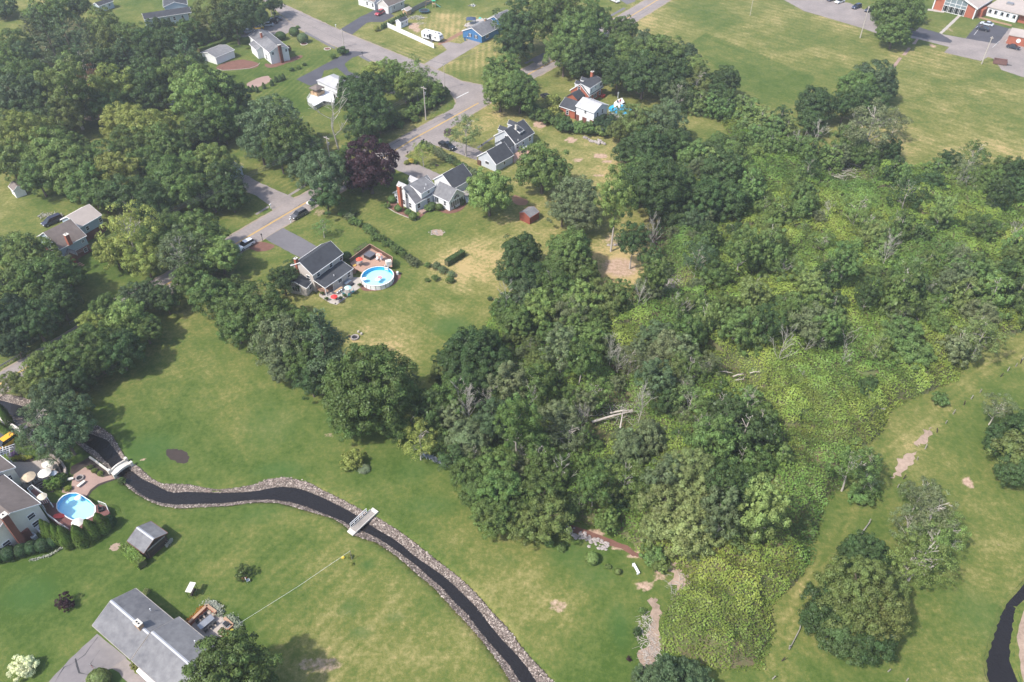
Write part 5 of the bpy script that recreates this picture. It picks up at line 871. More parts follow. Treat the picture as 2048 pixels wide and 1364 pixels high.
for k in range(2):
    fd2 = Fr(); fd2.a = pt(f, 1.5 + k * 3.4, f.W - .7, 0); fd2.u = -f.w; fd2.w = f.u; fd2.L = 2.6; fd2.W = 1.8; fd2.ang = math.atan2(fd2.u.y, fd2.u.x); gable(h, None, None, None, 4.8, .8, 'white', 'roof_dark', z0=3., f=fd2, ov=.1, og=.1)
chimney(h, q(1172, 100), 7.4, 5., 1., .8, 'brick', f.ang, pots=2)
f3 = gable(h, q(910, 700), q(685, 625), q(1010, 560), 2.8, 1.8, 'brick', 'roof_dark', L=6., W=6.4, wins=[('s', .5, 1.4, dict(w=.8))])
f4 = gable(h, None, None, None, 2.7, 1.4, 'brick', 'roof_dark', trim=None, f=(lambda o: (o.__dict__.update(a=pt(f, -4.2, 1.6, 0), u=f.u, w=f.w, L=4.4, W=4.4, he=2.7, ang=f.ang), o)[1])(Fr()))
MB().box(pt(f, f.L - 1.2, -.7, .45), (1.2, 1.2, .9), f.ang).build('bulkhead_door', M['red_paint'], h)
h2 = house('white_wing', (1165, 240), 'two storey white wing with pale roof and brick ground floor joined to the brick house')
f = gable(h2, q(1200, 725), q(915, 615), q(1405, 600), 5., 1.6, 'white', 'roof_light', low=(2.2, 'brick_dark'), wins=[('a', .25, 3.7, dict(w=.7)), ('a', .62, 4.0, dict(w=.7)), ('s', .48, 4.0, dict(w=.7, h=.9)), ('s', .72, 1.1, dict(w=1., h=2., pane='white', name='door')), ('s', .3, 1.1, dict(w=1., h=2., pane='white', name='door'))])
window(h2, f, 'a', .35, 1.4, w=1.1, h=1.2, ov=.24, og=.17, mull=2)
# blue house
q = Z(890, 0, 13.64); h = house('blue_house', (965, 60), 'blue ranch house with white trim and grey roof behind the big trees')
f = gable(h, q(1010, 990), q(1560, 710), q(500, 800), 2.6, 2.1, 'blue_siding', 'roof_grey', L=11.5, W=9.4, wins=[('a', .3, 1.7, dict(w=.6, h=1., shut='shutter')), ('a', .62, 1.7, dict(w=.6, h=1., shut='shutter')), ('s', .3, 1.5, dict(w=1.6, h=1., mull=2))])
f2 = gable(h, q(1560, 640), q(2000, 400), q(1310, 480), 2.8, 1.9, 'blue_siding', 'roof_grey', L=9., W=7.5)
chimney(h, q(1100, 510), 5.3, 4., .9, .6, 'brick_tan', f.ang, pots=2)
# colonial at the upper left of the side road
q = Z(380, 30, 8.525); h = house('white_colonial', (520, 95), 'white two storey house with grey roof and outside brick chimney by the parked cars')
f = gable(h, q(1345, 640), q(960, 320), q(1630, 535), 4.3, 1.5, 'white', 'roof_grey', L=19.5, W=7.4, wins=[('a', .16, 3.6, dict(w=.7, h=.8)), ('a', .88, 3.6, dict(w=.7, h=.8)), ('s', .1, 2.9, dict(w=.6, h=.8)), ('s', .5, 2.8, dict(w=.8, h=1.6)), ('s', .22, 1.3, dict(w=.9, h=1.9, name='door'))])
chimney(h, q(1520, 510), 6.3, 0., 1., .7, 'brick_dark', f.ang + R(90), pots=1); chimney(h, q(1207, 300), 7., 4.6, .6, .6, 'brick', f.ang, pots=1)
f2 = gable(h, q(1130, 600), q(850, 350), q(1260, 540), 3.3, 1., 'white', 'roof_grey', L=7., W=4.)
h2 = house('garage', q(450, 640), 'white garage wing with grey roof left of the small birch like tree', 'garage'); gable(h2, q(435, 725), q(690, 620), q(265, 600), 2.7, .9, 'white', 'roof_grey', L=8.5, W=8.)
# house with gazebo deck
q = Z(560, 110, 11.37); h = house('white_garage_house', (650, 150), 'white house with pale roof at the end of the new black driveway')
gable(h, q(820, 575), q(1180, 740), q(990, 385), 2.9, 1.3, 'white', 'roof_light', L=10.5, W=7.2, hip=2.6)
f = frame(q(650, 745), q(880, 830), q(830, 670), 3.6); gz = house('gazebo', q(860, 900), 'wooden gazebo with brown hipped roof raised on the white deck', 'gazebo')
gable(gz, q(650, 745), q(880, 830), q(830, 670), 3.6, .9, roof='roof_brown', hip=1.6, L=3.6, W=3.6, walls=False); f.L = f.W = 3.6
MB().box(pt(f, 1.8, 1.8, 1.9), (3.2, 3.2, 1.), f.ang).build('half_wall', M['new_wood'], gz); MB().box(pt(f, 1.8, 1.8, .7), (3.3, 3.3, 1.4), f.ang).build('skirt', M['white'], gz)
for a_, b_ in ((.25, .25), (3.35, .25), (.25, 3.35), (3.35, 3.35), (1.8, .25), (.25, 1.8)): MB().box(pt(f, a_, b_, 2.7), (.14, .14, 1.7), f.ang).build('post', M['brown_wood'], gz)
dk = house('raised_deck', q(900, 1000), 'raised white deck with railing and trellis below the wooden gazebo', 'deck')
pp = [q(690, 930), q(620, 1040), q(780, 1165), q(1000, 1040), q(1240, 1080), q(1200, 860), q(1040, 800)]; P_ = [G(*p, 1.3) for p in pp]; MB().prism([(p.x, p.y) for p in P_], 1.2, 1.35).build('floor', M['white'], dk)
mb = MB(); mb2 = MB()
for a_, b_ in zip(P_, P_[1:]):
    n_ = max(2, int((b_ - a_).length / .35))
    mb.tube([a_ + Vector((0, 0, .95)), b_ + Vector((0, 0, .95))], .05, 4)
    for k in range(n_ + 1): p = a_.lerp(b_, k / n_); mb.box((p.x, p.y, 1.8), (.05, .05, .95)); mb2.box((p.x, p.y, .6), (.08, .08, 1.2))
mb.build('railing', M['trim'], dk); mb2.build('lattice', M['trim'], dk)
# houses at the top edge
q = Z(180, 0, 8.533); h = house('grey_roof_house', q(1400, 250), 'long pale house with slate grey roof at the top edge left of the wooded strip')
f = gable(h, q(920, 330), q(1850, 190), q(880, 210), 3.4, 1.2, 'pale_blue_siding', 'roof_dark', L=17.5, W=6.4, wins=[('s', .62, 2., dict(w=.8)), ('s', .8, 2., dict(w=.8)), ('s', .95, 2.4, dict(w=.8)), ('s', .5, 2.)])
f2 = gable(h, q(1250, 120), q(1240, -60), q(1760, 60), 3.6, 1.5, 'pale_blue_siding', 'roof_dark', L=8., W=9.)
h = house('outbuilding', q(250, 130), 'pale outbuilding with two windows and a door at the top left', 'shed'); f = gable(h, q(150, 105), q(390, 20), q(60, 30), 2.6, 1., 'pale_blue_siding', 'roof_dark', wins=[('s', .22, 1.6, dict(w=.8, h=.7)), ('s', .72, 1.6, dict(w=.8, h=.7)), ('s', .5, 1.1, dict(w=1., h=1.9, pane='white', name='door'))], L=7., W=4.)
h = house('white_house', (2, 12), 'white house corner at the very top left edge'); gable(h, (14, 10), (-20, -8), (0, 22), 3., 1.2, 'pale_blue_siding', 'roof_grey', L=9., W=6.)
q = Z(680, 0, 9.093); h = house('stone_house', q(850, 80), 'beige house with stone front and double garage doors above the red car')
f = gable(h, q(880, 120), q(1230, -20), q(660, 35), 3., 2.2, 'stone_siding', 'roof_brown', L=9.5, W=6.4, wins=[('s', .14, 1.1, dict(w=.9, h=2., pane='white', name='door')), ('s', .35, 1.7, dict(w=.7, h=1.)), ('s', .82, 1.9, dict(w=.7, h=1.)), ('a', .28, 1.1, dict(w=2.1, h=2., pane='white', name='garage_door')), ('a', .72, 1.1, dict(w=2.1, h=2., pane='white', name='garage_door'))])
f2 = gable(h, q(620, 40), q(300, -60), q(720, -20), 3.2, 2., 'white', 'roof_brown', L=10., W=6., wins=[('s', .12, 1.7, dict(w=.9)), ('s', .45, 1.7, dict(w=.9))])
f3 = gable(h, q(600, -30), q(700, -70), q(530, -75), 3.2, 1.6, 'white', 'roof_brown', L=4., W=3.6)
h = thing('garden_shed', G(*q(1140, 430)), 'white garden shed with two windows behind the white vinyl fence', 'shed'); f = gable(h, q(1105, 405), q(1270, 330), q(1010, 370), 2.3, .9, 'white', 'roof_dark', wins=[('s', .2, 1.4, dict(w=.6, h=.6)), ('s', .75, 1.4, dict(w=.6, h=.6)), ('s', .47, 1., dict(w=.8, h=1.7, pane='white', name='door'))], L=4.4, W=2.8, ov=.15, og=.1)
h = thing('lean_to', G(*q(1270, 190)), 'small tan roofed lean-to between the beige house and the brown fence', 'shed'); gable(h, q(1215, 200), q(1350, 130), q(1190, 150), 2., .7, 'new_wood', 'roof_tan', L=3.4, W=2.6)
# left house behind the big trees
q = Z(60, 390, 9.094); h = house('brick_cottage', (130, 480), 'grey roofed cottage with brick lower walls and chimney, dark van behind it')
f = gable(h, q(540, 990), q(965, 770), q(-50, 640), 4.6, 3.0, 'pale_blue_siding', 'roof_brown', L=7., W=9.4, low=(2.1, 'brick_dark'), wins=[('s', .85, 3.5, dict(w=.6, h=.6)), ('s', .82, 1.2, dict(w=.8, h=1.))])
chimney(h, q(655, 720), 7.3, 4.6, .9, .9, 'brick', f.ang, pots=1)
f2 = gable(h, q(905, 590), q(1200, 420), q(540, 440), 4.6, 2., 'pale_blue_siding', 'roof_tan', hip=0, L=6.5, W=7.2, low=(2.1, 'brick_dark'), wins=[('s', .28, 3.2, dict(w=.8, h=1.)), ('s', .92, 3.4, dict(w=.8, h=1.))])
f3 = gable(h, q(860, 1090), q(820, 1010), q(640, 1200), 2.3, 1.5, 'brick_dark', 'roof_grey', L=2.2, W=2.6, trim='weathered'); window(h, f3, 'a', .5, 1.1, w=.9, h=1.9, frame_m='brick_dark', pane='red_paint', name='door')
for k in range(3): g_ = G(*q(880 + 40 * k, 1270)); MB().box((g_.x, g_.y - .3 * k, .3 - .1 * k), (1.3, .4, .12), f.ang).build('step', M['brick_tan'], h)
# half hidden houses in the wood on the left
h = house('pale_house', (478, 340), 'pale house mostly hidden behind trees at the left end of the brown driveway'); gable(h, (486, 334), (452, 314), (474, 350), 3., 1.6, 'pale_blue_siding', 'roof_grey', L=8., W=5.)
h = house('hidden_house', (330, 190), 'white roofed house glimpsed through the dark trees at the left'); gable(h, (335, 195), (300, 180), (345, 180), 3., 1.4, 'white', 'roof_grey', L=9., W=6.)
h = thing('awning_shed', G(213, 305), 'small tan roofed shelter glimpsed among the trees at the left', 'shed'); gable(h, (205, 303), (216, 299), (212, 310), 2.2, .5, 'white', 'roof_tan', L=2.4, W=2.)
# cream house, lower left edge
q = Z(0, 960, 8.525); h = house('cream_house', (30, 1040), 'cream house with tall dark brick chimney and brown roof at the lower left edge')
f = gable(h, q(690, 400), q(180, 0), (-19, 1063), 5.2, 2.3, 'cream', 'roof_brown', L=11., W=8.6, wins=[('a', .22, 3.9, dict(w=1.1, h=1.)), ('a', .22, 1.9, dict(w=1.1, h=1.)), ('a', .84, 2.2, dict(w=1.1, h=1.)), ('s', .35, 3.6, dict(w=1., h=1.2))], ridge=False)
chimney(h, q(55, 600), 8.8, 0, 1.0, .9, 'brick_dark', f.ang + R(90), pots=1)
MB().box(pt(f, .1, f.W * .5 + .05, 1.2), (.7, 1.9, 2.4), f.ang).build('chimney_base', M['brick_dark'], h)
g_ = G(*q(235, 590), 5.9)
for nm_, (x_, y_), s_ in (('air_conditioner', q(725, 880), (.9, .9, .9)), ('heat_pump', q(580, 980), (1.2, .8, .7))):
    e = G(x_, y_); o = thing(nm_, (e.x, e.y, 0), 'square grey air conditioner by the cream house wall' if 'air' in nm_ else 'pale boxy unit beside the big brick chimney base', 'air unit'); MB().box((e.x, e.y, s_[2] / 2), s_, f.ang).build('casing', M['white'], o); MB().lathe((e.x, e.y, s_[2] + .01), [(.34, 0), (.34, .02)], 12).build('fan_grille', M['metal_grey'], o)
f2 = gable(h, (20, 962), (-30, 925), (-20, 995), 5.4, 2., 'cream', 'roof_brown', L=9., W=8., f=None) if False else None
fb = Fr(); fb.a = G(31, 934.6, 4.8); fb.a.z = 0; fb.u = f.u; fb.w = f.w; fb.L = 9.; fb.W = 8.; fb.ang = f.ang; gable(h, None, None, None, 4.8, 1.9, 'cream', 'roof_brown', f=fb, wins=[('a', .2, 3.4, dict(w=1.1, h=1.))])
# school
q = Z(1808, 0, 8.525); h = house('school', (1950, 20), 'school building with glass entrance front and orange brick ends at the top right', 'school')
A0 = G(*q(480, 150)); B0 = G(*q(1175, 325)); u = (B0 - A0).normalized(); w = Vector((-u.y, u.x, 0)); L = (B0 - A0).length
def bx_(n, l, s, z, size, m, par=h): p = A0 + u * l + w * s; return MB().box((p.x, p.y, z), size, math.atan2(u.y, u.x)).build(n, M[m], par)
prof = lambda l: 4.0 + 3.4 * min(l, L - l) / (L / 2)
mb = MB(); 
f = Fr(); f.a = A0 + Vector((0, 0, 0)) - u * .5 - w * .6; f.u = w; f.w = u; f.L = 18.; f.W = L + 1.; f.ang = math.atan2(w.y, w.x)
gable(h, None, None, None, 4.4, 3.2, 'brick_tan', 'roof_tan', f=f, th=.5, ov=.5, og=.8)
l1, l2 = L * .24, L * .77
bx_('brick_panel', (.4 + l1) / 2, .12, 2.2, (l1 - .5, .2, 4.4), 'brick'); bx_('brick_panel', (l2 + L - .4) / 2, .12, 2.2, (L - l2 - .5, .2, 4.4), 'brick')
for l in (.1, L - .1): bx_('column', l, .0, 2.1, (.4, .4, 4.2), 'white')
bays = 4; bw = (l2 - l1) / bays; zt2 = lambda l: 4.2 + 3. * min(l, L - l) / (L / 2)
fr_ = MB()
for k in range(bays + 1): l = l1 + k * bw; p = A0 + u * l; fr_.box((p.x, p.y, zt2(l) / 2), (.14, .2, zt2(l)), math.atan2(u.y, u.x))
for z in (.15, 2.5, 3.7): p = A0 + u * (l1 + l2) / 2; fr_.box((p.x, p.y, z), (l2 - l1, .18, .12), math.atan2(u.y, u.x))
wf = fr_.build('window_wall', M['trim'], h)
for k in range(bays):
    l = l1 + (k + .5) * bw; p = A0 + u * l + w * .06
    for z, hh_, m_ in ((1.3, 2.2, 'glass_dark'), (3.1, 1.05, 'pane_school'), (3.75 + (zt2(l) - 4.) / 2, zt2(l) - 3.95, 'pane_school')): MB().box((p.x, p.y, z), (bw - .2, .06, max(.3, hh_)), math.atan2(u.y, u.x)).build('pane', M[m_], wf)
    for j in (-.25, .25): p2 = p - w * .08 + u * bw * j; MB().box((p2.x, p2.y, 1.3), (.06, .08, 2.3), math.atan2(u.y, u.x)).build('mullion', M['trim'], wf)
h = house('school_wing', (2010, 30), 'flat roofed school wing with a row of white framed windows at the top right', 'school')
A1 = G(*q(1330, 330)); B1 = G(*q(1900, 400)); A1 = G(*q(1385, 265)); B1 = G(*q(1890, 390)); u1 = (B1 - A1).normalized(); w1 = Vector((-u1.y, u1.x, 0)); L1 = (B1 - A1).length; an = math.atan2(u1.y, u1.x)
def b1(n, l, s, z, size, m, par=h): p = A1 + u1 * l + w1 * s; return MB().box((p.x, p.y, z), size, an).build(n, M[m], par)
b1('wall', L1 / 2, 9., 1.6, (L1, 17.8, 3.2), 'white'); b1('roof', L1 / 2 + 8, 10., 3.4, (L1 + 17, 20.6, .3), 'roof_tan'); b1('brick_wing', L1 + 5.2, 9., 1.55, (10., 15., 3.1), 'brick')
b1('brick_wall', -2., -1.5, 1.5, (3.6, 5., 3.), 'brick'); b1('skylight', L1 * .45, 8., 3.9, (2.4, 1.6, .7), 'metal_grey'); b1('skylight', L1 * 1.1, 8., 3.9, (2.4, 1.6, .7), 'metal_grey')
for k in range(5):
    wv = b1('window', L1 * (k + .5) / 5, .02, 2.05, (L1 / 5 - .5, .16, 1.5), 'trim'); p = A1 + u1 * L1 * (k + .5) / 5 - w1 * .08
    for j in (-.26, .0, .26): p2 = p + u1 * j * (L1 / 5 - .8); MB().box((p2.x, p2.y, 2.05), ((L1 / 5 - .8) / 3 - .08, .08, 1.2), an).build('pane', M['glass_dark' if (k + j * 10) % 2 < 1.2 else 'pane_school'], wv)
wl = tag(MB().box((lambda p: (p.x, p.y, .25))(A1 + u1 * L1 * .45 - w1 * 4.6), (L1 + 2, .4, .5), an).build('low_wall', M['brick_tan'], None, loc=tuple(A1)), 'low tan retaining wall in front of the flat roofed school wing', 'wall')
h = house('brick_block', q(1920, 650), 'small orange brick building with a white round sign at the right of the school lot', 'building')
A2 = G(*q(1735, 740)); B2 = G(*q(2046, 800)); u2 = (B2 - A2).normalized(); w2 = Vector((-u2.y, u2.x, 0)); an2 = math.atan2(u2.y, u2.x); c2 = A2 + u2 * 5 + w2 * 4
MB().box((c2.x, c2.y, 1.5), (10., 8., 3.), an2).build('wall', M['brick'], h); MB().box((c2.x, c2.y, 3.12), (10.5, 8.5, .22), an2).build('roof', M['roof_tan'], h)
c3 = A2 + u2 * 3.6 - w2 * .03; mb = MB(); vs = [c3 + u2 * math.cos(t_ * .3927) * .75 + Vector((0, 0, 1.7 + math.sin(t_ * .3927) * .75)) for t_ in range(16)]; mb.add(vs + [v + w2 * .05 for v in vs], [list(range(16)), list(range(16, 32))[::-1]] + [[i, (i + 1) % 16, (i + 1) % 16 + 16, i + 16] for i in range(16)]); mb.build('round_sign', M['white'], h)
# ------------------------------------------------------------ vehicles
def car_builder(kind):
    def b():
        r = empty0('parked_car'); W = 1.82
        if kind == 'sedan': prof = [(-2.3, .35), (-2.32, .72), (-2.15, .92), (-1.3, .98), (1.05, .92), (2.15, .78), (2.32, .58), (2.3, .35)]; cab = [(-1.75, .96), (-1.0, 1.42), (.25, 1.45), (1.15, .93)]; wx = (-1.4, 1.4); wr = .33
        elif kind == 'sport': prof = [(-2.2, .3), (-2.25, .7), (-1.9, .86), (-1.1, .84), (.9, .76), (2.0, .64), (2.22, .45), (2.2, .28)]; cab = [(-1.4, .84), (-.75, 1.16), (.05, 1.18), (.85, .78)]; wx = (-1.35, 1.35); wr = .34
        elif kind == 'suv': prof = [(-2.3, .4), (-2.34, .9), (-2.25, 1.08), (-1.3, 1.1), (1.0, 1.06), (2.1, .98), (2.32, .7), (2.3, .4)]; cab = [(-2.22, 1.08), (-1.95, 1.66), (.35, 1.7), (1.15, 1.07)]; wx = (-1.4, 1.4); wr = .37
        elif kind == 'van': prof = [(-2.5, .4), (-2.54, 1.0), (-2.5, 1.15), (-1.3, 1.15), (1.3, 1.08), (2.3, .95), (2.5, .7), (2.48, .4)]; cab = [(-2.48, 1.13), (-2.35, 1.78), (.6, 1.8), (1.6, 1.05)]; wx = (-1.5, 1.6); wr = .36
        else: prof = [(-2.85, .5), (-2.9, 1.0), (-2.85, 1.12), (-.6, 1.14), (1.3, 1.12), (2.55, 1.05), (2.88, .8), (2.85, .48)]; cab = [(-.75, 1.12), (-.5, 1.82), (.9, 1.85), (1.5, 1.12)]; wx = (-1.8, 1.85); wr = .42
        def slab(mb, pr, y0, taper):
            n = len(pr); top = max(p[1] for p in pr); bot = min(p[1] for p in pr); vs = []
            for sgn in (-1, 1):
                for x, z in pr: vs.append((x, sgn * (y0 - taper * (z - bot) / max(.01, top - bot)), z))
            mb.add(vs, [list(range(n)), list(range(n, 2 * n))[::-1]] + [[i, i + n, (i + 1) % n + n, (i + 1) % n] for i in range(n)])
        mb = MB(); slab(mb, prof, W / 2, .07); 
        if kind == 'pickup': mb.box((-1.85, 0, 1.15), (.0 + 1.9, 1.5, .02))
        mb.build('body', M['car_paint'], r)
        mb = MB(); slab(mb, cab, W / 2 - .07, .17); mb.build('cabin_glass', M['glass_dark'], r)
        x0, x1 = cab[1][0] + .08, cab[2][0] - .05; z1 = cab[1][1]; mb = MB(); mb.box(((x0 + x1) / 2, 0, z1 + .03), (x1 - x0, W - .5, .06)); mb.build('roof_panel', M['car_paint'], r)
        if kind == 'pickup': MB().box((-1.85, 0, 1.19), (1.9, 1.55, .05)).build('bed_cover', M['dark_metal'], r)
        for x in wx:
            for s in (-1, 1):
                mb = MB(); vs = []
                for yy in (s * (W / 2 - .22), s * (W / 2 + .0)):
                    for k in range(12): t = k * math.pi / 6; vs.append((x + wr * math.cos(t), yy, wr + wr * math.sin(t)))
                mb.add(vs, [list(range(12)), list(range(12, 24))[::-1]] + [[i, (i + 1) % 12, (i + 1) % 12 + 12, i + 12] for i in range(12)]); w_ = mb.build('wheel', M['rubber'], r)
                mb = MB(); vs = [(x + wr * .6 * math.cos(k * math.pi / 4), s * (W / 2 + .012), wr + wr * .6 * math.sin(k * math.pi / 4)) for k in range(8)]; mb.add(vs, [list(range(8)) if s < 0 else list(range(8))[::-1]]); mb.build('rim', M['metal_grey'], w_)
        xf = prof[-2][0]; zf = prof[-2][1]
        for s in (-1, 1): MB().box((xf - .06, s * .62, zf + .06), (.2, .34, .14)).build('headlight', M['white'], r); MB().box((prof[1][0] + .03, s * .66, prof[1][1] - .02), (.1, .26, .16)).build('tail_light', M['red_paint'], r)
        MB().box((cab[2][0] + .5, 0, (cab[2][1] + cab[3][1]) / 2 + .02), (.03, .03, .03)).build('wiper', M['dark_metal'], r)
        return r
    return b
def car(kind, a, b, color, label, cat='car', group=None, z=0.02):
    """a rear, b front in the photo"""
    A, B = G(*a, .5), G(*b, .5); c = (A + B) / 2; place('car_' + kind, car_builder(kind), (c.x, c.y, z), math.atan2((B - A).y, (B - A).x), label, cat, group, color)
car('suv', (505, 483), (477, 499), (.85, .86, .88), 'white suv with black roof at the main road edge by the black driveway')
car('suv', (613, 421), (583, 438), (.12, .12, .13), 'dark grey car driving on the main road above the tan house')
car('sedan', (640, 396), (620, 407), (.85, .85, .85), 'white car on the main road half hidden under the dark tree')
car('pickup', (880, 286), (909, 299), (.02, .024, .032), 'dark blue pickup truck on the driveway of the light grey house', 'pickup')
car('suv', (768, 22), (751, 31), (.42, .03, .05), 'red car parked on the new black driveway before the beige house')
car('van', (121, 436), (88, 450), (.05, .055, .09), 'dark van parked beside the wood pile behind the brick cottage', 'van')
car('sport', (525, 54), (505, 57), (.80, .50, .03), 'yellow sports car parked behind the white two storey house')
car('sedan', (546, 49), (524, 50), (.55, .58, .62), 'silver car parked between the yellow car and the black ones')
car('suv', (555, 44), (536, 43), (.02, .02, .03), 'black suv parked between the silver car and the dark sedan')
car('sedan', (561, 38), (543, 38), (.03, .035, .06), 'dark sedan parked nearest the side road at the white two storey house')
car('sedan', (489, 66), (506, 59), (.25, .27, .30), 'grey car half hidden behind the ridge of the white two storey house')
car('sedan', (1086, 190), (1100, 198), (.03, .03, .04), 'dark car under the trees left of the brick house')
G4 = 'cars in the school lot'
car('suv', (1722, 11), (1704, 17), (.03, .04, .09), 'dark blue car in the school lot left of the wooden pole', group=G4)
car('suv', (1747, 16), (1729, 24), (.03, .035, .07), 'dark car just behind the wooden pole in the school lot', group=G4)
car('sedan', (1763, 20), (1745, 29), (.8, .8, .8), 'white car partly hidden by the tree in the school lot', group=G4)
car('sedan', (1689, 0), (1670, 6), (.82, .82, .82), 'white car at the top edge of the school lot', group=G4)
car('suv', (1672, -4), (1654, 1), (.04, .05, .1), 'dark blue car cut by the top edge of the photo', group=G4)
car('sedan', (1979, 61), (1953, 55), (.02, .025, .04), 'black sedan parked nearest the lane below the flat roofed school wing', group=G4)
car('sedan', (1987, 51), (1961, 45), (.55, .6, .65), 'silver sedan parked behind the black one below the flat roofed school wing', group=G4)
car('sedan', (2012, 91), (2042, 98), (.03, .04, .06), 'dark sedan parked against the small orange brick building', group=G4)
car('van', (1220, -3), (1238, 5), (.7, .7, .7), 'white van at the top edge beside the main road', 'van')
car('suv', (22, 880), (0, 895), (.85, .42, .02), 'orange yellow jeep cut by the left edge below the leafy tree', 'jeep')
# travel trailer
g = G(845, 78); g2 = G(881, 87); u = (g2 - g).normalized(); w = Vector((-u.y, u.x, 0)); a = math.atan2(u.y, u.x); c = (g + g2) / 2 + w * 1.2 + u * .1
t = thing('travel_trailer', (c.x, c.y, 0), 'long white travel trailer parked behind the white vinyl fence', 'trailer')
f = Fr(); f.a = g + u * -.4; f.u = u; f.w = w; f.L = 8.4; f.W = 2.45; f.ang = a; f.a.z = 0
def rounded(s0, s1, z0, z1): return [(s0, z0), (s1, z0), (s1, z1), (s0, z1)]
mb = MB(); n_ = 9
secs = []
for i, l in enumerate([0, .25, .5, 7.2, 7.9, 8.3, 8.4]):
    top = [2.7, 3.05, 3.15, 3.1, 2.7, 2.0, 1.4][i]; bot = [.75, .6, .55, .55, .7, .95, 1.2][i]; secs.append([pt(f, l, s, z) for s, z in ((0, bot), (f.W, bot), (f.W, top - .15), (f.W - .15, top), (.15, top), (0, top - .15))])
vs = [p for s_ in secs for p in s_]; fs = [[i * 6 + j, i * 6 + (j + 1) % 6, (i + 1) * 6 + (j + 1) % 6, (i + 1) * 6 + j] for i in range(6) for j in range(6)] + [list(range(6))[::-1], list(range(36, 42))]; mb.add(vs, fs); mb.build('body', M['white'], t)
for l, z, w_, h_ in ((1.3, 2.1, .9, .6), (2.9, 1.9, 1.2, 1.1), (4.9, 2.2, .3, .7), (6.3, 1.7, .5, .6)): MB().box(pt(f, l, -.01, z), (w_, .05, h_), a).build('window', M['glass_dark'], t)
MB().box(pt(f, 4.1, -.02, 1.7), (.7, .06, 1.9), a).build('door', M['shutter'], t)
MB().box(pt(f, 2.2, -.25, 1.75), (3.2, .5, 1.9), a).build('slide_out', M['white'], t)
for l in (1.9, 3.2, 4.): MB().box(pt(f, l, -.52, 1.85), (.6, .04, .9), a).build('window', M['glass_dark'], t)
MB().box(pt(f, 8.1, f.W / 2, 2.0), (.35, 1.6, .7), a, -.6).build('windshield', M['glass_dark'], t)
for l in (2.6, 5.8, 7.2): MB().box(pt(f, l, 1.2, 3.17), (.6, .6, .12), a).build('roof_vent', M['dark_metal'], t)
for l in (4.6, 5.5):
    for s in (.1, f.W - .1): MB().lathe(pt(f, l, s, .35), [(.0, -.01), (.35, -.0)], 10).tube([pt(f, l, s - .12, .36), pt(f, l, s + .12, .36)], .36, 10).build('wheel', M['rubber'], t)
MB().tube([pt(f, 8.3, 1.2, .7), pt(f, 9.4, 1.2, .5)], .06).build('hitch', M['dark_metal'], t); MB().box(pt(f, 5., -.7, .3), (.7, .6, .3), a).build('step', M['metal_grey'], t)
# ------------------------------------------------------------ fences, walls, poles
def pole(name, base, top, label, r0=.2, m='pole_wood', arm=2.2, kind='utility'):
    g = G(*base); h = hgt(base, top); o = thing(name, (g.x, g.y, 0), label, 'utility pole' if kind == 'utility' else 'pole')
    MB().tube([(g.x, g.y, 0), (g.x, g.y, h)], [r0, r0 * .65], 8).build('pole_shaft', M[m], o)
    if kind == 'utility':
        d = Vector((math.cos(R(143.8)), math.sin(R(143.8)), 0)); a = R(143.8); MB().box((g.x, g.y, h - .5), (arm, .18, .2), a).build('crossarm', M[m], o)
        for k in (-1, -.4, .4, 1): MB().lathe((g.x + d.x * k * arm * .46, g.y + d.y * k * arm * .46, h - .42), [(.05, 0), (.07, .1), (.03, .22)], 6).build('insulator', M['metal_grey'], o)
        if kind == 'utility' and arm > 1.5: MB().lathe((g.x + .35, g.y, h - 2.6), [(.22, 0), (.25, .1), (.25, .8), (.1, .9)], 10).build('transformer', M['metal_grey'], o)
    return Vector((g.x, g.y, h - .3))
t1 = pole('utility_pole', (852, 240), (846, 173), 'tall utility pole with crossarm on the verge between the two big dark trees')
t2 = pole('utility_pole', (662, 330), (655, 273), 'utility pole with crossarm left of the purple maple')
t3 = pole('utility_pole', (688, 94), (681, 58), 'brown utility pole beside the side road near the round green shrub', arm=1.2)
t4 = pole('utility_pole', (890, 178), (887, 126), 'slim pale pole at the corner of the two roads', r0=.1, arm=.8)
t5 = pole('utility_pole', (544, 32), (537, -3), 'dark utility pole at the top of the side road')
t6 = pole('utility_pole', (1720, 76), (1738, 12), 'leaning wooden pole on the field edge by the school lane', arm=.6)
t7 = pole('utility_pole', (1963, 128), (1981, 73), 'utility pole with lamp arm beside the dumpster', arm=1.)
t8 = pole('utility_pole', (1500, 31), (1503, -8), 'thin pole standing in the mown school field', r0=.09, arm=.4)
t9 = pole('utility_pole', (1040, 115), (1040, 62), 'pale utility pole below the big trees left of the brick house', arm=.8)
u_ = (G(572, 428) - G(957, 206)).normalized()
def wire(a, b, sag, label, r=.035):
    pts = [a.lerp(b, k / 12) - Vector((0, 0, sag * 4 * (k / 12) * (1 - k / 12))) for k in range(13)]; o = MB().tube(pts, r, 4, cap=False).build('overhead_wire', M['wire'], None, loc=tuple(a)); tag(o, label, 'wire', 'overhead power lines')
far = t2 + (t2 - t1).normalized() * 95; far.z = 9.
pb = [(t1, t2), (t2, far), (far, far + (far - t2))]
for i, (a_, b_) in enumerate(pb):
    for j, k in enumerate((-.9, .0, .9)):
        d = Vector((-u_.y, u_.x, 0)) * k; wire(a_ + d, b_ + d, 1.2, ['power line span between the two crossarm poles', 'power line span from the purple maple pole to the lower left', 'power line span over the dark trees at the left edge'][i] + [', left strand', ', middle strand', ', right strand'][j])
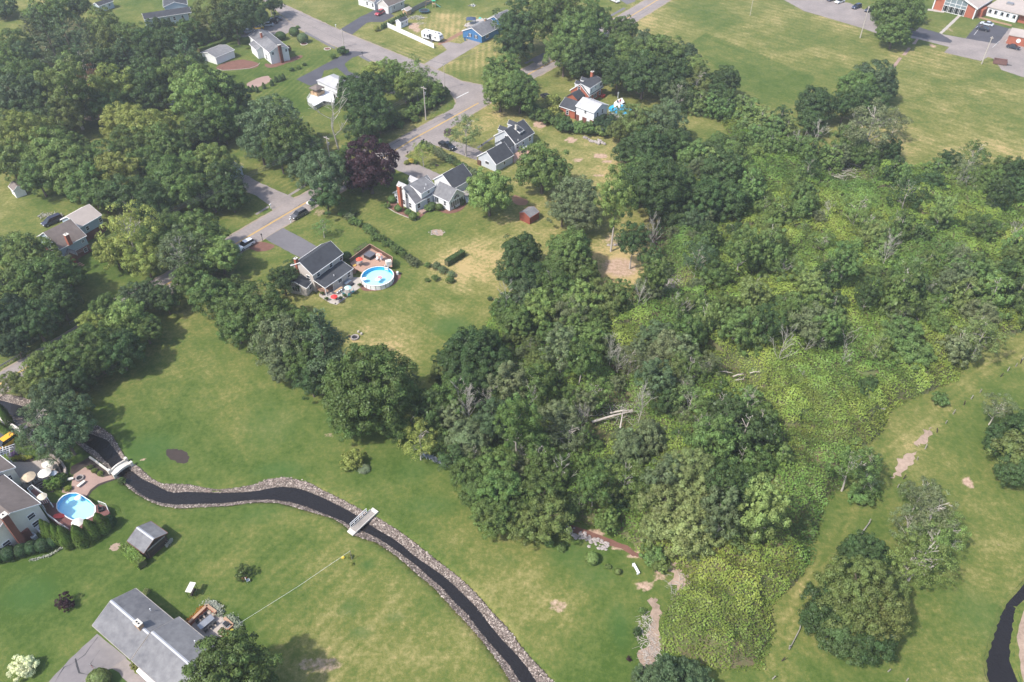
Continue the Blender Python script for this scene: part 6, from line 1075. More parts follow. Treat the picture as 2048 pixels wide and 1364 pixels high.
for j, (a_, b_) in enumerate(((t3, t4), (t5, t3), (t4, t1), (t4, t9))): wire(a_, b_, .8, ['thin wire between the side road pole and the corner pole', 'thin wire from the top left pole down the side road', 'thin wire from the corner pole to the tall verge pole', 'thin wire from the corner pole along the main road'][j])
g = G(140, 668); o = thing('utility_pole', (far.x, far.y, 0), 'utility pole hidden among the trees at the left end of the road', 'utility pole'); MB().tube([(far.x, far.y, 0), (far.x, far.y, 9.5)], [.15, .1], 8).build('pole_shaft', M['pole_wood'], o)
def panel_fence(name, pts, h, pw, m, label, pm=None, thick=.05, z0=.05):
    g0 = gp(pts)[0]; o = thing(name, (g0.x, g0.y, 0), label, 'fence'); first = None; fp = None
    for a, b in zip(gp(pts), gp(pts)[1:]):
        L = (b - a).length; n = max(1, round(L / pw)); ang = math.atan2((b - a).y, (b - a).x)
        for k in range(n + 1):
            p = a.lerp(b, k / n) - g0
            if fp is None: fp = MB().box((0, 0, (h + .08) / 2), (.12, .12, h + .08)).build('post', M[pm or m]); fp.parent = o; q_ = fp
            else: q_ = fp.copy(); col.objects.link(q_); q_.parent = o
            q_.location = p; q_.rotation_euler = (0, 0, ang)
            if k < n:
                c = a.lerp(b, (k + .5) / n) - g0
                if first is None: first = MB().box((0, 0, z0 + (h - z0) / 2), (L / n - .13, thick, h - z0)).build('panel', M[m]); first.parent = o; q_ = first
                else: q_ = first.copy(); col.objects.link(q_); q_.parent = o
                q_.location = c; q_.rotation_euler = (0, 0, ang)
    return o
panel_fence('vinyl_fence', [(775.5, 55), (868, 97)], 1.85, 2.2, 'white', 'long white vinyl privacy fence along the lawn beside the side road')
panel_fence('board_fence', [(811.5, 31), (880, -4), (905, -18)], 1.85, 2.3, 'weathered', 'brown weathered board fence running up behind the trampoline')
# split rail fence by the farm lane: leaning posts, few rails left
SP = [(2041, 727), (2031, 733), (2015, 742), (2001, 753), (1960, 785), (1942, 798), (1928, 810), (1906, 828), (1891, 847), (1874, 865), (1850, 898), (1834, 920), (1807, 958), (1795, 975), (1737, 1048), (1713, 1084), (1600, 1258), (1578, 1298), (1564, 1322), (1545, 1358), (1651, 1275), (1732, 1320), (1776, 1343), (1813, 1362)]
for i, p in enumerate(SP):
    g = G(*p); ln = rs.uniform(-.25, .25); o = MB().tube([(g.x, g.y, 0), (g.x + ln, g.y + rs.uniform(-.2, .2), rs.uniform(.9, 1.25))], [.1, .08], 6).build('fence_post', M['weathered' if i % 3 else 'dark_wood'], None, loc=tuple(g))
    nm = ['top right corner, tallest looking', 'next to the top right corner', 'third from the top right corner', 'fourth from the top right corner', 'above the bramble patch on the lane', 'in the bramble patch on the lane', 'just below the bramble patch', 'dark and leaning by the farm lane', 'small one by the farm lane bend', 'dark one above the sandy strips', 'level with the top of the upper sandy strip', 'beside the upper sandy strip', 'between the two sandy strips', 'beside the lower sandy strip', 'at the upper end of the fallen grey rail', 'at the lower end of the fallen grey rail', 'pale topped, left of the big round oak', 'at the lower end of the rail near the round oak', 'short one on the lane edge near the bottom', 'last one at the bottom edge of the lane', 'under the left side of the big round oak', 'below the big round oak', 'lone stub in the grass below the big round oak', 'stub at the bottom edge right of the lane'][i]
    tag(o, 'weathered leaning fence post, ' + nm, 'fence post', 'old split rail fence posts')
for i, (a, b) in enumerate((((1737, 1047), (1713, 1084)), ((1740, 1044), (1722, 1066)), ((1600, 1257), (1579, 1298)), ((2042, 722), (2047, 715)))):
    A, B = G(*a, .5), G(*b, .45); tag(MB().tube([A, B], .07, 5).build('fence_rail', M['weathered'], None, loc=tuple(A)), ['long grey fence rail lying beside the farm lane', 'short grey rail end above the long fallen rail', 'grey fence rail left of the big round oak', 'pale rail at the right edge of the lane'][i], 'fence rail')
for i, pts_ in enumerate((((28, 722), (60, 702)), ((0, 738), (26, 723)), ((140, 650), (182, 627)))):
    A, B = G(*pts_[0]), G(*pts_[1]); o = thing('guard_rail', tuple(A), ['metal guard rail beside the road at the left edge', 'bent end of the metal guard rail at the left edge', 'pale metal guard rail beside the road under the big left tree'][i], 'guard rail'); n_ = 4
    MB().box(tuple((A + B) / 2 + Vector((0, 0, .65))), ((B - A).length, .06, .3), math.atan2((B - A).y, (B - A).x)).build('rail', M['metal_grey'], o)
    for k in range(n_ + 1): p = A.lerp(B, k / n_); MB().box((p.x, p.y + .06, .35), (.1, .1, .7)).build('post', M['weathered'], o)
# ------------------------------------------------------------ round pool, deck and patio
q = Z(565, 475, 8.02); C = G(755.5, 557.5); PR = 3.72; ph = 1.25
C = (G(722.5, 553, ph) + G(786.5, 553, ph)) / 2; C = Vector((C.x, G(755, 552, ph).y, 0))
po = thing('round_pool', tuple(C), 'round above ground pool with white wall and turquoise water', 'pool')
MB().lathe(C, [(PR + .04, 0), (PR + .04, ph)], 40).build('pool_wall', M['pool_wall'], po)
o = po
mb = MB(); n = 40; vs = [(C.x + r_ * math.cos(k * math.pi / 20), C.y + r_ * math.sin(k * math.pi / 20), z) for r_, z in ((PR + .12, ph + .02), (PR - .12, ph + .02)) for k in range(n)]; mb.add(vs, [[k, (k + 1) % n, n + (k + 1) % n, n + k] for k in range(n)]); mb.build('top_rail', M['white'], po)
# the wall is an open shell: inner liner, pale floor, clear water
bpy.data.objects.remove([c for c in bpy.data.objects if c.name.startswith('pool_wall') and c.parent == po][0])
mb = MB(); vs = [(C.x + r_ * math.cos(k * math.pi / 20), C.y + r_ * math.sin(k * math.pi / 20), z) for r_, z in ((PR + .04, 0), (PR + .04, ph)) for k in range(n)]; mb.add(vs, [[k, (k + 1) % n, n + (k + 1) % n, n + k] for k in range(n)]); pw_ = mb.build('pool_wall', M['pool_wall'], po)
for k in range(0, 40, 2): t = k * math.pi / 20; MB().box((C.x + (PR + .07) * math.cos(t), C.y + (PR + .07) * math.sin(t), ph / 2), (.06, .1, ph), t).build('wall_rib', M['weathered'], pw_)
mb = MB(); vs = [(C.x + r_ * math.cos(k * math.pi / 20), C.y + r_ * math.sin(k * math.pi / 20), z) for r_, z in ((PR - .02, ph), (PR - .02, .1)) for k in range(n)]; mb.add(vs, [[k, (k + 1) % n, n + (k + 1) % n, n + k] for k in range(n)]); mb.build('liner', M['liner'], po)
mb = MB(); mb.add([(C.x + (PR - .03) * math.cos(k * math.pi / 20), C.y + (PR - .03) * math.sin(k * math.pi / 20), .25) for k in range(n)], [list(range(n))]); mb.build('pool_floor', M['liner_pale'], po)
mb = MB(); mb.add([(C.x + (PR - .03) * math.cos(k * math.pi / 20), C.y + (PR - .03) * math.sin(k * math.pi / 20), ph - .14) for k in range(n)], [list(range(n))]); mb.build('water', M['pool_surface'], po)
for i, (x, y, c_) in enumerate(((1310, 660, (.9, .85, .9)), (1560, 640, (.9, .3, .35)), (1525, 670, (.92, .9, .9)))):
    e = G(*q(x, y), ph); o = thing('pool_float', (e.x, e.y, ph - .12), ['pink and white float at the left side of the round pool', 'red inflatable floating in the round pool', 'white inflatable floating beside the red one in the round pool'][i], 'pool float', 'floats in the round pool'); b_ = MB().lathe((e.x, e.y, ph - .12), [(.25, .0), (.55, .02), (.6, .12), (.45, .2), (.25, .12)], 14).build('ring', M['paint'], o); b_.color = (*c_, 1)
st = thing('pool_ladder', tuple(G(*q(1665, 500))), 'white pool steps at the far edge of the round pool', 'ladder'); e = G(*q(1670, 500), 1.3)
for k in range(4): MB().box((e.x, e.y + .25 * k - .4, 1.7 - abs(k - 1.5) * .25), (.8, .26, .08)).build('step', M['white'], st)
for s in (-.4, .4): MB().tube([(e.x + s, e.y - .6, 1.0), (e.x + s, e.y - .3, 2.1), (e.x + s, e.y + .5, 2.1), (e.x + s, e.y + .7, 1.2)], .04, 6).build('handrail', M['white'], st)
dk = thing('pool_deck', tuple(G(*q(1400, 350))), 'raised wooden pool deck with brown slatted fence beside the round pool', 'deck')
dp = [q(1085, 405), q(1410, 165), q(1770, 375), q(1760, 470), q(1640, 450), q(1480, 455), q(1340, 500), q(1285, 560), q(1140, 480)]
P_ = [G(*p, 1.15) for p in dp]; mb = MB(); mb.prism([(p.x, p.y) for p in P_], 1.0, 1.15); mb.build('deck_floor', M['deck'], dk)
P2 = [Vector((p.x, p.y, 0)) for p in P_]; mb = MB()
for a_, b_ in zip(P2[:3], P2[1:4]):
    n_ = int((b_ - a_).length / .24); an = math.atan2((b_ - a_).y, (b_ - a_).x)
    for k in range(n_): p = a_.lerp(b_, (k + .5) / n_); mb.box((p.x, p.y, 1.5), (.19, .03, 1.5), an)
ff = mb.build('fence_slats', M['brown_wood'], dk); mb = MB()
for a_, b_ in zip(P2[:3], P2[1:4]): c = (a_ + b_) / 2; mb.box((c.x, c.y, 2.28), ((b_ - a_).length, .14, .06), math.atan2((b_ - a_).y, (b_ - a_).x))
mb.build('fence_cap', M['deck'], dk)
mb = MB(); a_, b_ = P2[0], P2[-1]; mb.box(((a_.x + b_.x) / 2, (a_.y + b_.y) / 2, .6), ((b_ - a_).length, .05, 1.1), math.atan2((b_ - a_).y, (b_ - a_).x)); mb.build('skirt', M['brown_wood'], dk)
an = R(54)
for k in range(6): e = G(*q(1165, 560)); MB().box((e.x - .05 * k, e.y - .26 * k + .8, 1.0 - .17 * k), (1.1, .28, .05), R(10)).build('stair_tread', M['deck'], dk)
sp = G(*q(1400, 270), 1.9); o = thing('hot_tub', (sp.x, sp.y, 1.15), 'square hot tub with grey cover on the pool deck', 'hot tub'); MB().box((sp.x, sp.y, 1.55), (2.1, 2.1, .8), R(54)).build('tub', M['dark_metal'], o); MB().box((sp.x - .31, sp.y - .43, 2.0), (1.05, 2.14, .1), R(54)).build('cover', M['spa_cover'], o); MB().box((sp.x + .31, sp.y + .43, 2.0), (1.05, 2.14, .1), R(54)).build('cover', M['spa_cover'], o)
def umbrella_builder(n=8):
    def b():
        r = empty0('umbrella'); MB().tube([(0, 0, 0), (0, 0, 2.5)], .025, 6).build('pole', M['weathered'], r); MB().lathe((0, 0, 0), [(.3, 0), (.28, .08), (.05, .12)], 10).build('base', M['dark_metal'], r)
        for k in range(n):
            a0, a1 = 2 * math.pi * k / n, 2 * math.pi * (k + 1) / n; am = (a0 + a1) / 2; R_ = 1.42
            mb = MB(); vs = [(0, 0, 2.58), (.7 * math.cos(a0), .7 * math.sin(a0), 2.38), (.7 * math.cos(a1), .7 * math.sin(a1), 2.38), (R_ * math.cos(a0), R_ * math.sin(a0), 2.08), (R_ * .95 * math.cos(am), R_ * .95 * math.sin(am), 2.08), (R_ * math.cos(a1), R_ * math.sin(a1), 2.08)]; mb.add(vs, [[0, 1, 2], [1, 3, 4], [1, 4, 2], [2, 4, 5]]); mb.add([(v[0], v[1], v[2] - .02) for v in vs], [[2, 1, 0], [4, 3, 1], [2, 4, 1], [5, 4, 2]]); mb.build('canopy_panel', M['cloth'], r)
        return r
    return b
def umbrella(px, z, c, label, sc=1., alt=None):
    e = G(*px, z + 2.3 * (.35 + .65 * sc)); r = place('umbrella', umbrella_builder(), (e.x, e.y, z), rs.uniform(0, 1), label, 'umbrella', None, c, (sc * .62, sc * .62, .35 + .65 * sc))
    if alt:
        ps = [o for o in bpy.data.objects if o.parent == r and o.name.startswith('canopy_panel')]
        for i, o in enumerate(ps):
            if i % 2: o.color = (*alt, 1)
    return r
umbrella(q(1232, 335), 1.15, (.85, .12, .07), 'red umbrella on the left part of the pool deck', .95, (.75, .1, .06)); umbrella(q(1545, 260), 1.15, (.85, .33, .25), 'coral and pink striped umbrella at the back of the pool deck', .9, (.88, .55, .45))
umbrella(q(825, 935), .1, (.85, .06, .06), 'bright red umbrella on the patio corner below the tan house porch', .92); umbrella(q(1048, 790), .1, (.45, .75, .72), 'pale turquoise umbrella over a table on the patio', .95, (.6, .82, .8))
sheet('patio', [q(590, 945), q(590, 900), q(740, 780), q(1000, 740), q(1140, 640), q(1255, 640), q(1268, 790), q(870, 1082), q(770, 1060)], .06, 'concrete', jit=0)
def table_set(px, z, m, cm, label, n=4, rad=.6, square=None):
    e = G(*px, z + .7); o = thing('patio_table', (e.x, e.y, z), label, 'table'); 
    if square: MB().box((e.x, e.y, z + .72), (square[0], square[1], .05), square[2]).build('table_top', M[m], o)
    else: MB().lathe((e.x, e.y, z + .7), [(rad, 0), (rad, .04)], 14).build('table_top', M[m], o)
    for dx, dy in ((-.35, -.3), (.35, -.3), (-.35, .3), (.35, .3)): MB().box((e.x + dx, e.y + dy, z + .35), (.05, .05, .7)).build('leg', M[m], o)
    return e
def chair_builder():
    r = empty0('patio_chair'); MB().box((0, 0, .45), (.55, .52, .06)).build('seat', M['paint'], r); MB().box((-.27, 0, .78), (.06, .52, .62)).build('backrest', M['paint'], r)
    for x in (-.24, .24):
        for y in (-.22, .22): MB().box((x, y, .22), (.04, .04, .44)).build('leg', M['paint'], r)
    return r
def chair(x, y, z, rz, c, label, group=None, nm='chair'): return place('patio_chair', chair_builder, (x, y, z), rz, label, 'chair', group, c)
e = table_set(q(1050, 865), .06, 'weathered', None, 'small round table under the turquoise umbrella')
for k, (a_, w_) in enumerate(((200, 'left'), (290, 'near'), (20, 'right'), (110, 'far'))): chair(e.x + math.cos(R(a_)) * 1.05, e.y + math.sin(R(a_)) * 1.05, .06, R(a_) + math.pi, (.1, .42, .42), f'teal patio chair on the {w_} side of the table under the turquoise umbrella', 'teal chairs under the turquoise umbrella')
e = table_set(q(895, 835), .06, 'new_wood', None, 'wooden bar counter on the patio with white stools', square=(2.4, .6, R(54)))
for k in range(3): s_ = G(*q(880 + 32 * k, 880 - 22 * k), .7); o = thing('bar_stool', (s_.x, s_.y, .06), ['left white bar stool at the wooden counter', 'middle white bar stool at the wooden counter', 'right white bar stool at the wooden counter'][k], 'stool', 'white bar stools on the patio'); MB().lathe((s_.x, s_.y, .7), [(.2, 0), (.2, .06)], 10).build('seat', M['white'], o); MB().tube([(s_.x, s_.y, .06), (s_.x, s_.y, .7)], .05).build('leg', M['metal_grey'], o)
e = G(*q(1045, 710), .5); o = thing('patio_sofa', (e.x, e.y, .06), 'grey patio sofa with blue white cushions against the house wall', 'sofa'); MB().box((e.x, e.y, .3), (1.9, .85, .35), R(54)).build('base', M['metal_grey'], o); MB().box((e.x, e.y, .5), (1.8, .7, .12), R(54)).build('cushion', M['pale_blue_siding'], o); MB().box((e.x - .25, e.y + .25, .68), (1.9, .18, .5), R(54)).build('backrest', M['metal_grey'], o)
e = G(*q(1100, 745), .4); o = MB().box((e.x, e.y, .3), (1.2, .7, .5), R(54)).build('storage_box', M['shutter'], None, loc=(e.x, e.y, .06)); tag(o, 'dark storage box beside the patio sofa', 'box')
for i, (x, y) in enumerate(((1515, 345), (1585, 345))): e = G(*q(x, y), 1.5); chair(e.x, e.y, 1.15, R(-110), (.8, .8, .8), ['left white lounge chair under the striped umbrella', 'right white lounge chair under the striped umbrella'][i], 'white chairs under the striped umbrella')
e = table_set(q(1235, 400), 1.15, 'weathered', None, 'wooden picnic table below the red umbrella on the pool deck', square=(1.5, .8, R(36)))
e = G(*q(1155, 440), 1.3); tag(MB().lathe((e.x, e.y, 1.16), [(.18, 0), (.42, .02), (.45, .12), (.32, .18), (.18, .12)], 14).build('swim_ring', M['yellow_paint'], None, loc=(e.x, e.y, 1.15)), 'yellow swim ring lying on the deck corner', 'swim ring')
e = G(*q(1700, 390), 2.); tag(MB().box((e.x, e.y, 1.75), (1.3, 1., 1.2), R(20)).build('cabinet', M['cream'], None, loc=(e.x, e.y, 1.15)), 'pale cabinet in the right corner of the pool deck', 'cabinet')
e = G(*q(1850, 590)); o = thing('pool_pump', (e.x, e.y, 0), 'white and black pool pump on the ground right of the round pool', 'pump'); MB().lathe((e.x, e.y, 0), [(.3, 0), (.3, .7), (.15, .85)], 10).build('filter', M['white'], o); MB().box((e.x + .6, e.y, .25), (.6, .3, .4)).build('motor', M['dark_metal'], o)
for i, (x, y) in enumerate(((715, 1010), (940, 1000), (1005, 960), (1245, 790), (645, 925), (860, 1000))): e = G(*q(x, y)); o = thing('potted_plant', (e.x, e.y, .06), ['potted plant left of the bright red umbrella', 'small potted plant on the patio edge, right of the bright red umbrella', 'tiny potted plant on the patio edge, second from the red umbrella', 'potted plant at the patio corner by the round pool', 'big potted fern between the house corner and the porch', 'potted shrub below the bright red umbrella'][i], 'plant', 'potted plants on the tan house patio'); MB().lathe((e.x, e.y, .06), [(.15, 0), (.22, .3)], 8).build('pot', M['brick_tan'], o); c_ = bpy.data.objects.new('foliage', TP['B'][0][0]); col.objects.link(c_); c_.parent = o; c_.scale = (.45,) * 3; c_.location = (0, 0, .25); c_.color = (.07, .12, .03, 1)
# brick house pool in the trees
e = G(1240, 218, 1.2); o = thing('pool', (e.x, e.y, 0), 'round blue pool half hidden by the yard trees right of the white wing', 'pool'); mb = MB(); vs = [(e.x + r_ * math.cos(k * math.pi / 16), e.y + r_ * math.sin(k * math.pi / 16), z) for r_, z in ((3.6, 0), (3.6, 1.2)) for k in range(32)]; mb.add(vs, [[k, (k + 1) % 32, 32 + (k + 1) % 32, 32 + k] for k in range(32)]); mb.build('pool_wall', M['pool_wall'], o)
mb = MB(); mb.add([(e.x + 3.55 * math.cos(k * math.pi / 16), e.y + 3.55 * math.sin(k * math.pi / 16), 1.05) for k in range(32)], [list(range(32))]); mb.build('water', M['liner'], o)
q = Z(1030, 130, 7.578); o = thing('pool_deck', tuple(G(*q(1570, 580))), 'white raised pool deck with stair right of the white wing', 'deck'); P_ = [G(*p, 1.2) for p in (q(1500, 570), q(1560, 520), q(1625, 495), q(1660, 560), q(1600, 600), q(1600, 650), q(1500, 640))]; MB().prism([(p.x, p.y) for p in P_], 1.05, 1.2).build('deck_floor', M['white'], o); P_ = [G(*p, .7) for p in (q(1420, 640), q(1500, 625), q(1600, 640), q(1590, 660), q(1450, 655))]; MB().prism([(p.x, p.y) for p in P_], .6, .7).build('ramp', M['white'], o)
e = G(*q(1560, 560), 1.6); chair(e.x, e.y, 1.2, 1., (.05, .06, .1), 'dark lounge chair on the white pool deck'); e = G(*q(1590, 545), 1.6); chair(e.x, e.y, 1.2, 2.2, (.6, .05, .08), 'red chair on the white pool deck'); e = G(*q(1560, 500)); tag(MB().lathe((e.x, e.y, 0), [(.25, 0), (.25, 2.)], 8).build('pool_slide_post', M['white'], None, loc=(e.x, e.y, 0)), 'white post at the far corner of the white pool deck', 'post')
# boulders in a line
for i, (x, y) in enumerate([(1052, 1108), (1085, 1118), (1120, 1140), (1150, 1162), (1178, 1168), (1218, 1170), (1237, 1188), (1270, 1200), (1275, 1180), (1265, 1150), (1298, 1162), (1322, 1190), (1358, 1208), (1540, 985), (1600, 945), (1180, 1185 + 0)][:15]):
    e = G(*q(x, y)); r_ = rs.uniform(.38, .6); g_ = np.random.default_rng(i); mb = MB().lathe((e.x, e.y, -.1), [(r_ * .7, 0), (r_, .25), (r_ * .9, .55), (r_ * .4, .75)], 8); mb.v = [(a + g_.normal(0, .05), b + g_.normal(0, .05), c + g_.normal(0, .04)) for a, b, c in mb.v]
    tag(mb.build('boulder', M['stone'], None, loc=tuple(e)), ['first grey boulder at the left end of the row in the dry yard', 'second grey boulder from the left end of the row', 'third grey boulder from the left end of the row', 'fourth grey boulder from the left end of the row', 'fifth grey boulder from the left, where the row widens', 'boulder at the left of the cluster in the row', 'lower left boulder of the cluster', 'lowest boulder of the cluster', 'middle boulder of the cluster', 'uppermost boulder of the cluster', 'second highest boulder of the cluster', 'boulder at the right of the cluster', 'last boulder at the right end of the row', 'pale boulder behind the dark shrub right of the white wing', 'pale boulder among the brush right of the white wing'][i], 'boulder', 'boulders in the dry yard')
for i, (x, y) in enumerate([(1255, 334), (1262, 336), (1267, 335), (1217, 491), (1222, 492), (1229, 491), (1236, 490), (1305, 484), (1312, 487)]):
    e = G(x, y); r_ = rs.uniform(.35, .55); g_ = np.random.default_rng(i + 50); mb = MB().lathe((e.x, e.y, -.1), [(r_ * .8, 0), (r_, .25), (r_ * .5, .55)], 7); mb.v = [(a + g_.normal(0, .06), b + g_.normal(0, .06), c + g_.normal(0, .04)) for a, b, c in mb.v]
    tag(mb.build('field_stone', M['stone_pale' if i < 3 else 'stone'], None, loc=tuple(e)), ['pale stone at the foot of the dark leaning tree, leftmost', 'pale stone at the foot of the dark leaning tree, middle', 'pale stone at the foot of the dark leaning tree, rightmost', 'stone of the low wall just behind the tall single trunk', 'second stone of the low wall behind the tall single trunk', 'third stone of the low wall behind the tall single trunk', 'stone at the right end of the low wall by the tall single trunk', 'grey stone left of the brush pile', 'grey stone touching the brush pile'][i], 'stone')
# trampoline, playset, junk
q = Z(680, 0, 9.093); e = G(*q(1530, 190), .8); o = thing('trampoline', (e.x, e.y, 0), 'round blue rimmed trampoline beside the brown fence', 'trampoline'); MB().lathe((e.x, e.y, .8), [(1.75, 0), (1.75, .02)], 20).build('mat', M['dark_metal'], o); mb = MB(); vs = [(e.x + r_ * math.cos(k * math.pi / 12), e.y + r_ * math.sin(k * math.pi / 12), .86) for r_ in (2.15, 1.7) for k in range(24)]; mb.add(vs, [[k, (k + 1) % 24, 24 + (k + 1) % 24, 24 + k] for k in range(24)]); b_ = mb.build('padding', M['paint'], o); b_.color = (.04, .12, .16, 1)
for k in range(6): t = k * math.pi / 3; MB().tube([(e.x + 2 * math.cos(t), e.y + 2 * math.sin(t), 0), (e.x + 2 * math.cos(t), e.y + 2 * math.sin(t), .85)], .04).build('leg', M['metal_grey'], o)
e = G(*q(1710, 130)); o = thing('playset', (e.x, e.y, 0), 'wooden playset with green canopy and slide at the top of the back yard', 'playset')
for dx, dy in ((-.6, -.6), (.6, -.6), (-.6, .6), (.6, .6)): MB().box((e.x + dx, e.y + dy, 1.4), (.12, .12, 2.8)).build('post', M['new_wood'], o)
MB().box((e.x, e.y, 1.4), (1.4, 1.4, .1)).build('platform', M['new_wood'], o); b_ = MB().add([(e.x - .8, e.y - .8, 2.6), (e.x + .8, e.y - .8, 2.6), (e.x + .8, e.y, 3.1), (e.x - .8, e.y, 3.1), (e.x + .8, e.y + .8, 2.6), (e.x - .8, e.y + .8, 2.6)], [[0, 1, 2, 3], [3, 2, 4, 5]]).build('canopy', M['paint'], o); b_.color = (.05, .4, .22, 1)
b_ = MB().add([(e.x + .7, e.y - .3, 1.45), (e.x + .7, e.y + .3, 1.45), (e.x + 2.6, e.y + .3, .1), (e.x + 2.6, e.y - .3, .1), (e.x + 2.6, e.y - .3, .0), (e.x + .7, e.y - .3, 1.35)], [[0, 3, 2, 1], [0, 5, 4, 3]]).build('slide', M['paint'], o); b_.color = (.25, .6, .45, 1)
MB().tube([(e.x - .6, e.y, 2.6), (e.x - 3., e.y - .5, 2.3)], .07).build('swing_beam', M['new_wood'], o); MB().tube([(e.x - 3., e.y - .5, 2.3), (e.x - 3.3, e.y - 1.3, 0)], .06).build('post', M['new_wood'], o)
def brush(name, px, rx, ry, n, hgt_, m, label, cat, seed, ln=1.6, r_=.05):
    g = G(*px); rd = random.Random(seed); mb = MB()
    for i in range(n):
        a = rd.uniform(0, 6.28); s = rd.random() ** .5; x = g.x + rx * s * math.cos(a); y = g.y + ry * s * math.sin(a); b = rd.uniform(0, 6.28); l = ln * rd.uniform(.4, 1.2); z = rd.uniform(0, hgt_) * (1 - s * .7)
        mb.tube([(x, y, z), (x + l * math.cos(b), y + l * math.sin(b), max(.05, z + rd.uniform(-.3, .4)))], [r_ * rd.uniform(.6, 1.6), r_ * .4], 4)
    return tag(mb.build(name, M[m], None, loc=tuple(g)), label, cat, kind='stuff')
brush('log_pile', q(1390, 330), 2.8, 2.2, 70, .9, 'dead_wood', 'heap of cut branches and logs right of the white garden shed', 'log pile', 1, r_=.11); brush('log_pile', q(1460, 430), 2., 1., 14, .4, 'bark_pale', 'few scattered logs below the branch heap', 'logs', 2)
brush('log_pile', (100, 433), 3.6, 1.6, 60, .9, 'dead_wood', 'stacked split logs behind the dark van at the brick cottage', 'log pile', 3, 1., .1); brush('brush_pile', (1240, 738), 1.5, 2.2, 70, 1.2, 'rust', 'rusty brown dead brush heaped below the bare trunks in the wood', 'brush pile', 4)
brush('brush_pile', (1330, 485), 5., 4.5, 220, 1., 'rust', 'broken branches strewn along the clearing edge', 'brush pile', 5, 2.4); brush('brush_pile', (1340, 560), 4.5, 4.5, 220, .7, 'dead_wood', 'grey brushwood pile in the middle of the wood', 'brush pile', 6, 1.8); brush('brush_pile', (1785, 480), 1.6, 4., 90, 4.5, 'dead_wood', 'dark tangle of dead branches on the vine slope', 'brush pile', 7, 1.6, .03)
brush('brush_pile', (1700, 330), 9., 3.5, 90, 1.6, 'dead_wood', 'fallen grey branches at the field edge under the big trees', 'brush pile', 8, 5., .07); brush('brush_pile', (1660, 350), 7., 3., 40, 1.6, 'bark_pale', 'pale broken limbs left of the fallen grey branches', 'brush pile', 9, 5., .06); brush('brush_pile', (1360, 1175), 2., 3., 60, .5, 'dead_wood', 'dry sticks washed up in the sandy gully', 'brush pile', 10, 1.5, .03)
brush('driftwood', (1298, 1290), 1.6, 5.5, 260, .3, 'bark_pale', 'pale driftwood and stones along the dry wash', 'driftwood', 11, 1., .035); brush('brush_pile', (1255, 830), 7., 3., 60, 1., 'dead_wood', 'grey fallen branches around the pale logs in the wood', 'brush pile', 12, 3., .05); brush('brush_pile', (945, 12), 1.6, 1., 30, .7, 'metal_grey', 'small junk heap in the yard above the blue house', 'junk', 13, .8, .1)
# fallen logs
LM0 = [(1240, 520, 'dry wood clearing', [0]), (1785, 480, 'dark dead tangle', [0]), (1230, 828, 'pale log pair', [0]), (1640, 850, 'goldenrod patch', [0]), (1335, 572, 'grey brushwood pile', [0]), (1690, 335, 'field edge branches', [0]), (1480, 755, 'limbs on the vines', [0]), (1090, 690, 'wood shack', [0])]
LOGS = [((1184, 844), (1266, 822), .24, 'long pale fallen log lowest of the pair in the wood'), ((1220, 826), (1266, 820), .2, 'second pale fallen log just above the long one'), ((1329, 834), (1360, 806), .2, 'crooked pale fallen limb right of the log pair'), ((1240, 857), (1247, 818), .16, 'upright pale snag left of the crooked limb'), ((1112, 868), (1150, 855), .14, 'dark fallen log near the left of the wood'), ((1466, 753), (1487, 748), .16, 'short pale limb lying on the vines, upper'), ((1460, 764), (1488, 758), .14, 'curved pale limb lying on the vines, lower'), ((1432, 743), (1465, 746), .1, 'thin grey stick lying on the vines at the left'), ((1500, 746), (1520, 744), .12, 'short grey stick lying on the vines at the right'), ((1508, 646), (1533, 632), .14, 'forked pale dead limb above the vine slope'), ((1800, 418), (1822, 419), .12, 'white broken limb sticking out of the dark tangle'), ((1800, 402), (1826, 391), .12, 'white broken limb above the dark tangle'), ((1670, 372), (1692, 362), .12, 'pale fallen limb at the edge of the bare litter'), ((1280, 340), (1284, 340), .1, ''), ((1760, 1147), (1792, 1146), .3, 'thick grey fallen bough beside the round oak at the lower right'), ((1150, 776), (1162, 812), .12, 'grey leaning snag in the middle of the wood'), ((1946, 487), (1964, 484), .12, 'white dead limb at the right of the vine slope'), ((1730, 372), (1760, 360), .12, 'long grey limb lying in the vines near the field'), ((1580, 438), (1590, 420), .12, 'short pale snag on the vine slope left side'), ((2000, 370), (2010, 350), .1, '')]
flg = random.Random(77); WH_ = ['left', 'middle', 'right']; k_ = 0
while k_ < 16:
    x, y = flg.uniform(1000, 2000), flg.uniform(350, 900)
    if inpoly(np.array([x]), np.array([y + 8.]), WOODS)[0] and 1: l_ = flg.uniform(18, 46) * (.5 + y / 1000); t_ = flg.uniform(-.6, .6); k_ += 1; near_ = min(LM0, key=lambda q_: math.hypot(q_[0] - x, q_[1] - y)); LOGS.append(((x, y), (x + l_ * math.cos(t_), y - l_ * math.sin(t_)), flg.uniform(.12, .24), f"grey fallen trunk {'left of' if x < near_[0] else 'right of'} the {near_[2]}, {['first', 'second', 'third', 'fourth', 'fifth', 'sixth', 'seventh', 'eighth'][near_[3][0]]} from it")); near_[3][0] += 1
for a, b, r_, lb in LOGS:
    if not lb: continue
    A, B = G(*a, 1.0), G(*b, 1.9); m_ = A.lerp(B, .5) + Vector((0, 0, .25)); mb = MB().tube([A, m_, B], [r_, r_ * .8, r_ * .35], 7); 
    for k in range(3): p = A.lerp(B, rs.uniform(.3, .95)); mb.tube([p, p + Vector((rs.uniform(-1, 1), rs.uniform(-1, 1), rs.uniform(.2, 1.2))) * 1.2], [r_ * .35, r_ * .12], 4)
    tag(mb.build('fallen_log', M['bark_pale'], None, loc=tuple(A)), lb, 'log')
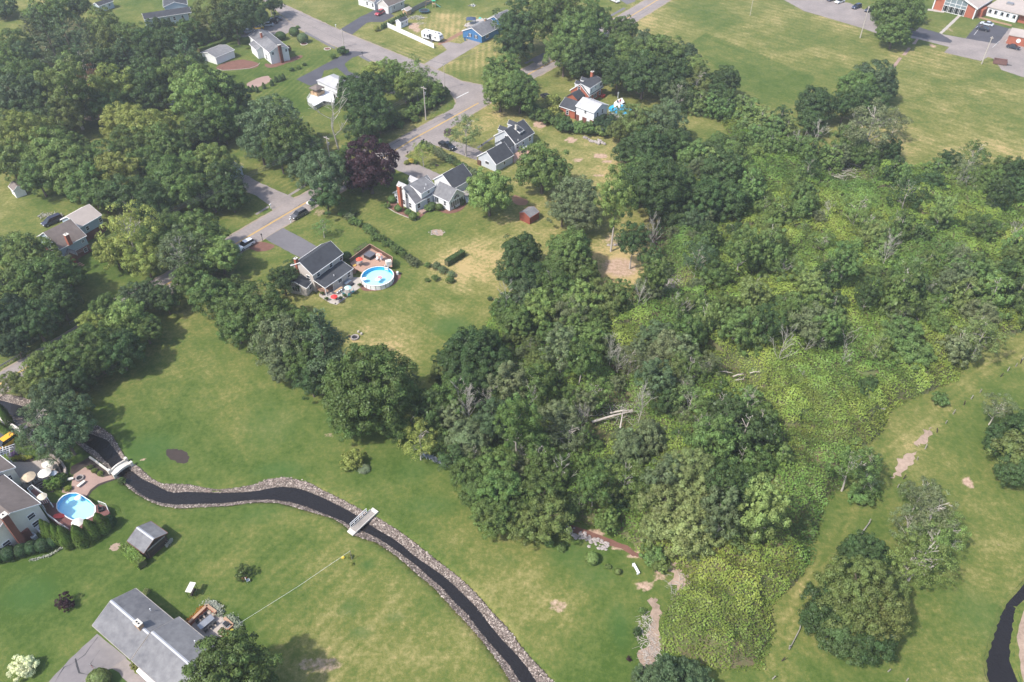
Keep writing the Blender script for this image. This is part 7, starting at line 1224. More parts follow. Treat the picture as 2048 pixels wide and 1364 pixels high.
# ------------------------------------------------------------ bridges
A, B = G(705, 1064), G(747, 1025); u = (B - A).normalized(); w = Vector((-u.y, u.x, 0)); L = (B - A).length; an = math.atan2(u.y, u.x); o = thing('footbridge', tuple(A), 'grey wooden plank footbridge with one white railing over the stream', 'bridge')
for k in range(4): c = (A + B) / 2 + w * (-.44 + .29 * k); MB().box((c.x, c.y, .32 + rs.uniform(0, .015)), (L * .92, .26, .06), an).build('deck_board', M['weathered'], o)
for s in (-.66, .66): c = (A + B) / 2 + w * s; MB().box((c.x, c.y, .28), (L * .95, .1, .26), an).build('beam', M['stone_pale'], o)
for k in range(5): c = A + u * L * (.08 + .19 * k) + w * .74; MB().box((c.x, c.y, .8), (.09, .09, 1.1), an).build('railing_post', M['white'], o)
c = A + u * L * .46 + w * .74
for z in (1.32, .85): MB().box((c.x, c.y, z), (L * .78, .07, .07), an).build('handrail', M['white'], o)
for s, e in ((A, 1), (B, -1)): c = s - u * e * .1; MB().box((c.x, c.y, .14), (.9, 1.35, .28), an).build('landing', M['stone_pale'], o)
A, B = G(226, 951), G(259, 927); u = (B - A).normalized(); w = Vector((-u.y, u.x, 0)); L = (B - A).length; an = math.atan2(u.y, u.x); o = thing('stone_bridge', tuple(A), 'arched pale stone footbridge over the stream beside the brick patio', 'bridge')
for k in range(9): t = (k + .5) / 9; c = A + u * L * t; z = .25 + .3 * math.sin(math.pi * t); MB().box((c.x, c.y, z), (L / 9 + .02, 1.3, .18), an, (.3 * math.pi * math.cos(math.pi * t) / L)).build('deck_slab', M['stone_pale'], o)
for s in (-.72, .72):
    for k in range(8): t = (k + .5) / 8; c = A + u * L * t + w * s; z = .55 + .3 * math.sin(math.pi * t); MB().box((c.x, c.y, z - .12), (L / 8 - .03, .26, .45), an, (.3 * math.pi * math.cos(math.pi * t) / L)).build('parapet_stone', M['stone_pale'], o)
for l in (0, L):
    for s in (-.8, .8): c = A + u * l + w * s; MB().box((c.x, c.y, .5), (.5, .5, 1.), an).build('pier', M['stone_pale'], o)
# ------------------------------------------------------------ lawn furniture around the ranch
c = G(381, 1174.5, 1.9); o = thing('garden_swing', (c.x, c.y, 0), 'garden swing bench under a flat cream canopy on the lawn', 'swing'); an = R(81)
MB().box((c.x, c.y, 1.9), (1.75, .95, .08), an).build('canopy', M['cream'], o); MB().box((c.x, c.y, .5), (1.3, .5, .08), an).build('seat', M['dark_wood'], o); MB().box((c.x + .22, c.y - .1, .75), (1.3, .06, .5), an).build('backrest', M['dark_wood'], o)
for a_ in (-.75, .75):
    for b_ in (-.4, .4): x = c.x + a_ * math.cos(an) - b_ * math.sin(an); y = c.y + a_ * math.sin(an) + b_ * math.cos(an); MB().tube([(x, y, 0), (x, y, 1.88)], .035).build('post', M['dark_metal'], o)
q = Z(170, 1160, 6.206); sheet('ranch_patio', [q(1320, 562), q(1530, 355), q(1640, 440), q(1690, 440), q(1840, 592), q(1700, 700), q(1540, 800), q(1350, 640)], .05, 'paver', jit=0)
wl = thing('patio_wall', tuple(G(*q(1530, 350))), 'low red brick wall around the ranch house patio', 'wall')
for a, b in ((q(1310, 560), q(1530, 345)), (q(1530, 345), q(1640, 430)), (q(1745, 500), q(1845, 590)), (q(1845, 590), q(1700, 700))):
    A_, B_ = G(*a), G(*b); c = (A_ + B_) / 2; s_ = MB().box((c.x, c.y, .4), ((B_ - A_).length, .35, .8), math.atan2((B_ - A_).y, (B_ - A_).x)).build('wall_section', M['brick'], wl); MB().box((c.x, c.y, .83), ((B_ - A_).length + .05, .42, .06), math.atan2((B_ - A_).y, (B_ - A_).x)).build('coping', M['brick_tan'], s_)
tc = table_set(q(1500, 520), .05, 'metal_grey', None, 'long dark patio table inside the brick wall of the ranch house', square=(2.4, 1.1, R(50)))
for k in range(6): s_ = -1 if k % 2 else 1; l_ = (k // 2 - 1) * .75; chair(tc.x + l_ * math.cos(R(50)) - s_ * .95 * math.sin(R(50)), tc.y + l_ * math.sin(R(50)) + s_ * .95 * math.cos(R(50)), .05, R(50) - s_ * R(90), (.06, .06, .065), 'dark metal chair at the long patio table, ' + ['near left corner', 'far left corner', 'near middle', 'far middle', 'near right corner', 'far right corner'][k], 'chairs at the ranch patio table')
e = G(*q(1760, 565), .6); o = thing('barbecue_grill', (e.x, e.y, .05), 'silver and black barbecue grill in the right corner of the ranch patio', 'grill'); MB().box((e.x, e.y, .5), (1.3, .6, .9), R(-40)).build('cart', M['metal_grey'], o); MB().box((e.x, e.y, 1.05), (.8, .55, .3), R(-40)).build('lid', M['dark_metal'], o)
def flowers(name, pts, wd, h_, n, pal, label, cat, seed):
    g = np.random.default_rng(seed); P = np.array([list(p)[:2] for p in pts]); seg = np.linalg.norm(np.diff(P, axis=0), axis=1); i = g.choice(len(seg), n, p=seg / seg.sum()); t = g.random((n, 1)); p = P[i] + (P[i + 1] - P[i]) * t + g.normal(0, wd * .35, (n, 2)); z = g.uniform(.05, h_, n); Pp = np.c_[p, z]; Nn = rdir(g, n) + np.array([0, 0, 1.2]); Nn /= np.linalg.norm(Nn, axis=1, keepdims=True); v, f = leafquads(Pp, Nn, g.uniform(.12, .24, n), g)
    if name not in MATS:
        m = leafmat(name + '_mat', pal)
    else: m = MATS[name]
    return tag(mesh_np(name, v, f, MATS[name + '_mat']), label, cat, kind='stuff')
WH = [(.08, .13, .05), (.45, .5, .35), (.7, .7, .6), (.6, .62, .5), (.1, .16, .06)]; OR = [(.1, .14, .03), (.55, .2, .03), (.6, .35, .03), (.5, .12, .03), (.1, .15, .03)]
flowers('white_flowers', [G(*q(1520, 310)), G(*q(1600, 330)), G(*q(1680, 430))], 1., .7, 900, WH, 'white flowering border outside the far corner of the ranch patio wall', 'flowers', 1); flowers('white_flowers', [G(*q(1780, 480)), G(*q(1860, 530)), G(*q(1910, 610))], .9, .7, 800, WH, 'white flowering border outside the right corner of the ranch patio wall', 'flowers', 2)
flowers('orange_flowers', [G(*q(1270, 530)), G(*q(1360, 470)), G(*q(1470, 350))], .6, .5, 500, OR, 'orange and red flowers along the left wall of the ranch patio', 'flowers', 3); flowers('orange_flowers', [G(*q(1700, 640)), G(*q(1800, 680))], .5, .5, 200, OR, 'orange flowers at the near right corner of the ranch patio', 'flowers', 4)
flowers('hydrangeas', [G(845, 908), G(862, 916), G(880, 925), G(890, 932)], .7, .6, 700, [(.08, .14, .05), (.3, .38, .5), (.55, .6, .68), (.6, .62, .6), (.1, .16, .06)], 'white and blue flowers along the red soil bed at the wood edge', 'flowers', 5); flowers('white_flowers', [G(60, 1122), G(100, 1112), G(128, 1094)], .3, .4, 220, WH, 'small white flowers edging the yews by the cream house', 'flowers', 6); flowers('white_flowers', [G(334, 1095), G(345, 1080)], .4, .6, 200, WH, 'white flowering plants beside the brown shed front', 'flowers', 7)
# flagpole, clothesline, benches, fire pit etc.
b_ = G(189, 1341); o = thing('flagpole', tuple(b_), 'short white flagpole with small red and white flag by the driveway', 'flagpole'); MB().tube([b_, b_ + Vector((0, 0, 1.9))], .03).build('pole_shaft', M['white'], o)
for k in range(6): MB().box((b_.x + .02, b_.y, .7 + .18 * k), (.07, .05, .09)).build('stripe', M['red_paint'], o)
b_ = G(704, 1119); o = thing('clothesline_post', tuple(b_), 'slim post with a long clothesline running to the ranch patio', 'post'); tp = G(693, 1101, 2.4); MB().tube([b_, Vector((b_.x, b_.y, 2.5))], .05).build('post_shaft', M['weathered'], o); tp = Vector((b_.x, b_.y, 2.4)); MB().tube([tp, tp.lerp(G(478, 1247, 1.6), .5) - Vector((0, 0, .35)), G(478, 1247, 1.6)], .018, 4).build('line', M['white'], o)
A, B = G(1266, 1130), G(1277, 1150); c = (A + B) / 2; an = math.atan2((B - A).y, (B - A).x); o = thing('stone_bench', tuple(c), 'long white bench at the edge of the lawn by the wood', 'bench'); MB().box((c.x, c.y, .5), ((B - A).length, .42, .1), an).build('seat', M['white'], o)
for k in (-.8, .8): MB().box((c.x + k * math.cos(an), c.y + k * math.sin(an), .22), (.18, .4, .45), an).build('leg', M['white'], o)
A, B = G(1130, 1058), G(1217, 1093); P = np.array([list(A.lerp(B, t))[:2] for t in np.linspace(0, 1, 90)]) + rr.normal(0, .45, (90, 2)); stones(P, np.full(90, .1), .32, 'rock_wall', M['stone'], 'tumbled grey stone wall along the red mulch at the wood edge', 'stone wall')
e = G(710, 676); o = thing('fire_pit', tuple(e), 'ring of stones fire pit on the lawn below the white pine', 'fire pit')
for k in range(12): t = k * math.pi / 6; MB().box((e.x + .75 * math.cos(t), e.y + .75 * math.sin(t), .18), (.34, .26, .34), t + R(90)).build('stone', M['stone'], o)
MB().lathe((e.x, e.y, .02), [(.7, 0), (.7, .03)], 12).build('ash_bed', M['dark_metal'], o)
for i, (x, y) in enumerate(((717, 665), (723, 669), (699, 674))): e = G(x, y); tag(MB().lathe((e.x, e.y, 0), [(.26, 0), (.24, .42)], 9).build('log_stool', M['bark_pale' if i < 2 else 'dark_wood'], None, loc=tuple(e)), ['pale log stool behind the fire pit, left one', 'pale log stool behind the fire pit, right one', 'dark barrel left of the fire pit'][i], 'log stool')
e = G(497, 1163); chair(e.x, e.y, 0, R(30), (.75, .75, .72), 'pale garden chair beside the potted tree on the lower lawn'); e = G(489, 1158); tag(MB().lathe((e.x, e.y, 0), [(.35, 0), (.45, .5)], 10).build('tree_tub', M['red_wood'], None, loc=tuple(e)), 'red tub at the foot of the small tree on the lower lawn', 'tub')
for i, (x, y, lb) in enumerate([(582, 446, 'white mailbox post at the road edge above the black driveway'), (542, 417, 'white mailbox at the end of the brown driveway'), (672, 56, 'white sign post at the side road by the new black driveway')]):
    e = G(x, y); o = thing('mailbox', tuple(e), lb, 'mailbox'); MB().box((e.x, e.y, .55), (.14, .14, 1.1)).build('post', M['white'], o); MB().box((e.x, e.y, 1.2), (.5, .24, .26), R(54)).build('box', M['white'], o)
for i, (x, y, lb) in enumerate([(725, 112, 'black mailbox on a post at the new driveway mouth'), (816, 312, 'black mailbox at the drive of the white chimney house'), (526, 483, 'dark lamp post in the mulch bed by the main road'), (848, 287, 'black mailbox beside the hedge end at the main road'), (964, 303, 'black lamp post beside the walk of the light grey house')]):
    e = G(x, y); o = thing('mailbox' if 'mailbox' in lb else 'lamp_post', tuple(e), lb, 'mailbox' if 'mailbox' in lb else 'lamp post'); MB().box((e.x, e.y, .6 if 'mailbox' in lb else 1.), (.1, .1, 1.2 if 'mailbox' in lb else 2.)).build('post', M['dark_metal'], o); MB().box((e.x, e.y, 1.3 if 'mailbox' in lb else 2.1), (.5, .24, .26) if 'mailbox' in lb else (.25, .25, .35), R(54)).build('box' if 'mailbox' in lb else 'lantern', M['dark_metal'], o)
for i, (x, y) in enumerate(((936, 78), (930, 81))): e = G(x, y); o = thing('wheelie_bin', tuple(e), ['blue wheeled bin next to the blue house, right one', 'blue wheeled bin next to the blue house, left one'][i], 'bin', 'wheeled bins by the blue house'); MB().lathe((e.x, e.y, 0), [(.3, 0), (.4, 1.)], 4, .8).build('bin', M['blue_siding'], o); MB().box((e.x, e.y, 1.03), (.62, .62, .06), 0).build('lid', M['white' if i == 0 else 'shutter'], o)
e = G(962, 329); o = thing('bin_store', tuple(e), 'brown box with grey bins at the left end wall of the light grey house', 'bin store'); MB().box((e.x - .3, e.y, .7), (1.2, .9, 1.4), R(-40)).build('box', M['brown_wood'], o); MB().box((e.x + .9, e.y - .6, .5), (.8, .7, 1.), R(-40)).build('bin', M['dark_metal'], o)
# blue gazebo tent and white deck behind the blue house
q = Z(890, 0, 13.64); e = G(*q(710, 520), 2.2); dk = thing('back_deck', tuple(G(*q(850, 640))), 'pale deck behind the blue house', 'deck'); P_ = [G(*p, .5) for p in (q(520, 700), q(620, 730), q(1100, 560), q(1000, 480), q(560, 640))]; MB().prism([(p.x, p.y) for p in P_], .3, .5).build('deck_floor', M['concrete'], dk)
o = thing('pop_up_canopy', (e.x, e.y, 0), 'dark blue pop-up canopy on the deck behind the blue house', 'canopy'); mb = MB(); S = 1.8; b_ = MB().add([(e.x - S, e.y - S, 2.3), (e.x + S, e.y - S, 2.3), (e.x + S, e.y + S, 2.3), (e.x - S, e.y + S, 2.3), (e.x, e.y, 3.1)], [[0, 1, 4], [1, 2, 4], [2, 3, 4], [3, 0, 4], [3, 2, 1, 0]]).build('canopy', M['cloth'], o); b_.color = (.06, .09, .16, 1)
for dx, dy in ((-S, -S), (S, -S), (-S, S), (S, S)): MB().tube([(e.x + dx * .97, e.y + dy * .97, .3), (e.x + dx * .97, e.y + dy * .97, 2.3)], .05).build('post', M['dark_metal'], o)
umbrella(q(955, 480), .5, (.06, .5, .42), 'turquoise umbrella behind the blue house', .7)
# dumpster at the school
q = Z(1808, 0, 8.525); e = G(*q(1640, 1060), .6); o = thing('dumpster', (e.x, e.y, 0), 'rusty open topped dumpster with a drawbar at the corner of the school lot', 'dumpster'); a_ = R(-24)
def dbox(n, dx, dy, z, s, m): MB().box((e.x + dx * math.cos(a_) - dy * math.sin(a_), e.y + dx * math.sin(a_) + dy * math.cos(a_), z), s, a_).build(n, M[m], o)
dbox('floor', 0, 0, .25, (4.2, 2.2, .1), 'rust'); dbox('side_wall', 0, -1.1, .85, (4.2, .1, 1.3), 'rust'); dbox('side_wall', 0, 1.1, .85, (4.2, .1, 1.3), 'rust'); dbox('end_wall', -2.1, 0, .85, (.1, 2.1, 1.3), 'rust'); dbox('end_wall', 2.1, 0, .7, (.1, 2.1, 1.), 'rust'); dbox('contents', .6, .2, .6, (1.2, .8, .4), 'white'); dbox('drawbar', 2.9, -.6, .35, (1.6, .15, .15), 'dark_metal')
for dx in (-1.2, 1.2):
    for dy in (-.9, .9): dbox('wheel', dx, dy, .18, (.5, .2, .36), 'rubber')
# ------------------------------------------------------------ oval pool, red deck, patio of the cream house
q = Z(0, 960, 8.525); zr = 1.2
ov = [q(970, 400), q(1010, 330), q(1080, 265), q(1180, 225), q(1300, 222), q(1400, 265), q(1530, 350), q(1620, 440), q(1625, 520), q(1600, 600), q(1500, 650), q(1370, 690), q(1230, 680), q(1150, 640), q(1000, 530), q(968, 480)]
OP = [G(*p, zr) for p in ov]; cx = sum((p.x for p in OP)) / len(OP); cy = sum((p.y for p in OP)) / len(OP); o = thing('oval_pool', (cx, cy, 0), 'oval above ground pool with turquoise water beside the cream house', 'pool'); n = len(OP)
def ring(k, z): return [(cx + (p.x - cx) * k, cy + (p.y - cy) * k, z) for p in OP]
def band(n_, k0, z0, k1, z1, m, rev=False): vs = ring(k0, z0) + ring(k1, z1); fs = [[i, (i + 1) % n, n + (i + 1) % n, n + i] for i in range(n)]; return MB().add(vs, fs).build(n_, M[m], o)
band('pool_wall', 1.01, 0, 1.01, zr, 'pool_wall'); band('top_rail', 1.03, zr, .965, zr + .015, 'white'); band('liner', .985, zr, .985, .1, 'liner'); ar = [list(range(n))]
MB().add(ring(.984, .3), [list(range(n))[::-1]]).build('pool_floor', M['liner_pale'], o); MB().add(ring(.984, zr - .13), [list(range(n))[::-1]]).build('water', M['pool_surface'], o)
for c_ in [c for c in kids(o) if c.name.startswith(('pool_floor', 'water'))]: c_.data.flip_normals()
e = G(*q(1325, 300), zr); t_ = thing('pool_float', (e.x, e.y, zr - .12), 'ring shaped float at the far end of the oval pool', 'pool float'); MB().lathe((e.x, e.y, zr - .12), [(.22, .02), (.5, .0), (.55, .12), (.4, .2), (.22, .12)], 14).build('ring', M['cream'], t_)
dk = thing('red_deck', tuple(G(*q(900, 600))), 'dark red deck wrapping the near side of the oval pool', 'deck')
dpx = [q(720, 420), q(860, 380), q(965, 400), q(968, 500), q(1150, 650), q(1230, 690), q(1400, 700), q(1560, 640), q(1630, 560), q(1620, 430), q(1700, 410), q(1830, 460), q(1870, 560), q(1700, 740), q(1480, 800), q(1200, 880), q(1020, 770), q(830, 620)]
P_ = [G(*p, 1.1) for p in dpx]; t3_ = tessellate_polygon([P_]); mb = MB(); mb.add([(p.x, p.y, 1.1) for p in P_], [list(t)[::-1] for t in t3_]); fl_ = mb.build('deck_floor', M['deck_red'], dk)
mb = MB(); vs = [(p.x, p.y, 1.09) for p in P_] + [(p.x, p.y, .0) for p in P_]; k = len(P_); mb.add(vs, [[i, (i + 1) % k, k + (i + 1) % k, k + i] for i in range(10, k - 1)]); mb.build('skirt', M['deck_red'], dk)
rl = MB()
for a_, b_ in ((q(720, 470), q(830, 620)), (q(830, 620), q(1020, 770)), (q(1020, 770), q(1200, 880)), (q(1700, 410), q(1830, 460)), (q(1830, 460), q(1870, 560))):
    A_, B_ = G(*a_, 1.1), G(*b_, 1.1); rl.tube([A_ + Vector((0, 0, .9)), B_ + Vector((0, 0, .9))], .045, 4); m_ = int((B_ - A_).length / .4) + 1
    for j in range(m_): p = A_.lerp(B_, j / m_); rl.box((p.x, p.y, 1.55), (.05, .05, .9))
rl.build('railing', M['trim'], dk)
for k in range(5): e = G(*q(1800, 580), .9); MB().box((e.x + .05 * k, e.y - .28 * k, 1.0 - .2 * k), (1.2, .28, .06), R(0)).build('stair_tread', M['white'], dk)
e = G(*q(1000, 605), 1.3); o2 = thing('lounge_float', (e.x, e.y, 1.1), 'flat red half round float lying on the red deck', 'pool float'); b_ = MB().prism([(e.x + .95 * math.cos(t * .35) * (1 if t < 9 else 1), e.y + .5 * math.sin(t * .35)) for t in range(18)], 1.12, 1.24).build('cushion', M['paint'], o2); b_.color = (.75, .09, .08, 1)
e = G(*q(1720, 490), 1.5); o2 = thing('patio_sofa', (e.x, e.y, 1.1), 'black lounge chair on the end of the red deck', 'chair'); MB().box((e.x, e.y, 1.35), (.8, .8, .4), .4).build('seat', M['dark_metal'], o2); MB().box((e.x - .35, e.y + .1, 1.7), (.15, .8, .6), .4).build('backrest', M['dark_metal'], o2)
# upper house deck with railings between house and pool
o = thing('house_deck', tuple(G(*q(650, 300))), 'small raised deck with white railings between the cream house and the oval pool', 'deck'); P_ = [G(*p, 2.6) for p in (q(500, 205), q(580, 140), q(680, 215), q(790, 290), q(850, 370), q(720, 420))]; MB().prism([(p.x, p.y) for p in P_], 2.45, 2.6).build('deck_floor', M['deck_red'], o)
mb = MB()
for a_, b_ in zip(P_, P_[1:] + P_[:1]):
    mb.tube([a_ + Vector((0, 0, .95)), b_ + Vector((0, 0, .95))], .05, 4); m_ = int((b_ - a_).length / .3) + 1
    for j in range(m_): p = a_.lerp(b_, j / m_); mb.box((p.x, p.y, 3.05), (.045, .045, .95))
mb.build('railing', M['trim'], o)
mb = MB()
for p in P_: mb.box((p.x, p.y, 1.25), (.14, .14, 2.4))
mb.build('posts', M['trim'], o)
for k in range(7): e = G(*q(780, 480), 1.8); MB().box((e.x + .12 * k, e.y - .22 * k + .6, 2.4 - .2 * k), (1., .28, .05), R(-30)).build('stair_tread', M['brown_wood'], o)
for px_, sc_, c_, lb in ((q(705, 270), 1., (.78, .68, .52), 'cream square umbrella on the small deck of the cream house'),): umbrella(px_, 2.6 - 0., c_, lb, .95)
umbrella(q(1310, 710), 1.1, (.85, .8, .72), 'pale umbrella on the red deck at the near edge of the oval pool', 1.15)
q = Z(0, 800, 7.578)
umbrella(q(715, 945), .05, (.82, .78, .68), 'pale cream umbrella at the back of the paved patio', 1.2); umbrella(q(665, 1090), .05, (.86, .82, .72), 'bright cream umbrella in the middle of the paved patio', 1.3); umbrella(q(415, 1150), .05, (.62, .50, .36), 'tan umbrella on the patio nearest the cream house roof', 1.45); umbrella(q(795, 1100), .05, (.6, .65, .7), 'small grey white umbrella behind the bright cream one', .8)
sheet('paved_patio', [q(60, 900), q(200, 940), q(480, 935), q(620, 900), q(760, 870), q(880, 960), q(930, 1080), q(900, 1180), q(740, 1270), q(560, 1364), q(300, 1390), q(150, 1150)], .04, 'paver', jit=0)
sheet('brick_patio', [q(940, 1400), q(950, 1330), q(1080, 1300), q(1120, 1130), q(1290, 1015), q(1500, 1160), q(1560, 1175), q(1690, 1140), q(1730, 1190), q(1480, 1275), q(1370, 1364), q(1300, 1480), q(1080, 1440)], .04, 'paver_red', jit=.03)
sheet('garden_bed', [q(1080, 1010), q(1340, 870), q(1690, 1110), q(1640, 1160), q(1520, 1165), q(1290, 1010), q(1110, 1120), q(1050, 1100)], .03, 'mulch_dark', jit=.1); sheet('garden_bed', [q(740, 830), q(900, 900), q(1010, 1020), q(1030, 1160), q(1000, 1180), q(900, 1200), q(930, 1080), q(880, 960), q(740, 850)], .05, 'mulch_dark', jit=.1); sheet('garden_bed', [q(180, 830), q(330, 800), q(500, 900), q(490, 940), q(250, 940)], .05, 'mulch_dark', jit=.1); sheet('bed_edge', [q(1730, 1195), q(1480, 1280), q(1370, 1370), q(1290, 1480), q(1320, 1500), q(1400, 1390), q(1500, 1300), q(1740, 1215)], .045, 'mulch_dark', jit=.05)
sheet('dark_drive', [(0, 845), (0, 838), (30, 840), (75, 862), (112, 890), (112, 900), (100, 904), (60, 880), (35, 865)], .03, 'asphalt_new', jit=.1); sheet('parking_area', [(-30, 870), (0, 866), (30, 885), (32, 898), (12, 905), (-30, 920)], .03, 'asphalt_new', jit=.05)
def curved_wall(name, px, h_, w_, m, label, seglen=.9):
    P = [G(*p) for p in px]; o = thing(name, tuple(P[0]), label, 'wall')
    for a_, b_ in zip(P, P[1:]):
        n_ = max(1, int((b_ - a_).length / seglen))
        for k in range(n_): c0, c1 = a_.lerp(b_, k / n_), a_.lerp(b_, (k + 1) / n_); c = (c0 + c1) / 2; MB().box((c.x, c.y, h_ / 2), ((c1 - c0).length - .015, w_, h_ + rs.uniform(-.02, .02)), math.atan2((c1 - c0).y, (c1 - c0).x)).build('wall_block', M[m], o)
curved_wall('curved_wall', [q(745, 835), q(850, 890), q(950, 975), q(1000, 1060), q(1000, 1120), q(960, 1190)], .6, .4, 'paver', 'curved paver wall around the patio with the cream umbrellas'); curved_wall('patio_edge_wall', [q(1365, 880), q(1440, 930), q(1560, 1020), q(1690, 1115)], .45, .3, 'stone_pale', 'straight pale block edging from the lawn to the stone bridge')
e = G(*q(1215, 1195)); o = thing('fire_pit', tuple(e), 'round stone fire bowl on the brick patio', 'fire pit')
for k in range(12): t = k * math.pi / 6; MB().box((e.x + .6 * math.cos(t), e.y + .6 * math.sin(t), .2), (.3, .2, .36), t + R(90)).build('stone', M['stone'], o)
MB().lathe((e.x, e.y, .1), [(.5, 0), (.5, .02)], 12).build('ash_bed', M['dark_metal'], o)
for i, (x, y, an_) in enumerate(((1240, 1290, 60), (1080, 1215, 20))): e = G(*q(x, y)); o = thing('stone_bench', tuple(e), ['curved pale stone bench below the fire bowl', 'pale stone seat left of the fire bowl'][i], 'bench'); MB().box((e.x, e.y, .42), (1.5 if i == 0 else 1., .5, .12), R(an_)).build('seat', M['stone_pale'], o); MB().box((e.x, e.y, .18), (1. if i == 0 else .6, .35, .36), R(an_)).build('leg', M['stone'], o)
for i in range(7): e = G(*q(610 + 28 * i, 1330 - 8 * i + 8 * i)); c = G(*q(560 + 30 * i, 1300 + 20 * i)); 
sq_ = Z(0, 960, 8.525); st = thing('timber_steps', tuple(G(*sq_(750, 150))), 'dark timber steps going down from the patio to the oval pool', 'steps')
for k in range(7): a_, b_ = G(*sq_(610 + 38 * k, 140 + 18 * k - 8 * k)), G(*sq_(735 + 30 * k, 70 + 22 * k)); c = (a_ + b_) / 2; MB().box((c.x, c.y, .75 - .1 * k), ((b_ - a_).length, .2, .14), math.atan2((b_ - a_).y, (b_ - a_).x)).build('step', M['dark_wood'], st)
for i, (x, y, r_, c_) in enumerate(((255, 890, .5, (.4, .4, .05)), (315, 890, .55, (.4, .4, .05)), (390, 895, .5, (.4, .4, .05)), (460, 885, .5, (.36, .38, .06)), (200, 850, .6, (.2, .13, .26)), (245, 830, .6, (.22, .15, .28)), (850, 1300, 1.4, (.12, .2, .04)), (900, 1250, 1.2, (.1, .18, .04)), (960, 1220, 1., (.1, .16, .04)), (870, 1330, 1., (.13, .22, .04)), (1440, 1090, .5, (.18, .22, .05)), (1530, 1130, .5, (.18, .22, .05)), (1380, 1030, .5, (.14, .18, .05)), (1040, 1364, .6, (.25, .3, .05)), (1860, 1250, .7, (.1, .15, .05)))):
    e = G(*q(x, y)); o = thing('garden_shrub', tuple(e), ['yellow mound plant, first from the left under the leafy tree', 'yellow mound plant, second from the left under the leafy tree', 'yellow mound plant, third from the left under the leafy tree', 'yellow mound plant, fourth from the left under the leafy tree', 'purple flowering plant at the corner of the white railing', 'second purple flowering plant beside the white railing', 'big bright shrub at the top of the timber steps', 'bright shrub behind the big one at the timber steps', 'shrub against the curved paver wall', 'lowest bright shrub beside the timber steps', 'small yellow green plant in the dark garden bed, left one', 'small yellow green plant in the dark garden bed, right one', 'small plant at the upper end of the dark garden bed', 'small lime plant at the far end of the oval pool', 'low plants on the stream bank below the stone bridge'][i], 'shrub', 'garden shrubs around the cream house patio'); c2_ = bpy.data.objects.new('foliage', TP['B'][i % 3][0]); col.objects.link(c2_); c2_.parent = o; c2_.scale = (r_,) * 3; c2_.color = (*c_, 1)
for i, (x, y) in enumerate(((45, 610), (130, 330), (75, 200), (150, 560))): pass
for i, (x, y) in enumerate(((105, 250), (160, 330))): e = G(*q(x, y + 40)); root = thing('arborvitae', tuple(e), ['tall arborvitae at the far end of the walled garden', 'second arborvitae in the walled garden by the left edge'][i], 'hedge tree'); root.scale = (.8, .8, 1.5); c2_ = bpy.data.objects.new('crown', TP['A'][0][0]); col.objects.link(c2_); c2_.parent = root; c2_.color = (.06, .10, .02, 1)
lh = [(q(20 + 40 * i, 420 + 33 * i)) for i in range(9)]
for i, p in enumerate(lh): e = G(*p); root = thing('hedge_plant', tuple(e), f'narrow hedge shrub by the jeep parking, {["first","second","third","fourth","fifth","sixth","seventh","eighth","ninth"][i]} from the left edge', 'shrub', 'hedge row by the jeep parking'); root.scale = (.6, .6, .5); c2_ = bpy.data.objects.new('crown', TP['A'][0][0]); col.objects.link(c2_); c2_.parent = root; c2_.color = (.075, .13, .02, 1)
curved_wall('garden_wall', [q(-60, 250), q(100, 340), q(250, 440), q(400, 540)], .7, .4, 'stone_pale', 'long pale garden wall between the jeep parking and the dark drive', 1.2)
tr_ = thing('white_trellis', tuple(G(*q(80, 800))), 'white lattice arbour at the left corner of the cream house', 'arbour'); e = G(*q(80, 790), 1.8)
for k in range(4): MB().box((e.x, e.y + (k - 1.5) * .6, 2.2), (2.6, .08, .1), R(30)).build('slat', M['white'], tr_); MB().box((e.x + (k - 1.5) * .6, e.y, 2.1), (.08, 2.6, .1), R(30)).build('slat', M['white'], tr_)
for a_ in (-1, 1):
    for b_ in (-1, 1): MB().box((e.x + a_, e.y + b_, 1.), (.1, .1, 2.1), R(30)).build('post', M['white'], tr_)
# patio dining sets
for i, (x, y) in enumerate(((740, 1170), (450, 1240), (820, 1010), (380, 1290))):
    t_ = table_set(q(x, y), .04, 'weathered', None, ['small patio table at the foot of the bright cream umbrella', 'dark patio table under the tan umbrella', 'round patio table beside the curved wall', 'small side table below the tan umbrella'][i])
    for k in range(4): a_ = R(45 + 90 * k); chair(t_.x + math.cos(a_) * .95, t_.y + math.sin(a_) * .95, .04, a_ + math.pi, (.07, .06, .055), ['dark chair at the bright cream umbrella table', 'dark chair at the tan umbrella table', 'dark chair at the round table by the curved wall', 'dark chair at the side table below the tan umbrella'][i] + [', far right seat', ', far left seat', ', near left seat', ', near right seat'][k], 'dark patio chairs of the cream house')
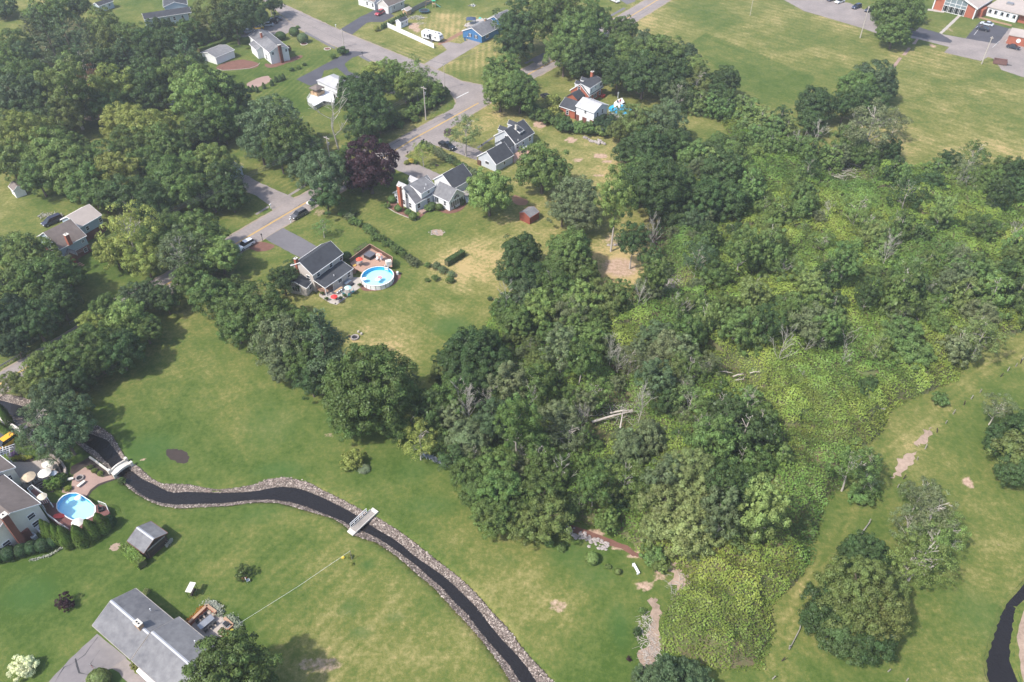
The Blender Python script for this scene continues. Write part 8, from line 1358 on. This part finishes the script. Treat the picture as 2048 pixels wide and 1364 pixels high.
# clipped box hedge beside the brown shed, hedge strips
def hedge(name, pts, w_, h_, c_, label, dens=55, seed=0):
    g = np.random.default_rng(seed); P = [Vector(p) for p in pts]; root = thing(name, tuple(P[0]), label, 'hedge'); PP = []; NN = []; core = MB()
    for a_, b_ in zip(P, P[1:]):
        L = (b_ - a_).length; u = (b_ - a_).normalized(); w = Vector((-u.y, u.x, 0)); n = int(L * (w_ + 2 * h_) * dens); l = g.uniform(0, L, n); s = g.uniform(-.5, .5, n) * w_; z = g.uniform(0, h_, n); f_ = g.integers(0, 4, n)
        s = np.where(f_ == 0, -w_ / 2, np.where(f_ == 1, w_ / 2, s)); z = np.where(f_ >= 2, h_, z); nr = np.where((f_ == 0)[:, None], [[-w.x, -w.y, .2]], np.where((f_ == 1)[:, None], [[w.x, w.y, .2]], [[0, 0, 1.]]))
        PP.append(np.stack([a_.x + u.x * l + w.x * s, a_.y + u.y * l + w.y * s, z], 1) + g.normal(0, .07, (n, 3))); NN.append(nr + rdir(g, n) * .5); c = (a_ + b_) / 2; core.box((c.x, c.y, h_ * .48), (L, w_ * .85, h_ * .9), math.atan2(u.y, u.x))
    Pn = np.concatenate(PP) - np.array(root.location); Nn = np.concatenate(NN); Nn /= np.linalg.norm(Nn, axis=1, keepdims=True); v, f = leafquads(Pn, Nn, g.uniform(.14, .26, len(Pn)), g); o = mesh_np('foliage', v, f, FOL, root); o.color = (*c_, 1); core.build('branches', M['thicket_floor'], root); return root
a_, b_ = G(247, 1090, 1.3), G(283, 1125, 1.3); hedge('box_hedge', [(a_.x, a_.y, 0), (b_.x, b_.y, 0)], 1.5, 1.5, (.14, .21, .04), 'clipped box shaped hedge along the left side of the brown shed', 70)
hedge('hedge', [G(893, 532), G(912, 520), G(927, 510)], 1.3, 1.5, (.075, .12, .04), 'dense dark strip of hedge in the lawn between the two yards', 50, 2)
hedge('grassy_hedge', [G(398, 104), G(440, 90), G(480, 70), G(520, 48)], 1.6, 1.3, (.12, .19, .045), 'long light green hedge strip behind the white garage wing', 30, 3)
hedge('ornamental_grass', [G(661, 522) - Vector((0, 0, 0)), G(665, 522)], 1.5, 1., (.1, .15, .04), 'bushy grass clump at the far wall of the tan house', 30, 4)
hedge('shrub_row', [G(712, 508), G(724, 500), G(736, 493)], 1.5, 1., (.12, .17, .06), 'low pale green planting outside the back fence of the pool deck', 40, 5)
# tall ornamental grass tuft in the lawn
g = G(728, 940); gg = np.random.default_rng(9); n = 900; a = gg.uniform(0, 6.28, n); l = gg.uniform(.5, 1.3, n); P0 = np.zeros((n, 3)); P1 = np.stack([np.cos(a) * l * .5, np.sin(a) * l * .5, 1.05 - .1 * l], 1); P2 = np.stack([np.cos(a) * l, np.sin(a) * l, .75 - .35 * l], 1); sd = np.stack([-np.sin(a), np.cos(a), np.zeros(n)], 1) * .03
V = np.stack([P0 - sd, P0 + sd, P1 + sd, P1 - sd, P2 + sd * .5, P2 - sd * .5], 1).reshape(-1, 3); i = np.arange(n) * 6; F = np.concatenate([np.stack([i, i + 1, i + 2, i + 3], 1), np.stack([i + 3, i + 2, i + 4, i + 5], 1)]); r_ = thing('ornamental_grass', tuple(g), 'round tuft of pale ornamental grass beside the yellow green bush in the lawn', 'grass tuft'); o = mesh_np('blades', V, F, FOL, r_); o.color = (.17, .22, .12, 1)
# small ring garden in the white chimney house lawn
e = G(872, 465); P = np.array([[e.x + rs.gauss(0, .9), e.y + rs.gauss(0, .6)] for _ in range(26)]); stones(P, np.full(26, .05), .22, 'ring_garden', M['stone'], 'small stone ringed planting in the lawn of the white chimney house', 'garden ring')
for nm_, ps, lb in (('bed_edging', [(435, 138), (445, 141), (470, 140), (500, 137), (515, 131), (520, 126)], 'curved white kerb edging the mulch bed of the white two storey house'), ('pool_garden_edging', [(773, 414), (790, 425), (812, 434), (832, 441)], 'thin curved edging of the flower bed at the brick chimney')):
    curved_wall(nm_, ps, .12, .16, 'concrete', lb, 1.1)
for i, (x, y, r_) in enumerate(((588, 70, 1.3), (608, 88, 1.2), (655, 97, 1.3))): e = G(x, y); mb = MB(); n_ = 16; 
for i, (x, y, lb) in enumerate(((588, 70, 'stone ring around the middle round shrub by the parking area'), (608, 88, 'stone ring around the round blue green shrub'), (655, 98, 'small empty stone ring in the lawn by the side road'))):
    e = G(x, y); o = thing('stone_ring', tuple(e), lb, 'stone ring')
    for k in range(12): t = k * math.pi / 6; MB().box((e.x + 1.2 * math.cos(t), e.y + 1.2 * math.sin(t), .08), (.5, .2, .16), t + R(90)).build('stone', M['stone_pale'], o)
    MB().lathe((e.x, e.y, .0), [(1.15, .0), (1.15, .04)], 12).build('mulch', M['mulch'], o)
# wooden shack in the wood
e = G(1095, 690); o = thing('wood_shack', tuple(e), 'dark open shack half hidden in the middle of the wood', 'shack'); MB().box((e.x, e.y, 1.1), (4., 3., .12), R(30)).build('roof', M['dark_wood'], o)
for dx in (-1.6, 1.6):
    for dy in (-1.2, 1.2): MB().box((e.x + dx, e.y + dy, .55), (.15, .15, 1.1)).build('post', M['weathered'], o)
MB().tube([(e.x + .5, e.y - 2., .9), (e.x + 3.2, e.y - .6, 1.1)], .07).build('rail', M['bark_pale'], o)
# ------------------------------------------------------------ labels for trees and shrubs from what they stand beside
LM = [((1240, 520), 'the dry wood clearing'), ((755, 553), 'the round pool'), ((640, 540), 'the tan house'), ((830, 395), 'the tall chimney white house'), ((1010, 300), 'the light grey house'), ((1165, 190), 'the brick house'), ((1165, 240), 'the white wing'), ((1060, 430), 'the red shed'), ((965, 60), 'the blue house'), ((520, 95), 'the white two storey house'), ((640, 165), 'the wooden gazebo'), ((340, 25), 'the long slate roofed house'), ((210, 8), 'the pale outbuilding'), ((130, 480), 'the brick cottage'), ((25, 370), 'the small white shed'), ((30, 1040), 'the cream house'), ((150, 1010), 'the oval pool'), ((240, 940), 'the stone bridge'), ((725, 1045), 'the plank footbridge'), ((300, 1090), 'the brown shed'), ((300, 1270), 'the ranch house'), ((1272, 1140), 'the long white bench'), ((1850, 875), 'the upper sandy strip'), ((1808, 935), 'the lower sandy strip'), ((1230, 828), 'the pale fallen logs'), ((1335, 572), 'the grey brushwood pile'), ((1690, 335), 'the field edge fallen branches'), ((1960, 120), 'the dumpster'), ((1720, 60), 'the leaning school pole'), ((1180, 285), 'the row of boulders'), ((710, 675), 'the fire pit'), ((1785, 480), 'the dark dead tangle'), ((1640, 850), 'the goldenrod patch'), ((355, 910), 'the oval mulch bed'), ((892, 293), 'the dark pickup'), ((860, 70), 'the travel trailer'), ((500, 365), 'the brown driveway'), ((1735, 1225), 'the farm lane bottom'), ((2010, 1260), 'the right edge creek'), ((600, 430), 'the dark main road car'), ((915, 175), 'the road junction'), ((1430, 140), 'the bright school field square'), ((1470, 755), 'the pale limbs on vines'), ((1310, 1270), 'the dry gravel wash'), ((1090, 690), 'the wood shack'), ((1240, 735), 'the rusty brush heap'), ((2040, 720), 'the farm lane top end'), ((45, 700), 'the left edge guard rail'), ((330, 190), 'the hidden white roofed house'), ((213, 305), 'the small tan shelter'), ((478, 340), 'the pale hidden house'), ((765, 95), 'the white vinyl fence'), ((662, 320), 'the purple maple crossarm pole'), ((852, 235), 'the tall verge pole')]
ORD = ['nearest'] + [a_ + ' nearest' for a_ in 'second third fourth fifth sixth seventh eighth ninth tenth eleventh twelfth thirteenth fourteenth fifteenth sixteenth seventeenth eighteenth nineteenth twentieth twenty-first twenty-second twenty-third twenty-fourth twenty-fifth twenty-sixth twenty-seventh twenty-eighth twenty-ninth thirtieth'.split()]
ORD_ = ['nearest', 'second nearest', 'third nearest', 'fourth nearest', 'fifth nearest', 'sixth nearest', 'seventh nearest', 'eighth nearest', 'ninth nearest', 'tenth nearest', 'eleventh nearest', 'twelfth nearest', 'thirteenth nearest', 'fourteenth nearest', 'fifteenth nearest', 'sixteenth nearest', 'seventeenth nearest', 'eighteenth nearest', 'nineteenth nearest', 'twentieth nearest']
grp = {}
for t in TREES:
    best = min(LM, key=lambda l: math.hypot(l[0][0] - t['px'], (l[0][1] - t['py']) * 1.2)); dx, dy = t['px'] - best[0][0], t['py'] - best[0][1]
    if abs(dx) > abs(dy): dr = 'right of' if dx > 0 else 'left of'
    else: dr = 'in front of' if dy > 0 else 'behind'
    t['lm'], t['dr'], t['d'] = best[1], dr, math.hypot(dx, dy)
    k_ = 'shrub' if t['kind'] in 'BCK' else 'arborvitae' if t['kind'] == 'A' else 'dead' if t['kind'] == 'D' else 'tree'
    grp.setdefault((best[1], dr, t['kind'] if k_ != 'tree' else 'tree', ), []).append(t)
for (lm, dr, k_), ts in grp.items():
    ts.sort(key=lambda t: t['d'])
    for i, t in enumerate(ts):
        base = CNAME[t['tint']] + ' ' + KNAME[t['kind']][1] if t['kind'] != 'D' else 'leafless grey'
        if t['kind'] == 'U': base = 'dense dark purple leaved'
        sz = 'big ' if t['r'] > 48 else 'small ' if (t['r'] < 20 and t['kind'] not in 'BCAK') else ''
        what = {'A': 'arborvitae', 'B': 'shrub', 'C': 'clipped shrub', 'K': 'upright shrub', 'D': 'dead tree'}.get(t['kind'], 'tree')
        lb = f"{sz}{base} {what}, {dr} {lm}" if len(ts) == 1 else f"{sz}{base}, {ORD[i] if i < 30 else 'farthest'} {what} {dr} {lm}"
        t['o']['label'] = lb; t['o']['category'] = 'tree' if what in ('tree', 'dead tree') else 'shrub' if what != 'arborvitae' else 'hedge tree'
        t['o']['group'] = {'A': 'young arborvitaes', 'B': 'shrubs', 'C': 'clipped shrubs', 'K': 'small yard trees', 'D': 'dead trees'}.get(t['kind'], 'trees of the woods and yards')
# ------------------------------------------------------------ haze
HAZE = .0003
if HAZE:
    hb = MB().box((0, 250, 56), (6200, 6900, 120)); hm = bpy.data.materials.new('haze'); hm.use_nodes = True; nt = hm.node_tree; nt.nodes.clear(); out = nn(nt, "ShaderNodeOutputMaterial"); pv = nn(nt, "ShaderNodeVolumePrincipled"); pv.inputs['Color'].default_value = (.86, .9, .96, 1); pv.inputs['Density'].default_value = HAZE; pv.inputs['Anisotropy'].default_value = .2
    nt.links.new(pv.outputs[0], out.inputs['Volume']); o = hb.build('haze', hm); tag(o, kind='stuff')
